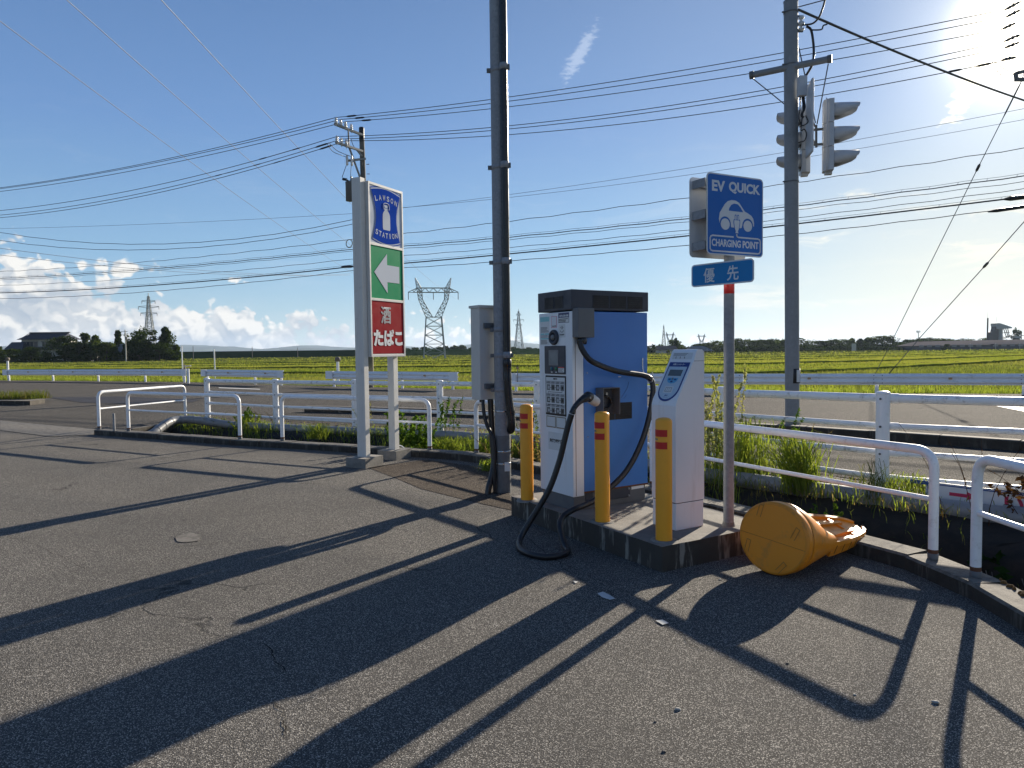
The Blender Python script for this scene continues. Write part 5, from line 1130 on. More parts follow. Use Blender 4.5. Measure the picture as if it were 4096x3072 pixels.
# thin communication pair, behind
line('upper of two thin grey wires crossing behind the blue sign', [rev(((-7.582,34.000,8.078),(-37.550,46.000,9.724),0.16)), ((-7.582,34.000,8.078),(18.821,24.000,9.640),0.32)], .0075, WIREG, group='thin grey wires behind the blue sign')
line('lower of two thin grey wires crossing behind the blue sign', [((-7.774,36.000,8.587),(19.614,25.000,9.596),0.44)], .0075, WIREG, group='thin grey wires behind the blue sign')
gt = 'telephone cables strung below the power lines'
def phone(label, Lw, Rw, r, wob=0.0, ties=False, sleeve=None, m=WIRE):
    def ex(t, pts):
        if ties:
            q = [p + Vector((0, 0, .075)) for p in pts]; MB().tube(local(t, q), .006, WIREG, 5).build('messenger_wire', t)
            st = along([tuple(p) for p in pts], .75 if ties == 2 else 1.6); mb = MB()
            for p in st: mb.bar(p - Vector(pts[0]), p + Vector((.05, 0, .075)) - Vector(pts[0]), .008, WIREG)
            o = mb.build('hangers', t); o['kind'] = 'stuff'
        if sleeve: clips(sleeve)(t, pts)
    return line(label, [rev(Lw), Rw], r, m, 'telephone_cable', gt, 'telephone cable', wob, ex)
phone('uppermost rippled telephone cable below the power lines', ((-6.632,30.200,6.277),(-35.234,43.000,6.550),0.30), ((-6.632,30.200,6.277),(16.183,20.600,7.327),0.16), .011, .018)
phone('telephone cable with closely spaced hangers, second in the row', ((-6.641,30.200,5.859),(-35.256,43.000,6.117),0.24), ((-6.642,30.200,5.827),(16.204,20.600,6.515),0.22), .016, .01, 2)
phone('plain telephone cable directly below the one with close hangers', ((-6.665,30.300,5.800),(-35.343,43.100,6.038),0.24), ((-6.666,30.300,5.737),(16.208,20.600,6.338),0.18), .009, .015)
phone('thin slack telephone cable above the thick black one', ((-6.673,30.300,5.463),(-35.356,43.100,5.783),0.28), ((-6.673,30.300,5.463),(16.292,20.700,6.170),0.24), .010, .012)
phone('thick black telephone cable with wide-spaced hangers and a sleeve', ((-6.636,30.100,5.124),(-35.294,43.000,5.369),0.32), ((-6.636,30.100,5.082),(16.219,20.600,5.899),0.14), .024, 0, 1, [((-6.965,30.000,5.356), .62, .075), ((14.858,20.800,5.816), .75, .10)])
phone('lowest telephone cable, ending in a black sleeve by the sun', ((-6.661,30.200,4.968),(-35.309,43.000,5.069),0.40), ((-6.661,30.200,4.968),(16.147,20.500,5.609),0.26), .012, .01, False, [((14.507,20.600,5.458), 1.1, .075)])
for k, (lw, lb) in enumerate(((((-6.603,30.200,7.102),(-31.817,36.000,9.430),1.56), 'upper'), (((-6.607,30.200,6.914),(-32.024,36.200,8.913),1.48), 'lower'))): line(f'{lb} of two slack black wires sagging away from the utility pole', [rev(lw)], .012, group='two slack black wires', wob=.008)
for k, (lw, lb) in enumerate((((((-35.645,50.000,9.079),(-20.242,90.000,11.276),0.64)), 'upper'), ((((-35.666,50.000,8.612),(-20.239,90.000,11.432),0.70)), 'lower'))): line(f'{lb} of two faint far wires crossing the clouds', [lw], .016, WIREG, group='faint far wires over the clouds')
# guys and service lines near the sun
def insu(q): return [(q, .25, .07)]
line('guy wire with a bead, coming down steeply from the sun to the field', [((15.490,21.400,10.188), (15.518,21.900,9.423), (15.248,23.400,7.266), (14.964,24.400,5.599), (14.504,27.000,1.810), ((14.242,28.600,-0.404)))], .014, WIREG, 'guy_wire', cat='guy wire', extra=lambda t, p: (clips([((15.248,23.400,7.266), .26, .06), ((15.473,22.200,9.014), 1.2, .03)])(t, p)))
line('guy wire with a bead, leaning more, beyond the white guardrail', [((16.105,21.400,6.020), (15.694,23.600,4.141), (14.981,26.000,1.850), (14.601,27.400,0.486), (14.440,28.200,-0.283))], .014, WIREG, 'guy_wire', cat='guy wire', extra=lambda t, p: (clips([((15.694,23.600,4.141), .26, .06), ((14.511,27.500,0.310), 1.2, .03)])(t, p)))
line('thick drop cable running from the signal pole top towards the sun', [((5.102,12.750,7.421),(16.324,20.800,8.058),0.12)], .022, WIRE, 'drop_line')
line('thin wire rising from the top of the signal pole', [((5.101,12.750,7.464), (5.201,12.000,7.213), (5.484,11.000,6.957))], .009, WIRE, 'drop_line')

# ---------------------------------------------------------------- utility pole just outside the frame, by the sun
UR = thing('utility_pole', 'utility pole at the edge by the sun, its strain insulators showing dark', 'utility pole', (17.1, 21.3, 0))
V_ = lambda *p: lg(UR, *p)
MB().cyl((0, 0, -.9), (-.1, .1, 11.6), .17, UPOLE, 20, r2=.11).build('pole', UR)
for p0, p1 in (((14.669,20.400,11.021), (17.1, 21.4, 11.3)), ((14.839,20.600,9.934), (17.1, 21.4, 10.1)), ((14.656,20.900,9.155), (15.953,21.300,9.290)), ((14.695,20.900,9.339), (15.943,21.300,9.694))): a, b = V_(p0, p1); MB().bar(a, b, .09, GALVD).build('crossarm', UR)
a, b = V_((14.651,20.900,9.354), (14.685,20.900,9.155)); MB().bar(a, b, .08, GALVD).build('arm_bracket', UR)
for a_, b_ in (((14.078,20.600,10.977), (14.372,20.400,11.106)), ((14.248,20.800,10.866), (14.461,20.500,10.933)), ((14.269,21.000,10.611), (14.482,20.700,10.664)), ((14.204,20.800,10.179), (14.511,20.600,10.285)), ((14.359,21.000,10.085), (14.586,20.700,10.118)), ((14.294,21.000,9.745), (14.558,20.800,9.753))):
    a, b = V_(a_, b_); d = b - a
    MB().tube([a, a + d * .12, a + d * .35, a + d * .5, a + d * .62, a + d * .75, a + d * .9, b + d * .1], .08, GALVD, 10, radii=[.010, .026, .045, .034, .055, .03, .036, .012]).build('strain_insulator', UR)
    MB().tube(smooth_path([a + d * .6, a + d * .7 + Vector((0, 0, .12)), a + d * 1.1 + Vector((0, 0, .18)), a + d * 1.7 + Vector((0, 0, .2))], 4), .012, WIRE, 6).build('jumper_wire', UR)
for p in ([(14.033,21.000,9.706), (14.159,21.000,9.576), (14.213,21.000,9.398), (14.346,21.000,9.325), (14.527,21.000,9.323), (14.652,20.900,9.319)], [(14.106,21.000,9.712), (14.268,21.000,9.575), (14.452,21.000,9.466), (14.550,20.900,9.376)]): MB().tube(smooth_path(V_(*p), 4), .010, WIRE, 6).build('jumper_wire', UR)

# ---------------------------------------------------------------- transmission towers
def lattice(parent, name, A, B, w0, w1, n, bar, ax=Vector((1, 0, 0)), ay=Vector((0, 1, 0)), m=None):
    """square lattice mast from A to B with half widths w0 to w1"""
    m = m or TWR; A, B = Vector(A), Vector(B); mb = MB(); cs = [(-1, -1), (1, -1), (1, 1), (-1, 1)]
    def c(i, t): w = w0 + (w1 - w0) * t; return A.lerp(B, t) + ax * cs[i][0] * w + ay * cs[i][1] * w
    for i in range(4): mb.bar(c(i, 0), c(i, 1), bar, m)
    for k in range(n):
        t0, t1 = k / n, (k + 1) / n
        for i in range(4):
            j = (i + 1) % 4; mb.bar(c(i, t0), c(j, t1), bar * .6, m); mb.bar(c(j, t0), c(i, t1), bar * .6, m); mb.bar(c(i, t1), c(j, t1), bar * .6, m)
    return mb.build(name, parent)
def cathead(label, loc, s, rz, bar, group='transmission towers with a forked head'):
    t = thing('transmission_tower', label, 'pylon', loc, rz, group); X = lambda x, z, y=0: Vector((x * s, y * s, z * s)); mb = MB()
    lattice(t, 'lower_body', X(0, 0), X(0, 10.2), 2.5 * s, 1.75 * s, 5, bar)
    for sg_ in (-1, 1):
        lattice(t, 'fork', X(1.0 * sg_, 10.2), X(2.95 * sg_, 14.3), .75 * s, .45 * s, 4, bar * .8)
        lattice(t, 'fork', X(2.95 * sg_, 14.3), X(3.2 * sg_, 16.9), .45 * s, .55 * s, 3, bar * .8)
        lattice(t, 'horn', X(3.25 * sg_, 16.9), X(4.05 * sg_, 19.1), .50 * s, .05 * s, 3, bar * .7)
        h = MB()
        for y in (-.45, .45): h.bar(X(3.7 * sg_, 16.8, y), X(5.7 * sg_, 15.9), bar * .8, TWR); h.bar(X(3.6 * sg_, 15.85, y), X(5.7 * sg_, 15.85), bar * .8, TWR); h.bar(X(4.6 * sg_, 16.35, y), X(4.4 * sg_, 15.87, y), bar * .6, TWR); h.bar(X(3.7 * sg_, 16.8, y), X(4.4 * sg_, 15.87, y), bar * .6, TWR)
        h.build('arm', t); MB().cyl(X(5.65 * sg_, 15.8), X(5.65 * sg_, 14.2), .09 * s, INKG, 6).build('insulator_string', t)
    b = MB()
    for y in (-.45, .45):
        for z in (15.85, 16.85): b.bar(X(-3.7, z, y), X(3.7, z, y), bar, TWR)
        for k in range(8): x0 = -3.7 + 7.4 * k / 8; b.bar(X(x0, 15.85 if k % 2 else 16.85, y), X(x0 + 7.4 / 8, 16.85 if k % 2 else 15.85, y), bar * .6, TWR)
    b.build('crossbeam', t); MB().cyl(X(0, 15.8), X(0, 14.2), .09 * s, INKG, 6).build('insulator_string', t)
    return t
def mast(label, loc, H, base, rz, bar, arms, group='slim transmission towers with stacked arms'):
    t = thing('transmission_tower', label, 'pylon', loc, rz, group)
    lattice(t, 'body', (0, 0, 0), (0, 0, H * .72), base, base * .30, 7, bar); lattice(t, 'upper_body', (0, 0, H * .72), (0, 0, H * .97), base * .30, base * .12, 4, bar * .8); MB().bar((0, 0, H * .95), (0, 0, H * 1.02), bar, TWR).build('spike', t)
    for z, L in arms:
        a = MB()
        for s_ in (-1, 1):
            for y in (-.4, .4): a.bar((0, y * base * .3, z), (s_ * L, 0, z + .02 * H), bar * .7, TWR); a.bar((0, y * base * .3, z + .035 * H), (s_ * L, 0, z + .025 * H), bar * .6, TWR)
            a.bar((s_ * L, 0, z + .02 * H), (s_ * L, 0, z - .02 * H), bar * .7, INKG)
        a.build('arm', t)
    return t
c0 = (-18.586,171.000,-0.561); CT1 = cathead('big transmission tower with forked head, framed by the shop sign and tall pole', (c0[0], c0[1], -.95), 1.05, R(8), .17)
c0 = (-152.451,300.000,3.645); mast('transmission tower rising behind the round dark tree in front of the clouds', (c0[0], c0[1], -.95), 28, 2.6, R(10), .26, [(24.6, 2.6), (22.2, 4.0), (19.5, 3.2)])
c0 = (5.440,520.000,3.811); mast('distant slim transmission tower between the tall pole and the charger', (c0[0], c0[1], -.95), 32, 3.4, R(12), .30, [(28.5, 1.6), (24.3, 3.8), (20.8, 2.3)])
c0 = (137.015,640.000,5.030); mast('faint slim transmission tower just past the edge of the charger', (c0[0], c0[1], -.95), 24, 2.2, R(70), .28, [(21, 1.6), (18, 1.8), (15, 1.5)])
c0 = (156.014,700.000,5.288); cathead('small hazy forked tower directly beside the faint slim one', (c0[0], c0[1], -.95), 1.0, R(12), .22)
c0 = (203.062,760.000,5.209); cathead('hazy forked tower standing alone near the pole of the blue sign', (c0[0], c0[1], -.95), .95, R(12), .24)
# its lines pass overhead
gh = 'high voltage lines from the forked tower'
T1 = Vector(CT1.location); q = [T1 + Vector((-5.9, -.8, 14.9)), T1 + Vector((0, 0, 14.9)), T1 + Vector((5.9, .8, 14.9))]
def hv(label, p1, mid_px, sag): return line(label, [(tuple(p1[0]), p1[1], sag)], .014, WIRE, group=gh)
hv('leftmost high voltage line running from the forked tower over the lot', (q[0], (-19.030,26.000,14.164)), None, 1.6)
hv('middle high voltage line running from the forked tower over the lot', (q[1], (-16.325,26.000,14.742)), None, 1.6)
hv('rightmost high voltage line running from the forked tower over the lot', (q[2], (-12.844,26.000,14.702)), None, 1.5)

# ---------------------------------------------------------------- trees
def crown_points(h, w, n, shape, rng):
    """leaf positions: clumps strewn through a crown of height h and width w"""
    k = {'round': 42, 'cone': 44, 'bush': 26, 'flat': 34}[shape]; C = []
    for i in range(k):
        t = rng.uniform(0, 1)
        if shape == 'cone': rad = (1 - t) * .95 + .06
        elif shape == 'flat': rad = .6 + .4 * math.sin(math.pi * t)
        else: rad = math.sqrt(max(0, 1 - (2 * t - .85) ** 2 / 1.35))
        a = rng.uniform(0, 2 * math.pi); q = rad * w / 2 * rng.uniform(.3, 1.05) * (.85 + .25 * math.sin(3 * a)); C.append((math.cos(a) * q, math.sin(a) * q, h * (.16 + .78 * t), w * rng.uniform(.07, .19) * (.6 if shape == 'cone' and t > .7 else 1)))
    C = np.array(C); i = rng.integers(0, k, n); v = rng.normal(size=(n, 3)); v /= np.linalg.norm(v, axis=1)[:, None]
    return C[i, :3] + v * (C[i, 3] * rng.uniform(.3, 1.15, n) ** .5)[:, None] * np.array([1, 1, .75])
tree_lib = {}
def tree(name, label, loc, h, w, shape='round', m=None, n=900, leaf=.35, group=None, seed=0, cat='tree', trunk=True):
    t = thing(name, label, cat, loc, random.uniform(0, 6), group)
    key = (shape, m.name if m else '', n, seed, round(leaf / w, 2))
    if key not in tree_lib:
        rng = np.random.default_rng(seed + 100); P = crown_points(1.0, 1.0, n, shape, rng)
        tree_lib[key] = leaves(P, rng.uniform(.6, 1.3, n) * leaf / w, m or TREED, 'crown')
        mb = MB(); mb.tube([(0, 0, -.02), (.01, .0, .3), (-.01, .01, .62)], .035, BARK, 7, r2=.012)
        for j in range(5): a = rng.uniform(0, 6.28); mb.tube([(0, 0, .22 + .09 * j), (.2 * math.cos(a), .2 * math.sin(a), .40 + .09 * j)], .012, BARK, 5, r2=.004)
        o_ = mb.build('trunk'); tree_lib[key + ('t',)] = o_.data; bpy.data.objects.remove(o_)
    share('crown', tree_lib[key], t, scale=(w, w, h))
    if trunk: share('trunk', tree_lib[key + ('t',)], t, scale=(w * .8, w * .8, h))
    return t
GZ = -.95
def at(px, Y, z=GZ):
    """ground place below a column of the view, Y metres out"""
    x = (px - 2048) / 2840 * Y; return (x, Y, z)
def topz(y, px, Y): hor = 1403 - .012 * (px - 2048); return 1.5 + (hor - y) / 2840 * Y
# left group, round the farmhouse
LT = [(-10, 186, 1388, 90, 'round', TREED, 'dark clipped tree at the edge of the picture, before the low annex of the farmhouse'), (60, 184, 1400, 80, 'bush', TREED, 'low dark bush under the annex roof of the farmhouse'),
      (125, 183, 1392, 80, 'round', TREED, 'dark round shrub in front of the farmhouse corner'), (178, 182, 1412, 60, 'bush', TREED, 'small dark shrub below the farmhouse wall'), (262, 184, 1352, 118, 'round', TREED, 'spreading dark tree covering the right end of the farmhouse roof'),
      (345, 187, 1336, 96, 'cone', TREEM, 'light green feathery conifer beside the farmhouse'), (388, 186, 1345, 100, 'cone', TREEM, 'second feathery conifer, beside the first one near the farmhouse'), (310, 183, 1375, 100, 'round', TREED, 'dark full tree between the farmhouse and the feathery conifers'),
      (430, 184, 1375, 90, 'round', TREEM, 'olive green round tree in front of the grey shed roof'), (478, 196, 1327, 66, 'cone', TREED, 'dark ragged pine standing above the grey shed'), (520, 188, 1372, 50, 'bush', TREED, 'dark shrub at the foot of the far concrete pole'),
      (590, 185, 1322, 120, 'round', TREED, 'large round dark tree under the distant transmission tower'), (668, 186, 1316, 84, 'cone', TREED, 'tall pointed tree at the open end of the dark grove'), (560, 187, 1360, 90, 'round', TREED, 'dark tree filling the near flank of the grove'), (640, 182, 1375, 120, 'round', TREED, 'broad dark tree at the foot of the grove'), (700, 184, 1385, 50, 'bush', TREED, 'low dark bush closing the end of the grove'),
      (448, 180, 1436, 54, 'bush', TREEM, 'light olive bush at the edge of the rice by the grove'), (225, 181, 1428, 60, 'bush', TREED, 'small dark bush below the farmhouse tree'), (5, 181, 1425, 110, 'bush', TREED, 'dark hedge corner at the edge of the picture'), (365, 181, 1420, 110, 'bush', TREED, 'dark undergrowth below the feathery conifers'), (500, 181, 1425, 110, 'bush', TREED, 'dark undergrowth behind the far concrete pole')]
for i, (px, Y, yt, wpx, sh, m, lb) in enumerate(LT):
    h = topz(yt, px, Y) - GZ; w = wpx / 2840 * Y; tree('garden_tree' if sh != 'bush' else 'bush', lb, at(px, Y), h * 1.05, w * 1.4, sh, m, 3600 if sh != 'bush' else 1800, .30, 'trees round the farmhouse', i % 4, 'tree' if sh != 'bush' else 'bush')
# the long row on the sunny side
rw = random.Random(5)
px = 2570; k = 0
def row_label(px):
    for lim, s_ in ((2840, 'between the charger and the white controller'), (2905, 'just before the pole of the blue sign'), (3030, 'just past the pole of the blue sign'), (3150, 'right before the grey signal pole'), (3300, 'just past the grey signal pole'), (3420, 'midway between the signal pole and the guy wires'), (3560, 'tall pale feathery part before the first guy wire'), (3660, 'between the two guy wires'), (3800, 'above the near end of the warehouse roof'), (3960, 'above the warehouse roof before the chimney'), (9999, 'behind the batching plant')):
        if px < lim: return 'dark tree in the far row, ' + s_
tops = [(2570, 1392), (2680, 1388), (2700, 1352), (2716, 1352), (2735, 1392), (2800, 1374), (2870, 1362), (2930, 1352), (2990, 1362), (3060, 1352), (3130, 1358), (3190, 1352), (3260, 1362), (3350, 1356), (3400, 1348), (3440, 1352), (3480, 1342), (3530, 1338), (3570, 1358), (3600, 1372), (3640, 1352), (3750, 1352), (3900, 1354), (4000, 1362), (4200, 1365)]
while px < 4180:
    yt = np.interp(px, [a for a, _ in tops], [b for _, b in tops]) + rw.uniform(-5, 7); Y = rw.uniform(286, 305) if px < 3600 else rw.uniform(320, 345); w = rw.uniform(85, 125) / 2840 * Y
    tree('row_tree', row_label(px), at(px, Y), topz(yt, px, Y) - GZ, w, rw.choice(['round', 'round', 'cone', 'flat']) if 3380 < px < 3560 else 'round', TREED if rw.random() < .7 else TREEM, 1500, .46, 'trees in the long row beyond the rice', rw.randint(0, 3)); px += rw.uniform(26, 38) if px < 3600 else rw.uniform(22, 34); k += 1
tree('row_tree', 'lone dark pointed tree beside the hazy pylons, near the charger', at(2704, 280), topz(1352, 2704, 280) - GZ, 4.2, 'cone', TREED, 1400, .35, None, 2)
px = 2900
while px < 3640:
    Y = rw.uniform(268, 278); tree('bush', 'low dark bush along the foot of the far row of trees', at(px, Y), topz(rw.uniform(1378, 1390), px, Y) - GZ, rw.uniform(7, 11), 'bush', TREED, 800, .46, 'bushes below the long row of trees', rw.randint(0, 2), 'bush', False); px += rw.uniform(34, 60)
ub = []
for _ in range(16000):
    q_ = rw.uniform(2900, 4250); Y_ = rw.uniform(300, 350); ub.append(((q_ - 2048) / 2840 * Y_, Y_, GZ + rw.uniform(0, 3.6) * rw.uniform(.6, 1)))
tag(obj('undergrowth', leaves(np.array(ub), RNG.uniform(.4, .9, len(ub)), TREED, 'undergrowth')), 'dense dark undergrowth behind the long row of trees', 'undergrowth', kind='stuff')
# middle distance between the sign and the charger
px = 1500
while px < 2170:
    Y = rw.uniform(415, 440); yt = rw.uniform(1386, 1396) - (6 if 1760 < px < 1870 else 0); tree('far_tree', 'small hazy tree in the low belt behind the forked pylon', at(px, Y), topz(yt, px, Y) - GZ, rw.uniform(6, 10), 'round', TREED, 700, .7, 'hazy trees behind the forked pylon', rw.randint(0, 3), 'tree', False); px += rw.uniform(24, 40)
px = 2560
while px < 2860:
    Y = rw.uniform(330, 350); tree('far_tree', 'small dark tree behind the low pavilion roof', at(px, Y), topz(rw.uniform(1378, 1392), px, Y) - GZ, rw.uniform(5, 8), 'round', TREED, 700, .6, 'trees behind the low pavilion', rw.randint(0, 3), 'tree', False); px += rw.uniform(22, 34)

# ---------------------------------------------------------------- farmhouse
def hip_roof(mb, x0, x1, y0, y1, z0, z1, ridge, m, ov=.8):
    a = [(x0 - ov, y0 - ov, z0), (x1 + ov, y0 - ov, z0), (x1 + ov, y1 + ov, z0), (x0 - ov, y1 + ov, z0)]; yc = (y0 + y1) / 2; r = [(x0 + ridge, yc, z1), (x1 - ridge, yc, z1)]
    mb.add(a + r, [(0, 1, 5, 4), (2, 3, 4, 5), (1, 2, 5), (3, 0, 4), (3, 2, 1, 0)], m); return mb
FH = thing('farmhouse', 'two-storey farmhouse with black tiled roof behind the garden trees', 'house', at(165, 200), R(3)); FH.location.x -= 0
def fx(px): return (px - 165) / 2840 * 200
def fz_(y): return topz(y, 165, 200) - GZ
MB().box((fx(58), 0, 0), (fx(330), 9, fz_(1394)), WALLC).build('lower_storey', FH); MB().box((fx(86), 1, fz_(1394)), (fx(250), 8, fz_(1357)), WALLC).build('upper_storey', FH)
rf = hip_roof(MB(), fx(86), fx(250), 1, 8, fz_(1358), fz_(1331), .9, ROOFT, .9).build('roof', FH)
MB().box((fx(90), 4.2, fz_(1333)), (fx(248), 4.8, fz_(1327)), ROOFT).build('ridge_cap', rf)
for i in range(26): x = fx(86) + (fx(250) - fx(86)) * i / 25; MB().bar((x, .1, fz_(1358) + .05), (x * .96, 4.4, fz_(1331)), .10, ROOFT).build('tile_rib', rf)
MB().prism([(fx(50), -1.1, fz_(1398)), (fx(340), -1.1, fz_(1398)), (fx(340), 1, fz_(1388)), (fx(50), 1, fz_(1388))], (0, 0, .15), ROOFT).build('eaves_roof', FH)
for a, b, c, d in ((90, 148, 1368, 1386), (166, 212, 1368, 1386)):
    w_ = MB().box((fx(a), .93, fz_(d)), (fx(b), 1.02, fz_(c)), WINM).build('window', FH)
    MB().box((fx(a) - .1, .60, fz_(c)), (fx(b) + .1, 1.0, fz_(c) + .18), ROOFT).build('hood', w_)
    for k in range(1, 4): x = fx(a) + (fx(b) - fx(a)) * k / 4; MB().box((x - .04, .90, fz_(d)), (x + .04, .935, fz_(c)), WALLC).build('mullion', w_)
    MB().box((fx(a) - .1, .86, fz_(d) - .12), (fx(b) + .1, 1.0, fz_(d)), WALLC).build('sill', w_)
MB().box((fx(170), -.05, 0), (fx(182), .02, 2.0), WINM).build('door', FH)
AN = thing('house_annex', 'low annex with black tiled roof at the end of the farmhouse', 'house', at(47, 196), R(3))
ax_ = lambda px: (px - 47) / 2840 * 196
MB().box((ax_(14), 0, 0), (ax_(80), 6, 3.0), WALLC).build('wall', AN); hip_roof(MB(), ax_(14), ax_(84), 0, 6, 3.0, topz(1368, 47, 196) - GZ, .8, ROOFT, .7).build('roof', AN); MB().box((ax_(50), -.05, .8), (ax_(66), .02, 2.1), WINM).build('window', AN)
SH = thing('shed', 'grey shed roof between the garden trees and the far concrete pole', 'shed', at(465, 192), R(-12))
MB().box((-3.4, 0, 0), (3.4, 6, 2.4), WALLG).build('wall', SH)
MB().add([(-3.8, -.4, 2.3), (3.8, -.4, 2.3), (3.8, 6.4, 2.3), (-3.8, 6.4, 2.3), (-3.8, 3, 5.6), (1.6, 3, 5.6)], [(0, 1, 5, 4), (2, 3, 4, 5), (1, 2, 5), (3, 0, 4)], ROOFG).build('roof', SH)

# ---------------------------------------------------------------- low pavilion, house and far pole
PVN = thing('pavilion', 'low building with wide grey hipped roof just behind the white controller', 'building', at(2797, 262), R(-4))
hip_roof(MB(), -4.3, 4.6, 0, 7, topz(1402, 2797, 262) - GZ - .2, topz(1384, 2797, 262) - GZ, 2.2, ROOFG, .6).build('roof', PVN)
MB().box((-4, 1, 0), (2.2, 6.5, topz(1402, 2797, 262) - GZ - .2), WALLG).build('wall', PVN)
for x in (3.0, 4.5): MB().bar((x, .3, 0), (x, .3, 2.3), .22, WALLC).build('column', PVN)
HB = thing('far_house', 'small house with brown gable roof next to the lone pointed tree', 'house', at(2676, 268), R(8))
MB().box((-3.4, 0, 0), (3.4, 5, 2.1), WALLC).build('wall', HB)
MB().add([(-3.9, -.4, 2.0), (3.9, -.4, 2.0), (3.9, 5.4, 2.0), (-3.9, 5.4, 2.0), (-3.9, 2.5, 3.6), (3.4, 2.5, 3.6)], [(0, 1, 5, 4), (2, 3, 4, 5), (1, 2, 5), (3, 0, 4)], mat('roof_brown', (.13, .09, .07), .7)).build('roof', HB); MB().box((-1, -.05, .7), (.4, .02, 1.7), WINM).build('window', HB)
tag(MB().box((-22, 0, 0), (14, .3, .75), WALLC, Matrix.Translation(at(2880, 258)) @ Matrix.Rotation(R(-3), 4, 'Z')).build('low_wall'), 'long low pale wall at the far edge of the rice, by the pavilion', 'wall')

# ---------------------------------------------------------------- warehouse and plant
WHs = thing('warehouse', 'long low grey warehouse with pale brown roof beyond the rice', 'warehouse', at(3652, 262), R(-8))
LWH = 64; zE = topz(1384, 3652, 262) - GZ; zR = topz(1366, 3690, 266) - GZ
MB().box((0, 0, 0), (LWH, 14, zE), WALLG).build('wall', WHs)
MB().box((0, -.06, 0), (LWH, 0, 1.3), mat('wall_dark_base', (.06, .06, .065), .9)).build('wall_base', WHs)
MB().add([(-.6, -.7, zE), (LWH, -.7, zE + .15), (LWH, 14.7, zE + .15), (-.6, 14.7, zE), (3.4, 7, zR), (LWH, 7, zR + .5)], [(0, 1, 5, 4), (2, 3, 4, 5), (3, 0, 4)], ROOFP).build('roof', WHs)
MB().box((26.2, -.8, zE + .02), (27.2, 7, zE + .35), mat('roof_gap', (.05, .05, .06), .8), Matrix.Identity(4)).build('roof_joint', WHs)
for i in range(22):
    x = 2 + i * 2.8
    if i % 5 != 3: w_ = MB().box((x, -.12, 1.9), (x + 1.7, -.02, 2.75), mat('window_pale', (.24, .25, .28), .4)).build('window', WHs)
for x in (18.5, 27, 35): MB().bar((x, -2.2, 0), (x, -2.2, 3.1), .12, WALLC).build('lamp_post', WHs)
tree('bush', 'dark round bush against the long warehouse wall', (at(3758, 262)[0], 257.5, GZ), 2.9, 3.4, 'bush', TREED, 700, .3, None, 1, 'bush', False)
PL = thing('industrial_plant', 'rusty batching plant with slanted hopper and tall chimney above the warehouse', 'industrial plant', at(3985, 330), 0)
def pxp(px): return (px - 3985) / 2840 * 330
def pzp(y): return topz(y, 3985, 330) - GZ
MB().cyl((pxp(3948), 0, 0), (pxp(3949), 0, pzp(1272)), .32, RUSTY, 12).build('chimney', PL)
MB().cyl((pxp(3949), 0, pzp(1272)), (pxp(3948), 0, pzp(1250)), .05, TWR, 5).build('lightning_rod', PL)
MB().prism([(pxp(3972), -2, pzp(1294)), (pxp(3985), -2, pzp(1293)), (pxp(4035), -2, pzp(1310)), (pxp(4034), -2, pzp(1315)), (pxp(3985), -2, pzp(1317)), (pxp(3975), -2, pzp(1316))], (0, 4, 0), WALLC).build('hopper', PL)
MB().cyl((pxp(3998), 0, 0), (pxp(3998), 0, pzp(1316)), 1.15, WALLC, 18).build('silo', PL)
MB().prism([(pxp(3955), -1.5, 0), (pxp(3955), -1.5, pzp(1330)), (pxp(3968), -1.5, pzp(1326)), (pxp(3974), -1.5, pzp(1305)), (pxp(3984), -1.5, pzp(1318)), (pxp(3984), -1.5, 0)], (0, 3, 0), RUSTY).build('frame_block', PL)
for a, b in (((4010, 1316), (4022, 1350)), ((4018, 1315), (4030, 1352)), ((4026, 1314), (4034, 1350)), ((4008, 1332), (4034, 1330)), ((4005, 1352), (4060, 1336)), ((4005, 1356), (4062, 1341)), ((3958, 1335), (3984, 1330)), ((3960, 1345), (4010, 1345)), ((4060, 1335), (4092, 1345)), ((4062, 1342), (4062, 1358)), ((4080, 1340), (4082, 1358)), ((4040, 1342), (4042, 1358)), ((3966, 1322), (3966, 1358))):
    MB().bar((pxp(a[0]), -.5, pzp(a[1])), (pxp(b[0]), -.5, pzp(b[1])), .28, RUSTY).build('strut', PL)
MB().box((pxp(4052), -1, pzp(1354)), (pxp(4078), 2, pzp(1346)), WALLC).build('roof_box', PL); MB().cyl((pxp(3983), 0, pzp(1292)), (pxp(3983), 0, pzp(1268)), .05, TWR, 5).build('mast', PL)
tree('row_tree', 'spindly tree above the conveyors of the plant', (at(4062, 338)[0], 338, GZ), topz(1316, 4062, 338) - GZ, 4.5, 'flat', TREED, 600, .4, None, 3)
AM = thing('antenna_mast', 'slim phone mast with a small crown of antennas above the far trees', 'mast', at(3673, 330), 0)
MB().cyl((0, 0, 0), (0, 0, topz(1326, 3673, 330) - GZ), .16, TWR, 8).build('pole', AM)
for k in range(5): a = k * 1.257; MB().box((-.12, -.12, 0), (.12, .12, 1.0), WALLC, Matrix.Translation((math.cos(a) * .7, math.sin(a) * .7, topz(1331, 3673, 330) - GZ))).build('antenna', AM)
tag(MB().box((-.8, -.1, 0), (.8, .1, 3.6), WALLC, Matrix.Translation(at(3416, 262))).build('white_tablet'), 'narrow white upright marker at the far edge of the rice', 'marker')

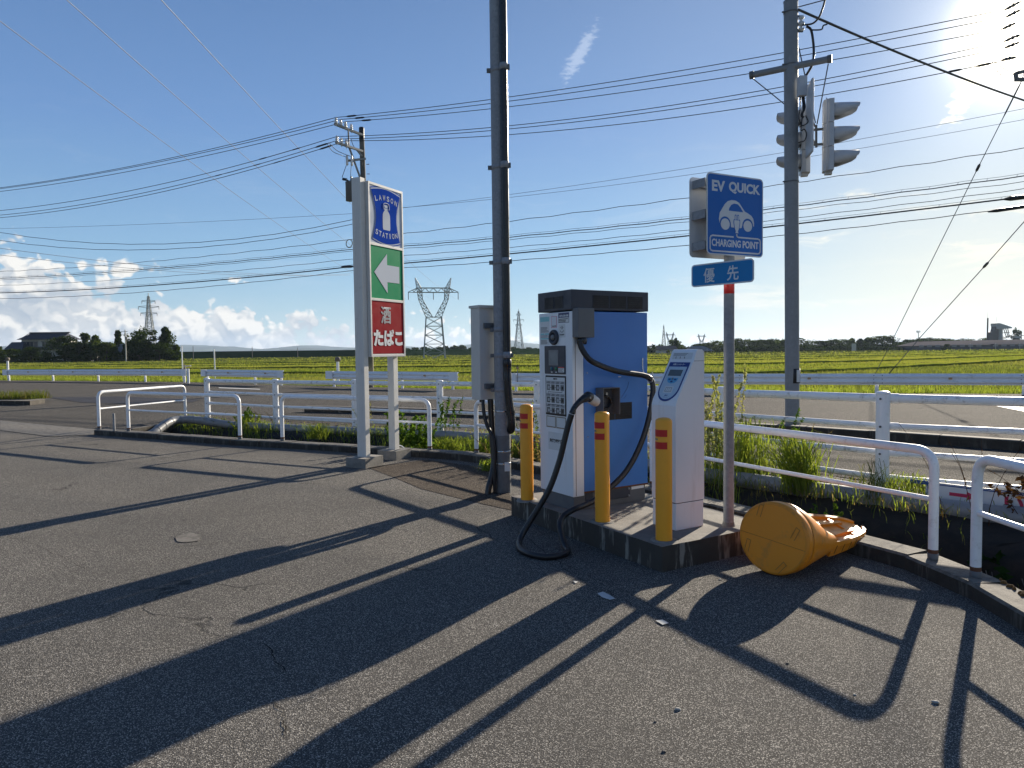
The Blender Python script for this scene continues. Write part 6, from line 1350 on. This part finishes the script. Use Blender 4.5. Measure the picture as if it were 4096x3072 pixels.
# ---------------------------------------------------------------- poles, stakes and field posts
def upole(label, px, Y, yt, r=.15, arms=True, group='distant utility poles'):
    t = thing('utility_pole', label, 'utility pole', at(px, Y), random.uniform(-.3, .3), group); h = topz(yt, px, Y) - GZ
    MB().cyl((0, 0, 0), (0, 0, h), r, WALLC if arms == 2 else UPOLE, 8, r2=r * .7).build('pole', t)
    if arms:
        for z in (h - .4, h - 1.2): MB().bar((-1.0, 0, z), (.6, 0, z), .10, UPOLE).build('crossarm', t)
        MB().cyl((.35, -.2, h - 2.4), (.35, -.2, h - 1.6), .2, UPOLE, 8).build('transformer', t)
    return t
upole('pale utility pole in front of the dark grove', 507, 172, 1320, .17, 2)
for i, (px, Y, yt, lb) in enumerate(((776, 262, 1385, 'thin pole at the near end of the dark embankment'), (1012, 268, 1387, 'thin pole halfway along the dark embankment'), (1193, 270, 1390, 'thin pole in front of the embankment, towards the shop sign'), (1865, 420, 1383, 'thin pole standing above the far belt of trees'), (3040, 300, 1350, 'thin pole against the far row of trees'))): upole(lb, px, Y, yt, .13, i == 3)
for lb, px, yt, yb, r in (('tall thin white stake behind the end of the long guardrail', 731, 1383, 1475, .035), ('white stake in the rice above the short guardrail', 860, 1397, 1472, .04)):
    p = (-19.461,42.000,0.670) if px == 731 else (-19.226,46.000,0.566)
    tag(MB().cyl((p[0], p[1], -.9), (p[0] - .02, p[1], topz(yt, px, p[1])), r, WHITE, 8).build('stake'), lb, 'stake')
vs = (-18.199,39.500,0.927); VT = thing('irrigation_valve', 'small rusty irrigation valve on a post at the end of the long guardrail', 'valve', (vs[0], vs[1], -.3), 0)
MB().cyl((0, 0, -.4), (0, 0, .95), .05, GREYB, 10).build('riser', VT); MB().lathe((0, 0, .95), [(.09, 0), (.10, .06), (.05, .1), (.03, .3), (.0005, .31)], RUSTY, 12).build('bonnet', VT); MB().cyl((-.0, -.05, 1.15), (.38, -.05, 1.18), .035, WALLC, 8).build('lever', VT)
for px, yt, yb, Y, lb in ((753, 1475, 1530, 37.2, 'short white post next to the end of the long guardrail'), (1352, 1446, 1500, 33.0, 'rust-capped post sticking up behind the guardrail by the shop sign'), (33, 1443, 1480, 46, 'rust-capped white post above the far end of the long guardrail')):
    x = (px - 2048) / 2840 * Y; t = thing('marker_post', lb, 'post', (x, Y, -.5), 0); zt_ = topz(yt, px, Y) + .5
    MB().cyl((0, 0, 0), (0, 0, zt_), .065, WHITE, 12).build('post', t)
    if yt < 1460: MB().lathe((0, 0, zt_), [(.07, 0), (.13, .02), (.13, .16), (.10, .20), (.0005, .22)], RUSTY, 12).build('cap', t)
x = (0.207,25.900,0.787); t = thing('delineator', 'small orange round reflector on a stalk above the guardrail', 'reflector', (x[0], x[1], 0), 0)
MB().cyl((0, 0, .3), (0, 0, .82), .015, GALV, 6).build('stalk', t); MB().lathe((0, 0, .87), [(.0005, -.01), (.05, -.01), (.05, .01), (.0005, .01)], ORGR, 12, (0, -1, 0)).build('disc', t)

# ---------------------------------------------------------------- fallen orange drum with its paddle
dc = Vector((1.705, 4.625, .245)); az_ = R(51.5); axh = Vector((math.sin(az_), math.cos(az_), 0)); tip = dc + axh * 1.17 + Vector((0, 0, -.105))
OD = thing('orange_drum', 'fallen orange plastic drum with a ribbed paddle, lying on its side by the kerb', 'traffic drum', tuple(dc), 0)
axd = (tip - dc).normalized(); sd = axd.cross(Vector((0, 0, 1))).normalized(); upd = sd.cross(axd).normalized()   # sd: towards the lot
def dp(t, s, u): return axd * t + sd * s + upd * u
def loft(secs, name, parent, m=ORG, n=40, cap0=True, cap1=True, pw=2.0):
    v = []; f = []
    for t, a, b, cs, cu, p in secs:
        for j in range(n):
            th = 2 * math.pi * j / n; c, s_ = math.cos(th), math.sin(th); e = 2 / p
            v.append(dp(t, cs + a * math.copysign(abs(c) ** e, c), cu + b * math.copysign(abs(s_) ** e, s_)))
    for i in range(len(secs) - 1):
        for j in range(n): f.append((i * n + j, i * n + (j + 1) % n, (i + 1) * n + (j + 1) % n, (i + 1) * n + j))
    mb = MB().add(v, f, m, True)
    if cap0: mb.add(v[:n], [tuple(range(n))], m)
    if cap1: mb.add(v[-n:], [tuple(range(n))], m)
    return mb.build(name, parent)
ra, rb = .252, .238
loft([(-.004, ra * .93, rb * .93, 0, 0, 2), (0, ra * .96, rb * .96, 0, 0, 2), (.012, ra, rb, 0, 0, 2), (.062, ra, rb, 0, 0, 2), (.068, ra * .985, rb * .985, 0, 0, 2)], 'base_rim', OD, n=64)
scm = mat('drum_scuffed_rim', (.70, .24, .012), .5, 0, .1, 5, dirt=.95, dcol=(.12, .07, .035))
loft([(-.0045, ra * .915, rb * .915, 0, 0, 2), (-.0052, ra * .955, rb * .955, 0, 0, 2), (.001, ra * .985, rb * .985, 0, 0, 2), (.012, ra * 1.003, rb * 1.003, 0, 0, 2)], 'scuffed_edge', OD, scm, 64, False, False)
loft([(.066, ra * .955, rb * .955, 0, 0, 2), (.076, ra * .955, rb * .955, 0, 0, 2)], 'groove', OD, mat('drum_groove', (.20, .08, .02), .6), 48, False, False)
loft([(.074, ra * .985, rb * .985, 0, 0, 2), (.082, ra * 1.0, rb * 1.0, 0, 0, 2), (.125, ra * .985, rb * .97, 0, 0, 2), (.19, ra * .95, rb * .88, 0, -.004, 2), (.26, ra * .91, rb * .74, 0, -.014, 2.1), (.33, ra * .86, rb * .58, 0, -.026, 2.3), (.40, ra * .82, rb * .43, 0, -.034, 2.6), (.47, ra * .79, rb * .30, 0, -.034, 3)], 'neck', OD, n=64, cap0=False)
rl2 = R(20); sd, upd = sd * math.cos(rl2) - upd * math.sin(rl2), upd * math.cos(rl2) + sd * math.sin(rl2)
# the paddle: a shallow tray with a rolled rim, open towards the sky
def half(t): return np.interp(t, [.36, .50, .70, .90, 1.05, 1.14, 1.17], [.206, .203, .186, .158, .124, .088, .05])
def thk(t): return np.interp(t, [.36, .6, .9, 1.17], [.075, .062, .050, .036])
ts = np.linspace(.42, 1.17, 26); mb = MB(); v = []; k = 10
for t in ts:
    h, th = half(t), thk(t); u0 = np.interp(t, [.36, 1.17], [-.005, 0])
    rim = min(.034, h * .4)
    cs = [(-h, -th * .5), (-h * 1.0, th * .55), (-h + rim * .3, th), (-h + rim, th * .9), (-h + rim * 1.1, th * .50), (h - rim * 1.1, th * .50), (h - rim, th * .9), (h - rim * .3, th), (h, th * .55), (h, -th * .5)]
    v += [dp(t, s, u0 + u - .02) for s, u in cs]
n = len(ts); f = [(i * k + j, i * k + (j + 1) % k, (i + 1) * k + (j + 1) % k, (i + 1) * k + j) for i in range(n - 1) for j in range(k)]
mb.add(v, f, ORG); mb.add(v[:k], [tuple(range(k))], ORG); mb.add(v[-k:], [tuple(range(k))], ORG); pd = mb.build('paddle', OD)
for i, t in enumerate((.475, .60, .72, .83, .93, 1.03)):   # notches across the rolled rims
    h, th = float(half(t)), float(thk(t))
    for s in (-1, 1): MB().bar(dp(t, s * (h + .0015), -.045), dp(t, s * (h + .0015), th * .6 - .02), .006, mat('drum_groove', (.2, .08, .02)), .003).build('notch', pd)
    MB().bar(dp(t, h - .05, th * .31 - .018), dp(t, h - .025, th * .6 - .018), .010, mat('drum_groove', (.2, .08, .02)), .008).build('notch', pd)
for s0 in (-.07, .095): # lengthwise ribs of the tray
    a_, b_ = (.48, .98 if s0 else 1.06); v = []
    MB().prism([dp(a_, s0 * .95 - .022, -.01), dp(a_, s0 * .95 + .022, -.01), dp(b_, s0 * .6 + .014, -.012), dp(b_, s0 * .6 - .014, -.012)], upd * .036, ORG).build('rib', pd, .004)
for t in (.62, .90): MB().prism([dp(t, -half(t) + .03, -.01), dp(t + .02, -half(t) + .03, -.01), dp(t + .02, half(t) - .03, -.01), dp(t, half(t) - .03, -.01)], upd * .024, ORG).build('rib', pd, .003)
MB().bar(dp(.39, 0, -.092), dp(1.16, .0, -.052), .004, mat('drum_groove', (.2, .08, .02))).build('mould_seam', OD)
for s, u, rz_ in ((-.150, .125, .1), (.130, .110, -.1), (-.140, -.135, .15), (.130, -.140, -.35)):   # slots of the bottom, drawn as outlines in a darker orange
    o_ = MB(); w_, h_ = .016, .042
    for x0, x1, z0, z1 in ((-w_, -w_ + .0035, -h_, h_), (w_ - .0035, w_, -h_, h_), (-w_, w_, h_ - .004, h_)):
        q = [(x0, z0), (x1, z0), (x1, z1), (x0, z1)]; c_, s_2 = math.cos(rz_), math.sin(rz_); o_.prism([dp(-.0055, s + x * c_ - z * s_2, u + x * s_2 + z * c_) for x, z in q], -axd * .001, mat('drum_slot_outline', (.36, .15, .03), .6))
    o_.build('slot', OD)
MB().bar(dp(-.0055, -ra * .92, -.075), dp(-.0055, ra * .92, .045), .003, mat('drum_groove', (.2, .08, .02)), .001).build('mould_seam', OD)

# ---------------------------------------------------------------- leaning board with red arrow behind the fence
b0 = Vector((3.661,6.500,0.270)); b1 = Vector((4.401,5.440,0.294))
BD = thing('sign_board', 'white board with red arrow and blue trim, tipped over behind the pipe fence', 'sign board', tuple(b0), 0)
q = Vector(local(BD, [tuple(b1)])[0]); ub = q.normalized(); nb_ = Vector((ub.y, -ub.x, 0)).normalized(); dn = (Vector((0, 0, -1)) + nb_ * .04).normalized()
def bp_(a, b, w=0): return ub * a + dn * b - nb_.cross(ub).cross(ub) * 0 + (ub.cross(dn)).normalized() * -w
nn_ = ub.cross(dn).normalized(); nn_ = nn_ if nn_.y < 0 else -nn_
def bpl(a0, a1, c0, c1, m, w, nm, parent): return MB().prism([ub * a0 + dn * c0 + nn_ * w, ub * a1 + dn * c0 + nn_ * w, ub * a1 + dn * c1 + nn_ * w, ub * a0 + dn * c1 + nn_ * w], nn_ * .0015, m).build(nm, parent)
Lb = q.length; bd = MB().prism([dn * .0 + ub * .14, ub * Lb, ub * Lb + dn * .30, ub * .14 + dn * .30], nn_ * -.02, SIGNW).build('board', BD)
bpl(.0, .16, -.005, .03, BLUPR, .001, 'trim', BD); bpl(.16, Lb, .012, .022, BLUPR, .0006, 'trim', BD); bpl(.16, Lb, -.002, .006, BLUPR, .0006, 'trim', BD)
bpl(.15, .157, 0, .3, BLUPR, .0008, 'trim', BD)

text('国日', .1, INK, plane_T(tuple(ub * .195 + dn * .10 + nn_ * .002), tuple(-dn), tuple(-ub)), 'board_lettering', BD, .001, .15, .035, .0004)
ar = [(.34, .070), (.48, .070), (.48, .048), (.57, .085), (.48, .122), (.48, .100), (.34, .100)]
MB().prism([ub * a + dn * c + nn_ * .001 for a, c in ar], nn_ * .001, REDPR).build('red_arrow', BD)
for s, a in (('い', .84), ('フ', 1.06), ('リ', 1.34)): text(s, .1, REDPR, plane_T(tuple(ub * a + dn * .115 + nn_ * .002), tuple(ub), tuple(-dn)), 'board_lettering', BD, .004, .15, .14, .0004)

# ---------------------------------------------------------------- weeds and grasses
def tuft(label, x, y, z, n, h, spread, m, w=.010, bend=.35, dirn=(0, 0), name='grass_tuft', cat='grass tuft', group=None):
    if z > -.2 and y > 5: (x, y), z = rs(x, y), z + liftz(x)
    rt = np.stack([RNG.normal(0, spread * .35, n), RNG.normal(0, spread * .35, n), np.full(n, -.03)], 1); a = RNG.uniform(0, 2 * np.pi, n); q = RNG.uniform(.1, 1, n) * bend * h
    hh = h * RNG.uniform(.45, 1.05, n); ln = np.stack([np.cos(a) * q + dirn[0], np.sin(a) * q + dirn[1]], 1)
    o = obj(name, blades(rt, hh, np.full(n, w), ln, m, name, 1.3, 5)); o.location = (x, y, z); return tag(o, label, cat, group)
def leafy(label, x, y, z, h, stems, leaf, m, spread=.15, name='weed', cat='weed', group=None, dens=60, lean=.25, sm=None, droop=0.0, elong=2.2):
    if z > -.3 and y > 5: (x, y), z = rs(x, y), z + liftz(x)
    t = thing(name, label, cat, (x, y, z), 0, group); mb = MB(); P = []; r = random
    for s in range(stems):
        a = r.uniform(0, 6.28); q = r.uniform(.2, 1) * lean * h; hh = h * r.uniform(.6, 1.05); bx, by = r.gauss(0, spread * .4), r.gauss(0, spread * .4)
        pts = [Vector((bx + math.cos(a) * q * u ** 2 + r.gauss(0, .006), by + math.sin(a) * q * u ** 2 + r.gauss(0, .006), hh * u - .02)) for u in np.linspace(0, 1, 6)]
        mb.tube(pts, .0035, sm or m, 5, r2=.0015)
        for _ in range(dens):
            u = r.uniform(.15, 1) ** .7 * 4.999; i = int(u); c = pts[i].lerp(pts[i + 1], u - i); b_ = r.uniform(0, 6.28); L = leaf * r.uniform(.4, 1.8) * (1.15 - u / 6); P.append((c.x + math.cos(b_) * L, c.y + math.sin(b_) * L, c.z + r.uniform(-.3, .6) * L - droop * L))
    mb.build('stems', t, fix=False); P = np.array(P); obj('leaves', leaves(P, RNG.uniform(.6, 1.3, len(P)) * leaf, m, 'leaves', elong=elong * .5), t); return t
gw = 'weeds along the ditch'
tuft('tall arching clump of bright green grass in front of the right part of the fence', 3.06, 7.48, -.02, 380, .74, .24, GRASS, .009, .55, (-.14, .0), 'grass_tuft', 'grass tuft')
tuft('wide clump of bright reedy grass behind the blue sign pole', 2.72, 8.45, -.02, 430, .82, .55, GRASS, .009, .35)
tuft('short grass at the foot of the big white fence post', 3.95, 7.12, -.02, 260, .30, .35, GRASS, .007, .5); tuft('wispy dark grass leaning over the conduit beside the big fence post', 3.55, 6.95, .02, 70, .42, .2, GRASSD, .006, .7)

leafy('tall wispy weed with pale seed heads beside the white controller', 2.28, 8.05, -.03, 1.30, 16, .020, mat('seed_heads', (.1,) * 3, fn=fn_leaf((.22, .24, .10), (.34, .34, .17), (.25, .22, .12), .4)), .30, dens=120, lean=.22)
leafy('slim weed with pale tips poking above the controller', 1.98, 8.4, -.03, 1.45, 6, .020, mat('seed_heads', (.1,) * 3), .2, dens=90, lean=.15)
leafy('dry branching weed in front of the grey signal pole', 3.55, 8.55, .0, .62, 5, .012, STRAW, .1, dens=30, lean=.5); leafy('green feathery weed reaching up beside the signal pole', 3.25, 8.3, .0, .95, 3, .020, WEED, .12, dens=60, lean=.45)
leafy('bushy green weed growing between the two posts of the shop sign', -1.62, 10.75, -.02, .62, 14, .032, WEED, .36, dens=60, lean=.5)
leafy('leafy weed in the ditch just behind the shop sign footing', -1.35, 10.95, -.05, .40, 10, .030, WEED, .35, dens=45, lean=.6)
tuft('bright grass between the sign and the meter cabinet, hanging over the ditch', -1.05, 11.35, -.12, 420, .36, .50, GRASS, .011, .8, (0, -.1)); tuft('bright grass below the meter cabinet, hanging over the ditch', -.35, 10.95, -.12, 520, .40, .55, GRASS, .011, .8, (0, -.12)); tuft('grass clump under the second rail of the sign barrier', -1.75, 11.8, -.1, 300, .3, .5, GRASS, .010, .7, (0, -.1))
tuft('small bright tuft at the kerb beside the foot of the tall pole', -.30, 8.95, -.02, 160, .22, .14, GRASS, .009, .8); tuft('yellowish grass on the conduit behind the sign barrier', -3.55, 12.95, -.03, 230, .34, .28, GRASS, .010, .8, (0, -.1))
leafy('thin dry weed rising in front of the shop sign barrier', -2.35, 11.3, -.3, 1.05, 2, .014, STRAW, .05, dens=26, lean=.15); leafy('dry twiggy bramble between the meter cabinet and the barrier', -.15, 9.9, -.35, 1.05, 14, .014, STRAW, .35, dens=24, lean=.55)
leafy('dry brown weed behind the nearest corner of the charger', .25, 9.3, -.45, 1.0, 18, .022, STRAW, .32, dens=46, lean=.4); leafy('green weed with yellow tips behind the tall pole', .35, 10.2, -.3, 1.15, 9, .022, GRASS, .3, dens=60, lean=.3)
leafy('green weed standing in front of the fourth fence post', -1.15, 12.6, -.05, .85, 8, .028, WEED, .3, dens=44, lean=.35); leafy('sparse weed with pale seeds behind the sign barrier', -2.9, 13.6, 0, .62, 8, .016, mat('seed_heads', (.1,) * 3), .4, dens=34, lean=.5)
leafy('small leafy weed on the strip beside the second fence post', -5.6, 15.0, 0, .40, 7, .030, WEED, .2, dens=40, lean=.4); leafy('sparse pale weed between the first two fence posts', -5.3, 15.0, 0, .35, 6, .014, STRAW, .3, dens=26, lean=.6)
leafy('yellow-green weeds round the bend of the conduit pipe', -5.5, 14.35, -.05, .36, 12, .024, GRASS, .35, dens=46, lean=.5); leafy('thin grasses over the arch of the conduit pipe', -6.3, 14.8, -.1, .42, 9, .014, GRASSD, .45, dens=24, lean=.6)
leafy('broad-leaved plant growing low in the dark ditch behind the drum', 2.75, 5.95, -.45, .42, 16, .055, mat('dark_leaf', (.1,) * 3, fn=fn_leaf((.010, .026, .007), (.022, .045, .012), (.015, .03, .01), .25)), .5, dens=22, lean=.6, elong=2.0)
leafy('dark leafy plant below the conduit between the two near barriers', 3.35, 5.2, -.45, .40, 9, .05, mat('dark_leaf', (.1,) * 3), .3, dens=18, lean=.6, elong=2.0); leafy('small green weed under the conduit in line with the drum', 2.95, 6.85, -.22, .22, 9, .018, WEED, .25, dens=40, lean=.7)
leafy('dead brown vine hanging over the tipped board', 4.55, 6.05, -.05, .42, 14, .030, mat('dead_leaf', (.1,) * 3, fn=fn_leaf((.07, .035, .02), (.12, .06, .03), (.05, .025, .015), .2)), .35, dens=20, lean=.9)
leafy('bare dark twigs behind the near barrier', 4.25, 6.35, -.05, .75, 9, .008, mat('dead_leaf', (.1,) * 3), .5, dens=10, lean=.6)
# loose growth along the whole strip
def strip_growth(n, t0, t1, h, w, m, label, name='ditch_grass', zoff=-.03, lean=.3, side=(.62, 1.0)):
    s = RNG.uniform(t0, t1, n) * (n_ - 1); i = s.astype(int); i = np.minimum(i, n_ - 2); fr = (s - i)[:, None]; dens = np.interp(s, np.arange(0, n_, 4), RNG.uniform(0, 1, len(np.arange(0, n_, 4))))
    keep = RNG.uniform(0, 1, n) < dens ** 1.5; i, fr = i[keep], fr[keep]; k = len(i)
    A = A_[i] * (1 - fr) + A_[i + 1] * fr; B = B_[i] * (1 - fr) + B_[i + 1] * fr; C = C_[i] * (1 - fr) + C_[i + 1] * fr; q = RNG.uniform(*side, k)[:, None]
    p = np.where(q <= 1, A * (1 - q) + B * q, B * (2 - q) + C * (q - 1)); qq = q[:, 0]
    z = np.where(qq <= 1, np.interp(qq, [a for a, _ in prof], [b for _, b in prof]), 0.0) + zoff
    z = z + np.array([liftz(a) for a in p[:, 0]]) * (qq > .8)
    o = obj(name, blades(np.column_stack([p, z]), h * RNG.uniform(.3, 1.1, k), np.full(k, w), RNG.normal(0, lean * h, (k, 2)), m, name, 1.2, 3)); return tag(o, label, 'grass', kind='stuff')
strip_growth(9000, 0, .62, .26, .010, GRASS, 'fresh green grass on the far bank of the ditch', side=(.84, 1.25)); strip_growth(2200, .55, .80, .18, .008, GRASS, 'short grass at the foot of the pipe fence', side=(1.05, 1.8))
strip_growth(3600, 0, .9, .16, .007, GRASSD, 'dull grass and litter on the bank of the ditch', side=(.70, 1.3)); strip_growth(2500, 0, .75, .14, .010, STRAW, 'dry grass along the strip by the fence', side=(1.0, 1.95), lean=.8)
# roots hanging down the bank
rt_ = MB()
for _ in range(190):
    s = random.uniform(.55, .97) * (n_ - 1); i = int(s); p = A_[i] * .18 + B_[i] * .82; q = A_[i] * .26 + B_[i] * .74; L = random.uniform(.15, .5); x0, y0 = p[0] + random.gauss(0, .04), p[1] + random.gauss(0, .04)
    rt_.tube([(x0, y0, -.20), (x0 * .97 + q[0] * .03 - .02, y0 * .9 + q[1] * .1 - .03, -.22), (x0 * .6 + q[0] * .4 + random.gauss(0, .04), y0 * .6 + q[1] * .4 - .05, -.22 - L * .5), (x0 * .55 + q[0] * .45 + random.gauss(0, .05), y0 * .55 + q[1] * .45 - .05, -.22 - L)], random.uniform(.002, .005), mat('root', (.13, .11, .09), .9), 5, r2=.001, caps=False)
tag(rt_.build('roots', fix=False), 'thin dry roots hanging down the earth bank under the conduit', 'roots', kind='stuff')
# moss on the near kerb, pebbles and small litter on the lot
mb = MB()
for _ in range(46):
    t = random.uniform(0, 1) ** .8; x = 2.875 - .12 * t * t * 1.0 + random.gauss(0, .016) - .02 * t; y = 4.15 - .75 * t + random.gauss(0, .03); r_ = random.uniform(.008, .026); mb.lathe((x, y, .096), [(r_, 0), (r_ * .8, .010), (r_ * .4, .016), (.0005, .018)], MOSS, 9)
tag(mb.build('moss', fix=False), 'patches of dry brown moss on top of the nearest kerb', 'moss', kind='stuff')
def pebble(x, y, s, m, label, cat='stone'):
    mb = MB(); k = 7; v = []
    for i in range(4):
        for j in range(k): a = 2 * math.pi * j / k; r_ = s * math.sin(math.pi * (i + .6) / 4.4) * random.uniform(.75, 1.2); v.append((r_ * math.cos(a), r_ * math.sin(a) * .8, s * .8 * i / 3))
    f = [(i * k + j, i * k + (j + 1) % k, (i + 1) * k + (j + 1) % k, (i + 1) * k + j) for i in range(3) for j in range(k)]; mb.add(v, f, m).poly(v[-k:], m); o = mb.build('pebble'); o.location = (x, y, -.002); return tag(o, label, cat, 'loose stones on the lot')
STN = mat('stone_pale', (.32, .31, .28), .85, 0, .2, 30); STD = mat('stone_dark', (.07, .065, .06), .85, 0, .2, 30)
for (x, y, _), s, m, lb in (((1.764,2.917,0.000), .016, STN, 'pale stone lying inside the curved barrier shadow, near the corner'), ((0.674,2.885,0.000), .014, STN, 'white pebble on the open asphalt below the barrier shadow'), ((1.292,3.304,0.000), .009, STD, 'small dark stone beside the round drum shadow'), ((1.462,2.994,0.000), .008, STN, 'tiny pebble near the bend of the barrier shadow'), ((0.549,2.578,0.000), .010, STD, 'dark stone at the lower edge of the picture'), ((0.561,2.792,0.000), .008, STD, 'dark stone beside the white pebble'), ((1.967,4.344,0.000), .007, STN, 'pale pebble by the foot of the near kerb'), ((1.333,4.536,0.000), .010, STN, 'pale fragment at the foot of the concrete base'), ((-4.190,8.497,0.000), .008, STN, 'white speck of gravel far across the lot'), ((1.626,4.680,0.000), .007, STD, 'small dark stone in the shade of the drum')):
    pebble(x, y, s, m, lb)

# worn patch and thin cracks in the lot
def crack(pts, w=.006):
    P = smooth_path([(x, y, 0) for x, y in pts], 9); L_, R_ = [], []
    for i, p in enumerate(P):
        d = (P[min(i + 1, len(P) - 1)] - P[max(i - 1, 0)]); n = Vector((-d.y, d.x, 0)).normalized(); j = random.gauss(0, .012); ww = w * .55 * random.uniform(.25, 1) * min(1, i / 4, (len(P) - 1 - i) / 4)
        L_.append((p.x + n.x * (j + ww), p.y + n.y * (j + ww), .0045)); R_.append((p.x + n.x * (j - ww), p.y + n.y * (j - ww), .0045))
    k = len(P); tag(MB().add(L_ + R_, [(i, i + 1, i + 1 + k, i + k) for i in range(k - 1)], mat('crack_dark', (.030, .028, .026), .95, spec=0.0)).build('crack', fix=False), kind='structure')
crack([(-0.161,6.537,0.000)[:2], (0.090,5.641,0.000)[:2], (0.293,5.018,0.000)[:2], (0.456,4.518,0.000)[:2], (0.638,4.233,0.000)[:2], (0.792,3.943,0.000)[:2]], .005); crack([(0.226,5.114,0.000)[:2], (0.488,4.670,0.000)[:2], (0.794,4.101,0.000)[:2], (0.903,3.500,0.000)[:2], (1.080,3.588,0.000)[:2]], .004)
crack([(-1.102,7.330,0.000)[:2], (-0.726,6.724,0.000)[:2], (-0.330,5.984,0.000)[:2], (-0.108,5.464,0.000)[:2]], .005); crack([(0.876,4.139,0.000)[:2], (1.124,4.238,0.000)[:2], (1.492,4.432,0.000)[:2]], .004)
crack([(-3.081,5.284,0.000)[:2], (-2.641,5.469,0.000)[:2], (-2.129,5.665,0.000)[:2], (-1.558,5.794,0.000)[:2]], .005); crack([(-4.393,6.008,0.000)[:2], (-3.637,5.442,0.000)[:2], (-2.872,4.798,0.000)[:2]], .005); crack([(-1.323,3.691,0.000)[:2], (-1.178,3.413,0.000)[:2], (-1.006,3.173,0.000)[:2]], .006); crack([(-2.527,8.163,0.000)[:2], (-2.337,8.104,0.000)[:2], (-2.128,8.076,0.000)[:2]], .008); crack([(-1.081,3.057,0.000)[:2], (-0.947,2.842,0.000)[:2], (-0.918,2.692,0.000)[:2]], .006)
wp = [(-2.785,5.772,0.000), (-2.729,5.922,0.000), (-2.600,5.819,0.000), (-2.528,5.645,0.000), (-2.633,5.598,0.000), (-2.702,5.631,0.000)]; tag(MB().poly([(x, y, .005) for x, y, _ in wp], KERB).build('worn_patch'), kind='structure')
sp_ = [(-.2, 8.75), (-.05, 7.6), (.0, 6.6), (-.3, 6.9), (-1.0, 7.7), (-1.4, 8.4), (-1.9, 9.2), (-1.2, 9.8), (-.6, 9.3)]
tag(MB().poly([(x, y, .0035) for x, y in sp_], mat('stained_asphalt', (.05,) * 3, fn=fn_asphalt((.085, .068, .055), (.30, .26, .21), 135, .5, .5, .06))).build('stained_patch'), kind='structure')

# ---------------------------------------------------------------- air between here and the mountains
HZ = MB().box((-9500, -3200, -3), (9500, 7500, 138), mat('haze_tmp', (.5, .5, .5))).build('haze'); HZ.data.materials.clear()
hm = bpy.data.materials.new('haze_air'); hm.use_nodes = True; nt = hm.node_tree; nt.nodes.clear(); o_ = nt.nodes.new('ShaderNodeOutputMaterial'); pv = nt.nodes.new('ShaderNodeVolumePrincipled')
pv.inputs['Color'].default_value = (.60, .76, 1.0, 1); pv.inputs['Density'].default_value = 8e-5; pv.inputs['Anisotropy'].default_value = .3; nt.links.new(pv.outputs[0], o_.inputs['Volume'])
HZ.data.materials.append(hm); tag(HZ, kind='stuff')
